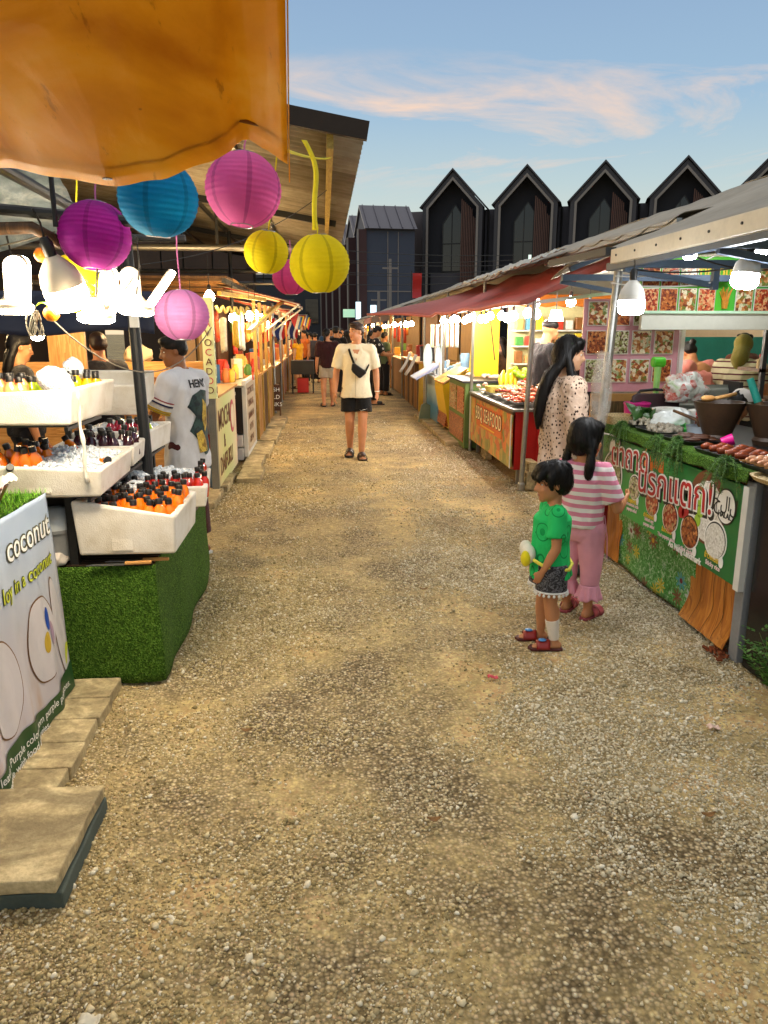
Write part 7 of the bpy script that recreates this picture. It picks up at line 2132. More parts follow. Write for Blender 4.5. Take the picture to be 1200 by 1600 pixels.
def far_stall(side, k, y0, y1, face_m, awn_m, nb, word):
    s = -1 if side == 'left' else 1
    xf = -1.0 if s < 0 else 1.95                       # counter front
    d = lambda q: xf + s * q
    lo = lambda a, c: (min(a, c), max(a, c))
    t = thing('market_stall', f'{word} of the distant lamp lit stalls on the {side} of the lane', 'stall', (d(.4), (y0 + y1) / 2, 0), 0, f'distant stalls on the {side}')
    b = MB(); x0, x1 = lo(d(0), d(.75)); b.box(x0, x1, y0, y1, .05, .9); b.build('counter', face_m, t)
    b = MB(); x0, x1 = lo(d(-.04), d(.8)); b.box(x0, x1, y0 - .03, y1 + .03, .902, .93); b.build('countertop', M_wood, t)
    b = MB(); x0, x1 = lo(d(1.9), d(1.95)); b.box(x0, x1, y0, y1, 0, 2.2); b.build('back_panel', mat('warm_back_%d' % (k % 3), ['#8a6a3a', '#a0804a', '#6a4a34'][k % 3], .7, 0, .25, 3), t)
    for yy in (y0 + .05, y1 - .05):
        b = MB(); b.cyl((d(-.02), yy, 0), (d(-.02), yy, 2.15), .025, n=8); b.build('post', M_woodv if k % 2 else M_steel, t)
    b = MB()
    b.grid(lambda u, v: (d(-.35 + 1.6 * u), y0 + (y1 - y0) * v, 2.02 + .32 * u - .03 * math.sin(PI * u) + .02 * math.sin(v * 12)), 8, 20, .006)
    b.build('awning', awn_m, t, smooth=True)
    b = MB()
    b.grid(lambda u, v: (d(-.35), y0 + (y1 - y0) * u, 1.88 + .14 * v - .04 * abs(math.sin(u * 22)) * (1 - v)), 66, 3, .005)
    b.build('scalloped_edge', awn_m, t)
    r = random.Random(k * 7 + (s > 0) * 100)
    for i in range(nb):
        yy = y0 + (y1 - y0) * (i + .5) / nb
        glow_bulb((d(.05 + .4 * r.random()), yy, 1.72 + .1 * r.random()), f'warm bulb in the {word} distant stall on the {side}', .06, M_warm, .15, f'bulbs of the distant stalls on the {side}')
    for i in range(7):
        yy = y0 + .15 + (y1 - y0 - .3) * r.random(); xx = d(.1 + .5 * r.random()); h = .1 + .25 * r.random(); m = gm_[r.randrange(10)]
        b = MB()
        if r.random() < .5:
            b.cbox((xx, yy, .932 + h / 2), .12 + .1 * r.random(), .14, h); nm, bv = 'goods_box', .01
        else:
            b.lathe([(0, 0), (.06, 0), (.07, h * .6), (.04, h * .9), (.045, h), (0, h)], (xx, yy, .932), 12); nm, bv = 'goods_jar', 0
        tag(b.build(nm, m, bevel=bv), f'piece of goods on the counter of the {word} distant stall on the {side}', 'goods', f'goods of the {word} distant stall on the {side}')
    for i in range(5):
        yy = y0 + .2 + (y1 - y0 - .4) * r.random(); m = gm_[r.randrange(10)]
        b = MB(); w = .1 + .1 * r.random(); h = .18 + .25 * r.random(); z = 1.8 - .1 * r.random(); xx = d(-.05 + .3 * r.random())
        b.grid(lambda u, v: (xx + s * .02 * math.sin(u * 5), yy + w * (u - .5) * (.7 + .3 * v), z - h * (1 - v)), 5, 6, .03)
        tag(b.build('hanging_bag', m, smooth=True), f'bag hanging in the {word} distant stall on the {side}', 'bag', f'hanging goods of the {word} distant stall on the {side}')
for k, (y0, y1) in enumerate([(15.4, 17.9), (18.4, 21), (21.6, 25), (25.6, 30), (31, 36), (37, 43)]):
    far_stall('left', k, y0, y1, [M_dwood, M_redwhite, M_woodv, M_black, M_redwhite, M_woodv][k], [M_redwhite, M_brownawn, M_redwhite, M_greytarp, M_redtarp, M_brownawn][k], 2 if k < 4 else 3, words[k])
for k, (y0, y1) in enumerate([(18.8, 21.5), (22, 25.5), (26, 30), (31, 36), (37, 43)]):
    far_stall('right', k, y0, y1, [M_woodv, M_white, M_dwood, M_redwhite, M_woodv][k], [M_brownawn, M_brownawn, M_redtarp, M_greytarp, M_redwhite][k], 3, words[k])
def flag_mat():
    t = MT('tricolour_cloth')
    t.base(t.ramp(t.math('ADD', t.math('MULTIPLY', t.sep()[1], 3.0), .5), [(0, C('#b8201c')), (.17, C('#e8e4dc')), (.33, C('#24306a')), (.67, C('#e8e4dc')), (.83, C('#b8201c'))], True))
    t.set(.8); add_translucent(t, .3, C('#e8e4dc')); return t.m
M_flag = flag_mat()
for i, (x, y, z, l) in enumerate([(-.70, 18.2, 1.80, 'red white and blue striped flag hanging left of the woman in maroon'), (-.86, 15.3, 1.82, 'striped flag hanging edge on beside the far timber counter')]):
    b = MB(); b.grid(lambda u, v: ((u - .5) * .24 + .05 * (1 - v), (u - .5) * .30 + .03 * math.sin(v * 5), -.34 * (1 - v) + .03 * math.sin(u * 7)), 10, 8, .003)
    o = b.build('flag', M_flag, smooth=True); o.location = (x, y, z); o.rotation_euler = (0, R(12), 0); tag(o, l, 'flag', 'striped flags')
for i in range(9):
    b = MB(); x = -.60 + .02 * i; y = 16.2 + .8 * i; z = 1.97 - .05 * math.sin(i * .9)
    b.add([(x - .11, y, z), (x + .11, y, z), (x + .02, y, z - .3)], [(0, 1, 2)]); b.add([(x - .11, y + .004, z), (x + .02, y + .004, z - .3), (x + .11, y + .004, z)], [(0, 1, 2)])
    tag(b.build('bunting_pennant', [M_red, gm_[2], gm_[5], M_yellow][i % 4]), 'pennant of the coloured bunting along the far left stalls', 'pennant', 'bunting pennants')
b = MB(); b.tube(catenary((-.62, 15.8, 1.99), (-.42, 23.2, 1.99), .04), .006, 5); tag(b.build('cord', M_black), 'cord of the bunting along the far left stalls', 'cord')
t = thing('black_table', 'black clothed table with a red crate beneath at the far left', 'table', (-.55, 20.5, 0))
b = MB(); b.box(-.85, -.25, 20.2, 20.9, .5, .85); b.build('cloth', M_black, t)
for x in (-.82, -.28):
    b = MB(); b.box(x - .02, x + .02, 20.25, 20.29, 0, .5); b.build('leg', M_black, t)
b = MB(); b.box(-.7, -.4, 20.3, 20.6, .02, .4); tag(b.build('crate', M_red, bevel=.01), 'red crate under the black clothed table', 'crate')
# ------------------------------------------------------------------ people
def skin_mat(nm, c):
    t = MT(nm); c = C(c)
    t.base(t.ramp(t.noise(9, 4), [(.3, scale(c, .88)), (.7, scale(c, 1.08))]))
    t.bump(t.noise(220, 2), .08, .002)
    t.set(.5, spec=.35, sss=.12)
    return t.m
SK = {'tan': skin_mat('tan_skin', '#b98058'), 'fair': skin_mat('fair_skin', '#c48a66'), 'brown': skin_mat('brown_skin', '#8e5c3a'), 'light': skin_mat('light_skin', '#c99a78')}
def hair_mat(nm, c, hi):
    t = MT(nm)
    n = t.noise(1, 5, t.coord((160, 160, 14)), .6)
    ge = t.n('ShaderNodeNewGeometry')
    t.base(t.mix(.5, t.ramp(n, [(.3, C(c)), (.7, C(hi))]), t.ramp(ge.outputs['Random Per Island'], [(0, C(c)), (.8, C(hi)), (1, scale(C(hi), 2.2))])))
    t.bump(n, .5, .004)
    t.set(.5, spec=.28)
    return t.m
HB = hair_mat('black_hair', '#040303', '#110d0b'); HBR = hair_mat('dark_brown_hair', '#160d08', '#3a2417')
M_eye = mat('eye_white', '#d8d2c8', .2, 0, .02, 5, 0); M_iris = mat('dark_iris', '#120a06', .15, 0, .02, 5, 0)
M_lip = mat('lip', '#8f4a40', .45, 0, .1, 30, 0); M_nail = None

ADULT = dict(head=(0, .012, .932), neck=(0, -.006, .853), chest=(0, -.004, .735), waist=(0, 0, .625), pelvis=(0, 0, .535), sh=(.106, -.006, .800), el=(.135, -.012, .638), wr=(.145, .022, .488), hip=(.05, 0, .515), kn=(.056, .006, .285), an=(.056, -.012, .045))
CHILD = dict(head=(0, .012, .892), neck=(0, -.004, .795), chest=(0, 0, .68), waist=(0, .004, .57), pelvis=(0, 0, .475), sh=(.105, -.004, .748), el=(.14, -.006, .575), wr=(.15, .02, .44), hip=(.055, 0, .455), kn=(.06, .006, .255), an=(.06, -.01, .045))

class Person:
    def __init__(s, label, loc, rz, h, child=False, yaw=0, pitch=0, roll=0, hs=None, build=1.0, vox=.009, hand=True, **ov):
        s.h = h; s.child = child; s.build = build; s.vox = vox
        s.t = thing('person', label, 'person', loc, R(rz))
        B = CHILD if child else ADULT
        s.J = {}
        for k, v in B.items():
            if k in ('sh', 'el', 'wr', 'hip', 'kn', 'an'):
                s.J[k + 'R'] = Vector(v); s.J[k + 'L'] = Vector((-v[0], v[1], v[2]))
            else:
                s.J[k] = Vector(v)
        for k, v in ov.items():
            s.J[k] = Vector(v)
        for k in s.J:
            s.J[k] = s.J[k] * h
        s.hs = (hs or (.205 if child else .135)) * h          # head height
        s.HM = Matrix.Translation(s.J['head']) @ Euler((R(-pitch), R(roll), R(yaw))).to_matrix().to_4x4()
        s.hand = hand
    def hp(s, x, y, z):
        """head point in head heights: x right, y forward, z up, origin at head centre"""
        return s.HM @ (Vector((x, y, z)) * s.hs)
    def hrot(s):
        return s.HM.to_3x3().to_4x4()
    def body(s, skin, feet=True, lips=True):
        h, J, b, q = s.h, s.J, MB(), s.build
        c = 1.12 if s.child else 1.0
        H = s.hs
        r = s.hrot()
        b.ell(s.hp(0, -.06, .12), .315 * H, .39 * H, .385 * H, r, 20, 14)
        b.ell(s.hp(0, .10, -.16), .255 * H, .29 * H, .30 * H, r, 18, 12)
        b.ell(s.hp(0, .26, -.37), .12 * H, .11 * H, .10 * H, r, 12, 8)
        b.ell(s.hp(0, .30, .10), .22 * H, .09 * H, .07 * H, r, 12, 8)              # brow
        b.capsule(s.hp(0, .34, .06), s.hp(0, .435, -.115), .035 * H, .055 * H)      # nose
        for sx in (-1, 1):
            b.ell(s.hp(sx * .05, .39, -.13), .04 * H, .045 * H, .035 * H, r, 8, 6)
            b.ell(s.hp(sx * .15, .25, -.12), .09 * H, .09 * H, .09 * H, r, 10, 8)   # cheek
            b.ell(s.hp(sx * .315, -.05, -.03), .035 * H, .075 * H, .115 * H, r, 10, 8)  # ear
        b.ell(s.hp(0, .335, -.245), .085 * H, .05 * H, .03 * H, r, 10, 6)
        b.ell(s.hp(0, .325, -.285), .07 * H, .05 * H, .03 * H, r, 10, 6)
        b.capsule(J['neck'] + Vector((0, 0, -.02 * h)), s.hp(0, -.10, -.22), .036 * h * q ** .5, .033 * h * q ** .5)
        b.ell(J['chest'], .098 * h * q, .066 * h * q * c, .105 * h)
        b.ell(J['waist'], .085 * h * q, .062 * h * q * c, .09 * h)
        b.ell(J['pelvis'], .092 * h * q, .068 * h * q * c, .08 * h)
        for S in 'LR':
            sg = 1 if S == 'R' else -1
            sh, el, wr, hip, kn, an = (J[k + S] for k in ('sh', 'el', 'wr', 'hip', 'kn', 'an'))
            b.capsule(J['neck'] + Vector((0, 0, -.025 * h)), sh, .034 * h, .034 * h * q)
            b.chain([sh, sh.lerp(el, .5), el], [.035 * h * q, .030 * h * q, .025 * h * q])
            b.chain([el, el.lerp(wr, .35), wr], [.0255 * h * q, .0255 * h * q, .0165 * h * q ** .5])
            b.chain([hip, hip.lerp(kn, .45), kn], [.058 * h * q, .05 * h * q, .036 * h * q])
            b.chain([kn, kn.lerp(an, .3), an], [.036 * h * q, .037 * h * q, .0215 * h])
            fw = Vector((0, 1, 0))
            d = (an - kn).normalized()
            b.ell(kn.lerp(an, .28) - fw * .012 * h, .03 * h * q, .032 * h * q, .06 * h)
            if feet:
                f = J.get('toe' + S)
                fd = ((f - an) * Vector((1, 1, 0))).normalized() if f is not None else Vector((.12 * sg, 1, 0)).normalized()
                az = an.z
                fl = .105 * h
                b.chain([an - fd * .018 * h + Vector((0, 0, -az + .022 * h + max(0, az - .05 * h))), an + fd * .05 * h + Vector((0, 0, -az + .02 * h + max(0, az - .05 * h))), an + fd * fl + Vector((0, 0, -az + .013 * h + max(0, az - .05 * h) * .6))], [.023 * h, .024 * h, .013 * h])
                side = Vector((fd.y, -fd.x, 0))
                for k in range(5):
                    o = (k - 2) * .0105 * h
                    p0 = an + fd * (fl * .92 - abs(k - 1.5) * .003 * h) + side * o + Vector((0, 0, -az + .012 * h + max(0, az - .05 * h) * .6))
                    b.capsule(p0, p0 + fd * .020 * h, .0062 * h, .0055 * h, 8, 3)
                b.capsule(an, an + Vector((0, 0, -az + .03 * h + max(0, az - .05 * h))), .0215 * h, .022 * h)
            if s.hand:
                d = (wr - el).normalized()
                pv = J.get('palm' + S)
                side = Vector((-sg * .25, 1, .0)) if pv is None else pv            # thumb side
                side = (side - d * side.dot(d)).normalized()
                n = d.cross(side).normalized() * (1 if S == 'L' else -1)           # towards the palm
                if n.x * sg > 0 and pv is None:
                    n = -n
                u = h * (1.0 if not s.child else .95)
                m = Matrix((side, n, d)).transposed().to_4x4()
                b.ell(wr + d * .028 * u, .022 * u, .0105 * u, .031 * u, m, 12, 8)
                for k in range(4):
                    L = (.9, 1.05, 1.0, .78)[k] * .021 * u
                    p0 = wr + d * .048 * u + side * (.0168 - .0112 * k) * u
                    d1 = (d + n * (.25 + .06 * k)).normalized(); d2 = (d + n * (.75 + .1 * k)).normalized(); d3 = (d * .7 + n).normalized()
                    p1 = p0 + d1 * L; p2 = p1 + d2 * L * .7; p3 = p2 + d3 * L * .5
                    rr = .0052 * u
                    b.chain([p0, p1, p2, p3], [rr, rr * .95, rr * .85, rr * .7], 8)
                p0 = wr + d * .014 * u + side * .016 * u
                d1 = (d * .75 + side * .65 + n * .25).normalized()
                p1 = p0 + d1 * .022 * u; p2 = p1 + (d + side * .15 + n * .3).normalized() * .018 * u
                b.chain([p0, p1, p2], [.0075 * u, .006 * u, .0048 * u], 8)
        me = fuse(b, s.vox, 2, 'body')
        s.body_o = link('body', me, skin, s.t, True)
        # face
        if lips is not None:
            for sx in (-1, 1):
                e = MB(); e.ell(s.hp(sx * .135, .298, .025), .052 * H, .032 * H, .024 * H, r, 12, 8)
                eo = e.build('eye', M_eye, s.t, True, world=False)
                e = MB(); e.ell(s.hp(sx * .135, .318, .025), .028 * H, .016 * H, .024 * H, r, 10, 8)
                e.build('iris', M_iris, eo, True, world=False)
                e = MB(); e.tube([s.hp(sx * .05, .375, .125), s.hp(sx * .14, .375, .15), s.hp(sx * .235, .29, .125)], [.012 * H, .018 * H, .008 * H], 6)
                e.build('eyebrow', HB, s.t, True, world=False)
            if lips:
                e = MB(); e.ell(s.hp(0, .362, -.245), .085 * H, .03 * H, .017 * H, r, 12, 6); e.ell(s.hp(0, .352, -.28), .07 * H, .03 * H, .02 * H, r, 12, 6)
                e.build('mouth', M_lip, s.t, True, world=False)
    # ---- clothes
    def part(s, nm, b, m, vox=None, it=2, wr=.0, wf=9, seed=0):
        me = fuse(b, vox or s.vox * 1.1, it, nm, wr * s.h, wf, seed=seed)
        return link(nm, me, m, s.t, True)
    def shirt(s, m, hem=.47, sl=.55, w=1.0, nm='shirt', slw=1.5, wrinkle=.005, flare=1.0, depth=1.0, neck=.002):
        h, J, b, q = s.h, s.J, MB(), s.build * w
        c = (1.1 if s.child else 1.0) * depth
        P, W, Ch, N = J['pelvis'], J['waist'], J['chest'], J['neck']
        up = (P - W).normalized()
        hm = P + (P - W).normalized() * (P.z - hem * h) if abs(P.z - hem * h) > 1e-4 else P
        shc = (J['shL'] + J['shR']) / 2
        b.loft([(hm, .104 * h * q * flare, .083 * h * q * c * flare), (P.lerp(W, .3), .102 * h * q, .081 * h * q * c), (W, .098 * h * q, .078 * h * q * c), (W.lerp(Ch, .6), .102 * h * q, .08 * h * q * c), (Ch + Vector((0, 0, .03 * h)), .112 * h * q, .078 * h * q * c), (shc + Vector((0, 0, -.015 * h)), .110 * h * q, .062 * h * q * c), (shc + Vector((0, 0, .018 * h)), .07 * h, .05 * h * c), (N + Vector((0, 0, -.012 * h + neck * h)), .043 * h, .043 * h)], 28)
        for S in 'LR':
            sh, el, wr = J['sh' + S], J['el' + S], J['wr' + S]
            b.capsule(N + Vector((0, 0, -.040 * h)), sh + Vector((0, 0, -.002 * h)), .042 * h, .047 * h * q)
            if sl <= 1:
                e = sh.lerp(el, sl)
                b.capsule(sh, sh.lerp(e, .3), .047 * h * q, .045 * h * q)
                b.cyl(sh.lerp(e, .12), e, .045 * h * q, .031 * h * q * slw, 18)
            else:
                e = el.lerp(wr, sl - 1)
                b.capsule(sh, el, .047 * h * q, .036 * h * q * slw / 1.3)
                b.cyl(el, e, .036 * h * q * slw / 1.3, .026 * h * q * slw / 1.2, 16)
                b.capsule(el, el.lerp(wr, .1), .036 * h * q * slw / 1.3)
        return s.part(nm, b, m, it=9, wr=wrinkle * 1.6, wf=12, seed=len(s.t.children))
    def legs(s, m, top=.60, frac=.6, r0=.066, r1=.06, nm='shorts', wrinkle=.004, flare=None, w=1.0):
        """frac: 0..1 along the thigh, 1..2 along the shank"""
        h, J, b, q = s.h, s.J, MB(), s.build * w
        P = J['pelvis']; T = P.lerp(J['waist'], .55)
        b.loft([(T, .094 * h * q, .07 * h * q * 1.05), (P, .099 * h * q, .077 * h * q * 1.08), (P + Vector((0, 0, -.045 * h)), .098 * h * q, .077 * h * q * 1.05), (P + Vector((0, 0, -.075 * h)), .085 * h * q, .066 * h * q)], 26)
        for S in 'LR':
            hip, kn, an = J['hip' + S], J['kn' + S], J['an' + S]
            if frac <= 1:
                b.cyl(hip + Vector((0, 0, .02 * h)), hip.lerp(kn, frac), r0 * h * q, r1 * h * q, 20)
            else:
                e = kn.lerp(an, frac - 1)
                rk = (r0 + r1) / 2
                b.capsule(hip, kn, r0 * h * q, rk * h * q * .92)
                b.cyl(kn, e, rk * h * q * .92, r1 * h * q, 18)
                b.capsule(kn, kn.lerp(an, .05), rk * h * q * .92)
        return s.part(nm, b, m, wr=wrinkle, seed=3 + len(s.t.children))
    def hair(s, m, prims, nm='hair', wr=.004, vox=None, it=2, wf=40):
        """prims in head heights: ('e', centre, radii) or ('c', p0, p1, r0, r1)"""
        b = MB(); H = s.hs; r = s.hrot()
        for p in prims:
            if p[0] == 'e':
                b.ell(s.hp(*p[1]), p[2][0] * H, p[2][1] * H, p[2][2] * H, r, 20, 14)
            else:
                b.chain([s.hp(*x) for x in p[1]], [x * H for x in p[2]], 12)
        me = fuse(b, vox or s.vox * .8, it, nm, wr * s.h, wf / s.h, seed=2, stretch=(1, 1, .25))
        return link(nm, me, m, s.t, True)
    def sandal(s, S, m, sole, strap=True, two=False, w=1.0):
        h, J = s.h, s.J
        an, kn = J['an' + S], J['kn' + S]
        sg = 1 if S == 'R' else -1
        f = J.get('toe' + S)
        fd = ((f - an) * Vector((1, 1, 0))).normalized() if f is not None else Vector((.12 * sg, 1, 0)).normalized()
        side = Vector((fd.y, -fd.x, 0))
        lift = max(0, an.z - .05 * h)
        base = an * 1; base.z = lift
        P2 = lambda a, c, z: base + fd * a * h + side * c * h + Vector((0, 0, z * h - lift * .4 * max(0, a) / .12))
        out = [(-.045, -.016), (-.045, .016), (-.02, .026), (.03, .026), (.09, .033), (.125, .026), (.14, .0), (.125, -.028), (.09, -.033), (.03, -.026), (-.02, -.026)]
        b = MB(); n = len(out)
        vs = [P2(a, c * w, -.004) for a, c in out] + [P2(a, c * w, .010) for a, c in out]
        b.add(vs, [tuple(range(n - 1, -1, -1)), tuple(range(n, 2 * n))] + [(i, (i + 1) % n, n + (i + 1) % n, n + i) for i in range(n)])
        o = b.build('sandal', sole, s.t, world=False, bevel=.003)
        if strap:
            for a0, wd in (((.035, .022), (.085, .022)) if two else ((.06, .036),)):
                b = MB()
                b.grid(lambda u, v: P2(a0 + wd * (v - .5) * 2, .0315 * w * math.cos(PI * u), .008 + (.042 - .12 * (a0 + wd * (v - .5) * 2 - .03)) * math.sin(PI * u)), 12, 4, .003)
                b.build('strap', m, o, world=False, smooth=True)
        return o

V3 = Vector
def strands(o, n, L, crown, w=.0012, flow='radial', seed=0, lift=.0045, jit=.25):
    """lay fine locks over a hair volume, following its surface"""
    me = o.data; r = random.Random(seed); bv = surf(o)
    V = [v.co.copy() for v in me.vertices]; F = [tuple(p.vertices) for p in me.polygons]; base = len(V); nv = base
    for i in range(n):
        p = V[r.randrange(base)].copy(); off = lift * r.uniform(.3, 1.6); l = L * r.uniform(.5, 1.2); pts = []
        for k in range(5):
            h = bv.find_nearest(p)
            if h[0] is None: break
            q, nn = h[0], h[1]
            pts.append((q + nn * off * (1 if k < 4 else .4), nn))
            d = (q - crown) if flow == 'radial' else V3((0, 0, -1)) + (q - crown) * V3((.8, .8, 0))
            if flow == 'radial': d = d.normalized() + V3((0, 0, -.5))
            d = d + V3((r.gauss(0, jit), r.gauss(0, jit), r.gauss(0, jit)))
            d = (d - nn * d.dot(nn))
            if d.length < 1e-5: break
            p = q + d.normalized() * l / 4
        for k, (q, nn) in enumerate(pts):
            t_ = (pts[min(k + 1, len(pts) - 1)][0] - pts[max(k - 1, 0)][0]); sd = t_.cross(nn)
            sd = sd.normalized() * w * (1.0, 1.3, 1.2, .9, .2)[k] if sd.length > 1e-9 else V3((w, 0, 0))
            V += [q - sd, q + sd]
            if k: a = nv + 2 * k; F.append((a - 2, a - 1, a + 1, a))
        nv = len(V)
    m2 = bpy.data.meshes.new('hair'); m2.from_pydata([tuple(v) for v in V], [], F)
    m = me.materials[0]; m2.materials.append(m)
    m2.polygons.foreach_set('use_smooth', [True] * len(m2.polygons))
    o.data = m2
# --- the boy
def avocado_tee():
    t = MT('avocado_print_tee')
    vo = t.n('ShaderNodeTexVoronoi'); vo.inputs['Scale'].default_value = 9.5; vo.inputs['Randomness'].default_value = .55
    t.l(t.coord((1.0, 1.0, .85)), vo.inputs['Vector'])
    d = vo.outputs['Distance']
    f = t.ramp(d, [(0, C('#129048')), (.17, C('#129048')), (.18, C('#2cc86c')), (.36, C('#2cc86c')), (.365, C('#0f7a3a')), (.405, C('#0f7a3a')), (.41, C('#2cc86c'))], True)
    t.base(t.mix(.25, f, t.ramp(t.noise(7, 4), [(.3, C('#20a858')), (.7, C('#34d67c'))])))
    t.bump(t.math('ADD', t.noise(500, 2), t.math('MULTIPLY', t.noise(16, 4), 4)), .5, .012)
    t.set(.85, spec=.15); return t.m
def shorts_print():
    t = MT('black_grey_print_shorts')
    f = t.noise(30, 5, None, .7, 2)
    t.base(t.ramp(f, [(.42, C('#101014')), (.5, C('#2a2a30')), (.56, C('#77777c')), (.62, C('#1a1a20'))])); t.set(.85); return t.m
M_redsand = mat('red_sandal', '#8a1f1c', .4, 0, .2, 20); M_redsole = mat('dark_red_sole', '#4a1614', .6); M_pinks = mat('pink_sandal', '#b5525a', .5, 0, .2, 20)
boy = Person('small boy in a green avocado print tee, facing left with a bandaged leg', (1.17, 3.72, .0), 84, .99, True, yaw=6, pitch=6, vox=.0065,
             elR=(.135, .0, .575), wrR=(.125, .055, .44), elL=(-.135, .0, .575), wrL=(-.12, .06, .45), anR=(.06, .02, .045), knR=(.06, .02, .255), anL=(-.07, -.03, .045), knL=(-.065, .0, .255), toeR=(.075, .3, 0), toeL=(-.055, .3, 0))
boy.body(SK['tan'])
boy.shirt(avocado_tee(), .395, .68, 1.14, 'tee', 1.55, .006, 1.12)
boy.legs(shorts_print(), frac=.62, r0=.082, r1=.085, nm='shorts', wrinkle=.005)
BH = boy.hair(HB, [('e', (0, -.10, .20), (.375, .42, .385)), ('e', (0, -.20, .03), (.355, .33, .33)), ('e', (0, .18, .36), (.30, .22, .18)), ('e', (0, .28, .27), (.25, .12, .12)), ('e', (0, -.28, -.12), (.25, .18, .2))] +
         [('c', [(x, .30, .32), (x * 1.15, .40, .20), (x * 1.2, .405, .13)], [.07, .05, .02]) for x in (-.24, -.16, -.08, 0, .08, .16, .24)] + [('c', [(sx * .33, .12, .24), (sx * .345, .12, .02), (sx * .335, .10, -.08)], [.07, .05, .02]) for sx in (-1, 1)] +
         [('c', [(.22 * math.cos(k), -.1 + .25 * math.sin(k), .5), (.36 * math.cos(k), -.1 + .4 * math.sin(k), .36)], [.05, .03]) for k in [i * .52 for i in range(12)]], wr=.0045)
for S in 'LR':
    o = boy.sandal(S, M_redsand, M_redsole, w=1.15)
    b = MB(); p = boy.J['an' + S]; b.ell((p.x + .004 * (1 if S == 'R' else -1), p.y + .065 * .99, .052), .020, .022, .006); b.build('badge', mat('blue_white_badge', '#4a8ac8', .4, 0, .5, 60), o, world=False, smooth=True)
# bandage on the nearer shank, pom-pom trim, belly pouch with strap
S = 'L'
b = MB(); a, c = boy.J['kn' + S], boy.J['an' + S]
for k in range(8):
    p = a.lerp(c, .42 + .065 * k); q = a.lerp(c, .42 + .065 * k + .075); r_ = .0375 - .0017 * k
    b.cyl(p, q, r_ + .0015 * (k % 2), r_ - .001, 20)
b.build('bandage', cloth_mat('gauze', '#e6ddcf', .06), boy.t, world=False, smooth=35)
for S in 'LR':
    e = boy.J['hip' + S].lerp(boy.J['kn' + S], .62); d = (boy.J['kn' + S] - boy.J['hip' + S]).normalized(); q = d.to_track_quat('Z', 'Y'); rr = .085 * .99
    b = MB()
    b.tube([e + q @ V3((rr * math.cos(2 * PI * i / 24), rr * math.sin(2 * PI * i / 24), 0)) for i in range(25)], .005, 6)
    for i in range(20):
        p = e + q @ V3((rr * math.cos(2 * PI * i / 20), rr * math.sin(2 * PI * i / 20), .014)); b.ell(p, .0075, .0075, .009, nu=8, nv=6)
    b.build('pompom_trim', cloth_mat('white_trim', '#eeece6', .04), boy.t, world=False, smooth=True)
t = thing('belly_pouch', 'yellow and white duck coloured pouch strapped round the small boy', 'pouch', (1.05, 3.72, .48))
b = MB(); b.ell((1.045, 3.70, .515), .036, .058, .052, nu=20, nv=14); b.ell((1.04, 3.735, .535), .032, .042, .042); link('pouch', fuse(b, .006, 2, 'pouch', .003, 20), cloth_mat('plush_white', '#e8e4d4', .06), t, True).data.transform(Matrix.Translation((-1.05, -3.72, -.48)))
b = MB(); b.ell((1.022, 3.665, .50), .026, .034, .042, nu=16, nv=12); b.build('flap', cloth_mat('plush_yellow', '#e8d820', .08), t, smooth=True)
b = MB(); b.tube([(1.055, 3.64, .50), (1.10, 3.605, .475), (1.17, 3.596, .452), (1.235, 3.61, .45), (1.275, 3.68, .46), (1.278, 3.74, .47), (1.235, 3.82, .48), (1.15, 3.84, .49), (1.06, 3.80, .50)], .009, 8); b.build('strap', cloth_mat('yellow_strap', '#e6dc50', .06), t, smooth=True)

strands(BH, 700, .08, boy.hp(0, -.22, .42), .0026, 'radial', 1)
# --- the girl
def stripes_z(nm, c0, c1, n, off=0, duty=.5):
    t = MT(nm)
    z = t.math('ADD', t.sep()[2], t.math('MULTIPLY', t.noise(4, 3), .015))
    k = t.math('GREATER_THAN', t.math('FRACT', t.math('ADD', t.math('MULTIPLY', z, n), off)), duty)
    t.base(t.mix(k, C(c0), C(c1)))
    t.bump(t.math('ADD', t.noise(500, 2), t.math('MULTIPLY', t.noise(16, 4), 4)), .5, .012); t.set(.85, spec=.15); return t.m
M_pinkcl = cloth_mat('pink_cotton', '#e6a0b4', .1)
girl = Person('little girl with pigtails in a pink striped tee, facing the green banner', (1.47, 4.13, 0), -42, 1.17, True, yaw=-22, pitch=4, vox=.0075, hs=.192,
              elR=(.17, .02, .57), wrR=(.165, .12, .60), elL=(-.15, .02, .58), wrL=(-.12, .1, .55), anR=(.065, -.01, .045), anL=(-.065, .03, .045))
girl.body(SK['tan'])
girl.shirt(stripes_z('pink_white_stripes', '#f0e6e4', '#e08aa4', 21, .3), .47, .80, 1.05, 'tee', 1.6, .005, 1.0)
girl.legs(M_pinkcl, frac=1.42, r0=.070, r1=.046, nm='trousers', wrinkle=.006)
for S in 'LR':
    p = girl.J['kn' + S].lerp(girl.J['an' + S], .38); q = girl.J['kn' + S].lerp(girl.J['an' + S], .72)
    b = MB()
    b.grid(lambda u, v: p.lerp(q, 1 - v) + V3(((.055 + .020 * (1 - v) + .010 * (1 - v) * math.sin(u * 2 * PI * 9)) * math.cos(2 * PI * u), (.055 + .020 * (1 - v) + .010 * (1 - v) * math.sin(u * 2 * PI * 9)) * math.sin(2 * PI * u), .008 * math.sin(u * 2 * PI * 5) * (1 - v))), 90, 8, .003)
    b.build('ruffle', M_pinkcl, girl.t, world=False, smooth=True)
    girl.sandal(S, M_pinks, mat('rose_sole', '#8f4048', .6), two=True, w=1.1)
b = MB(); 
for dx in (0, .012):
    b.tube([girl.J['waist'] * 1 + V3((.11 + dx, .03, -.05)), girl.J['pelvis'] + V3((.135 + dx, .03, -.06)), girl.J['pelvis'] + V3((.13 + dx * 2, .035, -.19))], .003, 6)
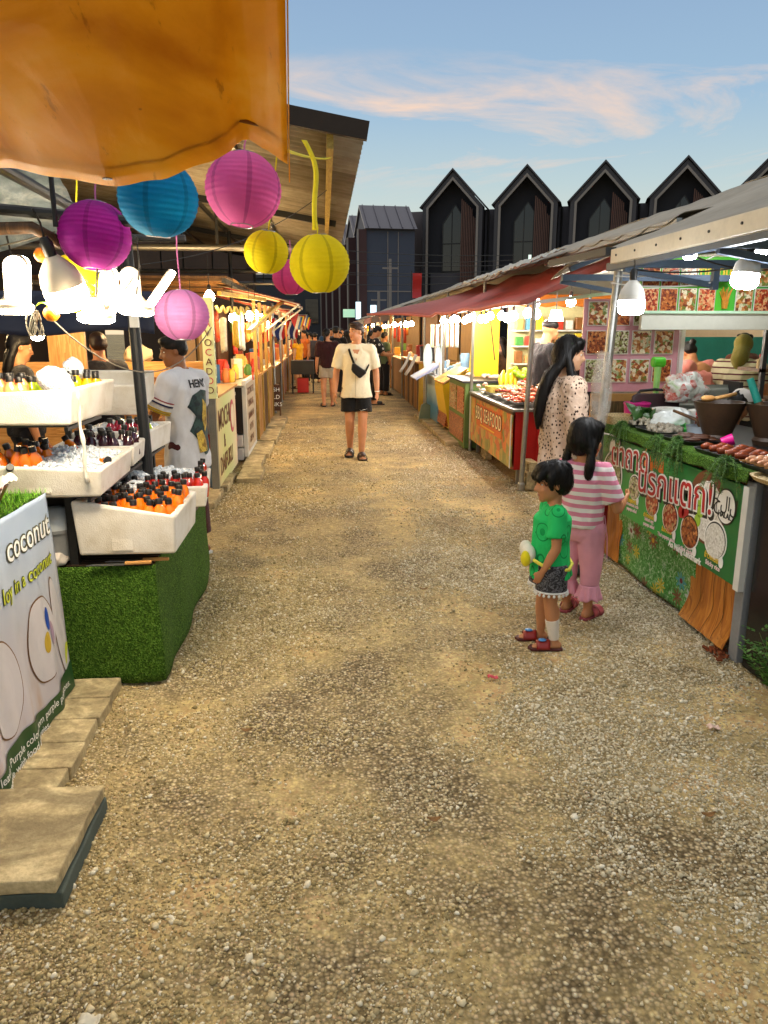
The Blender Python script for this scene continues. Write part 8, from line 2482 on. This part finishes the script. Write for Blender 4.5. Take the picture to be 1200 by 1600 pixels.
b.build('drawstring', M_pinkcl, girl.t, world=False)
GH = girl.hair(HB, [('e', (0, -.10, .17), (.385, .43, .40)), ('e', (0, -.22, -.02), (.37, .32, .36)), ('e', (-.30, -.14, -.12), (.13, .2, .22)), ('e', (.30, -.14, -.12), (.13, .2, .22)), ('e', (0, .22, .33), (.27, .18, .15))] +
          [('c', [(sx * .34, -.16, -.16), (sx * .40, -.22, -.34), (sx * .42, -.25, -.58), (sx * .40, -.24, -.86), (sx * .39, -.23, -.95)], [.12, .075, .11, .095, .03]) for sx in (-1, 1)], wr=.004)
b = MB(); b.tube([girl.hp(0, .2, .515), girl.hp(0, -.1, .575), girl.hp(0, -.38, .46), girl.hp(0, -.53, .2)], .0035, 6); b.build('hair_parting', SK['tan'], girl.t, world=False)
for sx in (-1, 1):
    b = MB(); c_ = girl.hp(sx * .40, -.22, -.36); b.ell(c_, .02, .02, .012); b.build('hair_band', M_black, girl.t, world=False, smooth=True)

strands(GH, 900, .12, girl.hp(0, -.05, .75), .0026, 'radial', 2)
# --- the woman in the spotted blouse
def spots(nm, base, dot, sc=26, th=.30):
    t = MT(nm)
    wv = t.n('ShaderNodeVectorMath', operation='ADD')
    d = t.voro(sc, t.coord((1, 1, .8)), rnd=.65)
    k = t.math('LESS_THAN', t.math('ADD', d, t.math('MULTIPLY', t.noise(60, 2), .12)), th + .06)
    t.base(t.mix(k, t.ramp(t.noise(6, 4), [(.3, scale(C(base), .9)), (.7, scale(C(base), 1.06))]), C(dot)))
    t.bump(t.math('MULTIPLY', t.noise(14, 4), 4), .5, .012); t.set(.8, spec=.2); return t.m
wom = Person('woman with long black hair in a spotted beige blouse, looking right at the stall', (1.60, 4.95, 0), -86, 1.60, False, yaw=-18, pitch=8, vox=.010, build=1.05,
             elR=(.14, .0, .62), wrR=(.115, .085, .505), elL=(-.145, -.01, .62), wrL=(-.12, .09, .50))
wom.body(SK['light'])
wom.shirt(spots('spotted_blouse', '#cdb29c', '#3a2a22', 46, .30), .455, 1.85, 1.08, 'blouse', 1.35, .006, 1.06)
wom.legs(mat('cream_trousers', '#c9b79a', .8), frac=1.9, r0=.064, r1=.045, nm='trousers')
WH = wom.hair(HB, [('e', (0, -.10, .19), (.375, .43, .39)), ('e', (0, -.24, -.05), (.37, .31, .40)), ('e', (0, .16, .38), (.27, .22, .14))] +
         [('c', [(sx * x, -.02 - .1 * (x < .2), .22), (sx * (x + .06), -.2, -.25), (sx * (x + .1), -.52, -.75), (sx * (x + .12), -.62, -1.3), (sx * (x + .08), -.62, -1.9), (sx * x, -.56, -2.3)], [.13, .13, .15, .14, .12, .05]) for sx in (-1, 1) for x in (.05, .17, .28)] +
         [('c', [(sx * .30, .06, .2), (sx * .37, -.04, -.12), (sx * .50, .06, -.5), (sx * (.58 + q), .26 + q, -.95), (sx * (.52 + q), .42 + q, -1.5), (sx * (.46 + q), .44, -2.1), (sx * .44, .42, -2.5)], [.08, .08, .11, .13, .12, .09, .03]) for sx in (-1, 1) for q in (0, .1)], wr=.004, it=2)
for S in 'LR':
    wom.sandal(S, M_black, M_dwood)

strands(WH, 1100, .24, wom.hp(0, -.1, .5), .003, 'down', 3, jit=.12)
# --- the man walking towards the camera
man = Person('man in a cream short sleeved shirt and black shorts walking towards the camera', (.42, 9.92, 0), 178, 1.735, False, yaw=-48, pitch=2, vox=.009, build=.96,
             elR=(.148, -.015, .645), wrR=(.160, .025, .492), elL=(-.148, -.03, .645), wrL=(-.155, .0, .492), knL=(-.045, .05, .288), anL=(-.035, .045, .045), knR=(.052, .02, .285), anR=(.052, -.085, .062), hipR=(.05, 0, .515), toeL=(-.06, .4, 0), toeR=(.08, .3, 0))
man.body(SK['fair'])
M_cream = cloth_mat('cream_shirt_cloth', '#e6dcc2', .06)
MSH = man.shirt(M_cream, .455, .85, 1.06, 'shirt', 1.5, .003, 1.16)
MLG = man.legs(cloth_mat('black_sport_cloth', '#0c0c10', .15), frac=.72, r0=.060, r1=.072, nm='shorts', wrinkle=.004)
man.hair(HBR, [('e', (0, -.08, .20), (.345, .405, .34)), ('e', (0, -.20, .05), (.335, .30, .26)), ('e', (0, .15, .40), (.25, .24, .13))], wr=.003)
b = MB(); r = man.hrot(); H = man.hs
b.ell(man.hp(0, .22, -.34), .20 * H, .16 * H, .13 * H, r); b.ell(man.hp(.0, .30, -.215), .10 * H, .06 * H, .02 * H, r)
# collar and placket laid on the shirt
MBV, SBV = surf(MSH), surf(MLG)
def fp(x, z, o=.0):
    return onto(MBV, x, z, 1, o)
for sx in (-1, 1):
    b = MB(); pl = [(.0, 1.28), (sx * .065, 1.32), (sx * .085, 1.36), (sx * .06, 1.405), (sx * .03, 1.37)]
    b.add([fp(x, z, .012) for x, z in pl] + [fp(x, z, .004) for x, z in pl], [(0, 1, 2, 3, 4), (9, 8, 7, 6, 5)] + [(i, (i + 1) % 5, 5 + (i + 1) % 5, 5 + i) for i in range(5)])
    b.build('collar', M_cream, man.t, world=False, bevel=.003)
b = MB(); b.add([fp(x, z, .012) for x, z in ((-.045, 1.40), (.045, 1.40), (0, 1.26))] + [fp(x, z, -.004) for x, z in ((-.045, 1.40), (.045, 1.40), (0, 1.26))], [(0, 1, 2), (5, 4, 3), (0, 3, 4, 1), (1, 4, 5, 2), (2, 5, 3, 0)]); b.build('open_neck', SK['fair'], man.t, world=False)
b = MB(); b.tube([fp(.012, 1.26 - .045 * i, .004) for i in range(11)], .0035, 6); b.build('placket', mat('shirt_seam', '#b9ad90', .8), man.t, world=False)
# swoosh mark on the left leg of the shorts
sw = [(0, 0), (.012, -.022), (.035, -.026), (.10, .012), (.04, -.008), (.02, -.008)]
b = MB(); b.add([onto(SBV, -.04 - x, .645 + z, 1, .012) for x, z in sw] + [onto(SBV, -.04 - x, .645 + z, 1, .0) for x, z in sw], [tuple(range(6)), tuple(range(11, 5, -1))] + [(i, (i + 1) % 6, 6 + (i + 1) % 6, 6 + i) for i in range(6)]); sm = b.build('sport_mark', M_wh, man.t, world=False)
for S in 'LR':
    man.sandal(S, mat('dark_brown_sandal', '#2a1a12', .5), mat('dark_sole', '#1c130e', .7), two=True, w=1.1)
b = MB(); wl = man.J['wrL']; b.tube([wl + V3((.027 * math.cos(2 * PI * i / 16), .027 * math.sin(2 * PI * i / 16), .012)) for i in range(17)], .006, 6); b.build('bracelet', M_wh, man.t, world=False, smooth=True)
# sling bag (in world space: he faces the camera, his right is at the left of the picture)
t = thing('sling_bag', 'black sling bag slung across the chest of the man in the cream shirt', 'bag', (.42, 9.75, 1.2))
def mw(p):
    return man.t.matrix_basis @ V3(p)
b = MB(); b.tube([mw(p) for p in [(.085, -.06, 1.405), (.088, .01, 1.42)] + [tuple(onto(MBV, .088 - .085 * q, 1.39 - .24 * q, 1, .008)) for q in (.0, .2, .4, .6, .8, 1)]], .015, 8); b.build('strap', cloth_mat('black_webbing', '#0b0b0d', .1), t, smooth=True)
b = MB(); pl = [(x, z - .06) for x, z in ((.055, 1.285), (.03, 1.30), (-.125, 1.195), (-.13, 1.165), (-.06, 1.105), (-.035, 1.10), (.05, 1.18), (.065, 1.21))]
vs = [mw((x, .145, z)) for x, z in pl] + [mw((x * .94, .215, 1.14 + (z - 1.14) * .92)) for x, z in pl]
n = len(pl); b.add(vs, [tuple(range(n)), tuple(range(2 * n - 1, n - 1, -1))] + [(i, (i + 1) % n, n + (i + 1) % n, n + i) for i in range(n)]); b.build('pouch', cloth_mat('black_nylon', '#0d0d10', .12, .5), t, bevel=.012)
b = MB(); b.tube([mw((-.12, .155, 1.13)), mw((-.158, .06, 1.20)), mw((-.16, -.05, 1.29))], .012, 8); b.build('strap', cloth_mat('black_webbing', '#0b0b0d', .1), t, smooth=True)

# --- the vendor in the white tee
vd = Person('young vendor in a white printed tee standing behind the juice boxes, looking left', (-1.0, 5.55, 0), 62, 1.62, False, yaw=44, pitch=10, vox=.010, build=.92,
            elR=(.15, .05, .66), wrR=(.10, .15, .62), elL=(-.14, .06, .65), wrL=(-.06, .16, .61), head=(0, .045, .925), neck=(0, .02, .86))
vd.body(SK['brown'])
VSH = vd.shirt(cloth_mat('white_tee_cloth', '#d8d8dc', .07), .41, .82, 1.10, 'tee', 1.75, .004, 1.14)
vd.legs(cloth_mat('maroon_cloth', '#4a1a1c', .15), frac=1.8, r0=.066, r1=.05, nm='trousers')
vd.hair(HB, [('e', (0, -.09, .21), (.36, .42, .34)), ('e', (0, -.22, .04), (.345, .29, .27)), ('e', (0, .2, .36), (.27, .2, .14))], wr=.003)
for S in 'LR':
    vd.sandal(S, M_white, M_white)
# print on the back and the right side of the tee
VBV = surf(VSH)
def back(x, z, o):
    return onto(VBV, x, z, -1, o)
bm_ = vd.t
def back_text(s_, size, x, z, m, o=.004):
    me = text_mesh(s_, size, .03 * size, .0004, shear=.15)
    for v in me.vertices:
        v.co = back(x + v.co.x, z + v.co.y, o + v.co.z)
    link('lettering', me, m, bm_)
back_text('HENY', .075, .02, 1.275, mat('black_tee_print', '#14141a', .7))
def blob(nm, pts, m, o):
    """printed patch that follows the cloth"""
    P_ = [(pts[i][0] + (pts[(i + 1) % len(pts)][0] - pts[i][0]) * k / 4, pts[i][1] + (pts[(i + 1) % len(pts)][1] - pts[i][1]) * k / 4) for i in range(len(pts)) for k in range(4)]
    n = len(P_); cx = sum(p[0] for p in P_) / n; cz = sum(p[1] for p in P_) / n; rg = [1, .84, .68, .52, .36, .2]
    b = MB(); b.add([back(cx + (x - cx) * k, cz + (z - cz) * k, o + .003) for k in rg for x, z in P_] + [back(cx, cz, o + .003)],
                    [(j * n + i, j * n + (i + 1) % n, (j + 1) * n + (i + 1) % n, (j + 1) * n + i) for j in range(5) for i in range(n)] + [(5 * n + i, 5 * n + (i + 1) % n, 6 * n) for i in range(n)])
    return b.build(nm, m, vd.t, world=False, smooth=True)
blob('dark_print', [(-.07, 1.20), (.02, 1.235), (.10, 1.22), (.15, 1.10), (.15, .92), (.10, .80), (.0, .77), (-.05, .88), (-.10, .95), (-.05, 1.05), (-.11, 1.12)], food_mat('dark_tee_picture', ['#0f1a1c', '#1c2a30', '#2f4a44', '#14141a'], 30, .8), .004)
blob('gold_print', [(.02, 1.17), (.07, 1.13), (.075, .98), (.035, .93), (.01, 1.02)], food_mat('gold_tee_picture', ['#5a3a14', '#a8842a', '#d8b84a', '#2a2018'], 40, .8), .007)
blob('gold_print', [(-.06, .93), (.0, .95), (.04, .88), (.03, .80), (-.05, .79)], food_mat('gold_tee_picture2', ['#5a3a14', '#a8842a', '#d8b84a', '#2a2018'], 40, .8), .007)
S = 'L'
sh, el = vd.J['shL'], vd.J['elL']; d = (el - sh).normalized(); q = d.to_track_quat('Z', 'Y')
for k, (f0, f1, c) in enumerate([(.70, .735, '#b8962a'), (.755, .79, '#b8962a'), (.46, .48, '#8a1c2a'), (.485, .53, '#e8e4e0'), (.535, .575, '#1c2450')]):
    b = MB(); rad = .0905 - .0 * k if f0 > .6 else .0885
    rad = .047 * 1.66 * 1.1 + (.031 * 1.75 - .047) * 1.66 * 1.1 * f0 + .006
    b.cyl(sh.lerp(el, f0), sh.lerp(el, f1), rad, rad, 26, True); b.build('sleeve_band', cloth_mat('band_%d' % k, c, .05), vd.t, world=False, smooth=40)

# --- people further along, simpler
def simple(label, loc, rz, h, skin, top, bottom, hairm, kind='short', hem=.50, sl=.6, frac=1.9, vox=.014, nmtop='tee', **kw):
    p = Person(label, loc, rz, h, vox=vox, **kw)
    p.body(SK[skin])
    p.shirt(top, hem, sl, 1.08, nmtop, 1.55, .005)
    if bottom is not None:
        p.legs(bottom, frac=frac, r0=.066, r1=.05 if frac > 1 else .068, nm='trousers' if frac > 1 else 'shorts')
    base = [('e', (0, -.09, .20), (.36, .415, .35)), ('e', (0, -.22, .03), (.345, .29, .28)), ('e', (0, .17, .38), (.26, .2, .13))]
    if kind == 'long':
        base += [('c', [(x, -.2, .1), (x * 1.1, -.3, -.4), (x, -.32, -.9), (x * .8, -.3, -1.3)], [.16, .16, .15, .06]) for x in (-.22, 0, .22)]
    if kind == 'tail':
        base += [('c', [(0, -.42, .18), (0, -.6, .05), (0, -.58, -.4), (0, -.5, -.75)], [.1, .12, .13, .05])]
    if kind == 'bun':
        base += [('e', (0, -.5, .3), (.17, .17, .17))]
    if hairm is not None:
        p.hair(hairm, base, wr=.003, vox=vox * .8)
    for S in 'LR':
        p.sandal(S, M_black, M_black)
    return p
cm = cloth_mat
simple('woman in a loose maroon brown top and pale shorts walking away down the lane', (.09, 16.8, 0), 4, 1.66, 'fair', cm('maroon_top_cloth', '#32161a', .15), cm('stone_shorts', '#a59a88', .1), HB, 'tail', .50, .95, .62, yaw=-30, anR=(.06, .05, .045), anL=(-.06, -.06, .055), knL=(-.058, -.01, .285))
simple('man in a black tee walking away beyond the woman in maroon', (.33, 19.2, 0), 5, 1.72, 'tan', cm('black_tee_cloth', '#101014', .15), cm('charcoal_trousers', '#1c1c20', .15), HB, 'short', yaw=-25)
def floral():
    t = MT('black_floral_shirt'); d = t.voro(11, None, rnd=.8); r_ = t.ramp(d, [(0, C('#0e0e12')), (.10, C('#0e0e12')), (.12, C('#d8d2c8')), (.24, C('#d8d2c8')), (.26, C('#0e0e12'))], True); t.base(r_); t.set(.8); return t.m
simple('man in a black floral shirt bent over a right hand stall', (1.12, 17.15, 0), -70, 1.72, 'tan', floral(), cm('black_trousers', '#0c0c0e', .15), HB, 'short', .50, .8, 1.92, pitch=25, elR=(.14, .08, .65), wrR=(.1, .2, .64), elL=(-.13, .06, .66), wrL=(-.08, .19, .63), head=(0, .05, .93))
yd = simple('girl in a bright yellow dress standing by the far left stalls', (-.72, 22.0, 0), 60, 1.5, 'light', cm('yellow_dress_cloth', '#e6a818', .1), None, HB, 'long', .36, .3, nmtop='dress')
simple('woman in an orange sleeveless top beyond the girl in yellow', (-.55, 23.4, 0), 120, 1.62, 'tan', cm('orange_top_cloth', '#b8642a', .1), cm('dark_trousers', '#1c1c20', .1), HB, 'tail', .5, .15)
simple('person in black on the lane beyond the man in the cream shirt, nearer of two', (.62, 20.2, 0), 10, 1.62, 'tan', cm('black_tee_cloth', '#101014', .15), cm('charcoal_trousers', '#1c1c20', .15), HB, 'long')
simple('person in black on the lane beyond the man in the cream shirt, farther of two', (.95, 21.6, 0), -30, 1.66, 'tan', cm('black_tee_cloth', '#101014', .15), cm('charcoal_trousers', '#1c1c20', .15), HB, 'short')
simple('shopper in grey at the far end of the lane', (.3, 28, 0), 170, 1.68, 'tan', cm('grey_tee', '#5a5a60', .1), cm('dark_trousers', '#1c1c20', .1), HB, 'short')
simple('shopper in white at the far end of the lane', (.9, 30, 0), 200, 1.62, 'light', cm('offwhite_tee', '#c8c4bc', .1), cm('dark_trousers', '#1c1c20', .1), HB, 'long')
ck = simple('cook in a black tee and pale apron behind the seafood counter, facing right', (2.62, 8.95, 0), -80, 1.76, 'tan', cm('black_tee_cloth', '#101014', .15), cm('charcoal_trousers', '#1c1c20', .15), None, 'short', .5, .7, elR=(.15, .05, .66), wrR=(.10, .19, .645), elL=(-.15, .05, .66), wrL=(-.09, .19, .645), pitch=8, head=(0, .03, .93))
b = MB(); b.loft([(ck.J['pelvis'] + V3((0, .035, -.1)), .17, .13), (ck.J['waist'] + V3((0, .035, 0)), .165, .125), (ck.J['chest'] + V3((0, .04, .02)), .10, .115)], 24); b.build('apron', cm('apron_cloth', '#cfc396', .1), ck.t, world=False, smooth=True)
b = MB(); b.ell(ck.hp(0, -.06, .24), .36 * ck.hs, .42 * ck.hs, .32 * ck.hs, ck.hrot()); b.build('hair', HB, ck.t, world=False, smooth=True)
simple('vendor in a pink tee bending over behind the papaya stall, back turned', (3.86, 7.5, 0), 25, 1.56, 'tan', cm('pink_tee_cloth', '#d8847c', .1), cm('dark_trousers', '#1c1c20', .1), HB, 'bun', .5, .65, 1.9, vox=.012, neck=(0, .10, .85), head=(0, .15, .905), chest=(0, .04, .745), shR=(.105, .06, .812), shL=(-.105, .06, .812), elR=(.15, .12, .66), wrR=(.12, .22, .60), elL=(-.15, .12, .66), wrL=(-.12, .22, .60), pitch=35, build=1.1)
hj = simple('woman in an olive headscarf and striped tee behind the papaya stall', (4.13, 7.35, 0), -40, 1.60, 'tan', stripes_z('beige_maroon_stripes', '#c4bda0', '#5a3036', 17, .0, .75), cm('dark_trousers', '#1c1c20', .1), None, 'short', .48, .6, 1.9, vox=.012, elR=(.16, .05, .65), wrR=(.13, .15, .56), pitch=18, head=(0, .05, .925), build=1.1)
b = MB(); H = hj.hs
b.ell(hj.hp(0, -.06, .13), .42 * H, .47 * H, .47 * H, hj.hrot()); b.chain([hj.hp(0, -.2, -.2), hj.J['neck'] + V3((0, -.03, .0)), hj.J['chest'] + V3((0, -.06, .06))], [.36 * H, .40 * H, .22 * H])
b.ell(hj.J['neck'] + V3((0, .0, -.04)), .10, .08, .06)
hj.part('headscarf', b, cm('olive_scarf', '#6a6226', .12), .012, 3, .004, 12)
simple('woman in a brown strappy dress with her back turned, far inside the papaya stall', (5.25, 9.3, 0), 15, 1.6, 'tan', cm('brown_dress_cloth', '#5a3626', .15), cm('brown_dress_cloth', '#5a3626', .15), HB, 'bun', .45, .12, 1.7, vox=.014, nmtop='dress')
simple('person in dark clothes just behind the woman in the spotted blouse', (2.38, 6.9, 0), 10, 1.58, 'tan', cm('navy_tee_cloth', '#14161f', .15), cm('charcoal_trousers', '#1c1c20', .15), HB, 'long', vox=.012)
simple('dark haired customer in brown behind the seafood counter', (2.95, 12.6, 0), 40, 1.52, 'tan', cm('brown_jacket', '#5a4230', .15), cm('charcoal_trousers', '#1c1c20', .15), HB, 'long', pitch=15)
simple('customer in black beside the dark haired one in brown', (3.35, 12.9, 0), 20, 1.55, 'tan', cm('black_tee_cloth', '#101014', .15), cm('charcoal_trousers', '#1c1c20', .15), HB, 'short')
simple('dark haired person in black at the wooden counter, seen past the topmost foam box', (-2.42, 6.35, 0), -60, 1.62, 'tan', cm('black_tee_cloth', '#101014', .15), cm('charcoal_trousers', '#1c1c20', .15), HB, 'long', vox=.012, pitch=14)
simple('person in dark grey beside the upright pine board', (-2.05, 7.25, 0), 30, 1.62, 'tan', cm('dark_grey_tee', '#202026', .15), cm('charcoal_trousers', '#1c1c20', .15), HBR, 'short', vox=.012)
simple('customer in a beige tee at the far left edge of the photo', (-2.62, 5.75, 0), -100, 1.66, 'light', cm('beige_tee', '#b8a890', .15), cm('charcoal_trousers', '#1c1c20', .15), HB, 'short', vox=.012)
# vendor with the white cap, sitting low behind the mortars
cp = simple('seated worker in a white cap bending down behind the mortars', (2.98, 5.45, -.42), -70, 1.62, 'brown', cm('black_tee_cloth', '#101014', .15), cm('charcoal_trousers', '#1c1c20', .15), HB, 'short', .5, .6, 1.9, vox=.012, pitch=38, head=(0, .10, .93), neck=(0, .05, .86), elR=(.14, .10, .66), wrR=(.08, .22, .64), elL=(-.14, .10, .66), wrL=(-.08, .22, .64), knR=(.07, .24, .52), anR=(.06, .24, .31), knL=(-.07, .24, .52), anL=(-.06, .24, .31))
b = MB(); H = cp.hs
b.ell(cp.hp(0, -.04, .26), .40 * H, .46 * H, .33 * H, cp.hrot())
capm = cm('white_cap_cloth', '#d8d2ca', .06)
b.build('cap', capm, cp.t, world=False, smooth=True)
b = MB(); b.grid(lambda u, v: cp.hp((u - .5) * .62 * (1 - .25 * v), .34 + .42 * v - .2 * abs(u - .5) * 1.6 * v, .22 + .06 * math.sin(PI * u) - .06 * v), 12, 6, .006); b.build('cap_brim', capm, cp.t, world=False, smooth=True)
t = thing('stool', 'low stool under the worker in the white cap', 'stool', (2.98, 5.45, 0)); b = MB(); b.cyl((2.96, 5.45, .0), (2.96, 5.45, .30), .16, .14, 20); b.build('seat', M_red, t)
# bits of litter on the lane
for i, (x, y, m, l) in enumerate([(.79, 3.32, '#c8384a', 'small crumpled red wrapper lying on the lane near the boy'), (1.62, 2.78, '#d8b8a8', 'pale pink scrap of paper on the gravel at right'), (-.6, 1.55, '#e0d8c0', 'white sliver of straw on the gravel at the lower left')]):
    b = MB(); b.grid(lambda u, v: (x + .05 * (u - .5), y + .032 * (v - .5), .014 + .008 * mnoise.noise((u * 4 + i, v * 4, 0)) + .006 * math.sin(u * 6)), 8, 6, .002)
    tag(b.build('wrapper', mat('litter_%d' % i, m, .5), smooth=True), l, 'litter')

# the crowd at the far end of the lane
cc = ['#3a3a44', '#8a2a24', '#c8c0b0', '#24405a', '#101014', '#b08a3a', '#5a6a4a', '#d8d4cc']
cw = ['charcoal', 'red', 'cream', 'blue', 'black', 'mustard', 'olive', 'white']
where = ['beside the left stalls', 'in the middle of the lane', 'beside the right stalls', 'just past the man in black', 'near the lit signs', 'at the left counter', 'beside the plank fronted stall', 'far ahead on the lane']
for i, (x, y) in enumerate([(-.25, 24.5), (.55, 25), (1.45, 23), (.1, 31), (.8, 33), (-.45, 27), (1.55, 19.6), (1.2, 28)]):
    simple('distant shopper in a %s top %s' % (cw[i], where[i]), (x, y, 0), [0, 170, -80, 10, 190, 70, -60, 150][i], 1.55 + .03 * (i % 5), 'tan', cm('crowd_%d' % i, cc[i], .1), cm('charcoal_trousers', '#1c1c20', .15), HB, ['short', 'long', 'tail'][i % 3], vox=.02)
# dry leaves and twigs on the lane
for i, (x, y, l) in enumerate([(.35, 2.25, 'dry brown leaf on the gravel at the lower centre'), (-.35, 2.9, 'dry leaf on the gravel below the turf skirt'), (1.3, 2.2, 'curled dry leaf on the pale gravel at the lower right'), (.62, 4.6, 'thin twig like leaf in the middle of the lane')]):
    b = MB(); b.grid(lambda u, v: (x + .05 * (u - .5), y + .026 * (v - .5) * math.sin(PI * min(.97, max(.03, u))), .012 + .012 * (u - .5) ** 2 * 4 + .01 * abs(v - .5)), 8, 4, .001)
    tag(b.build('dry_leaf', mat('dry_leaf_brown', '#7a5526', .7, 0, .3, 40), smooth=True), l, 'leaf')
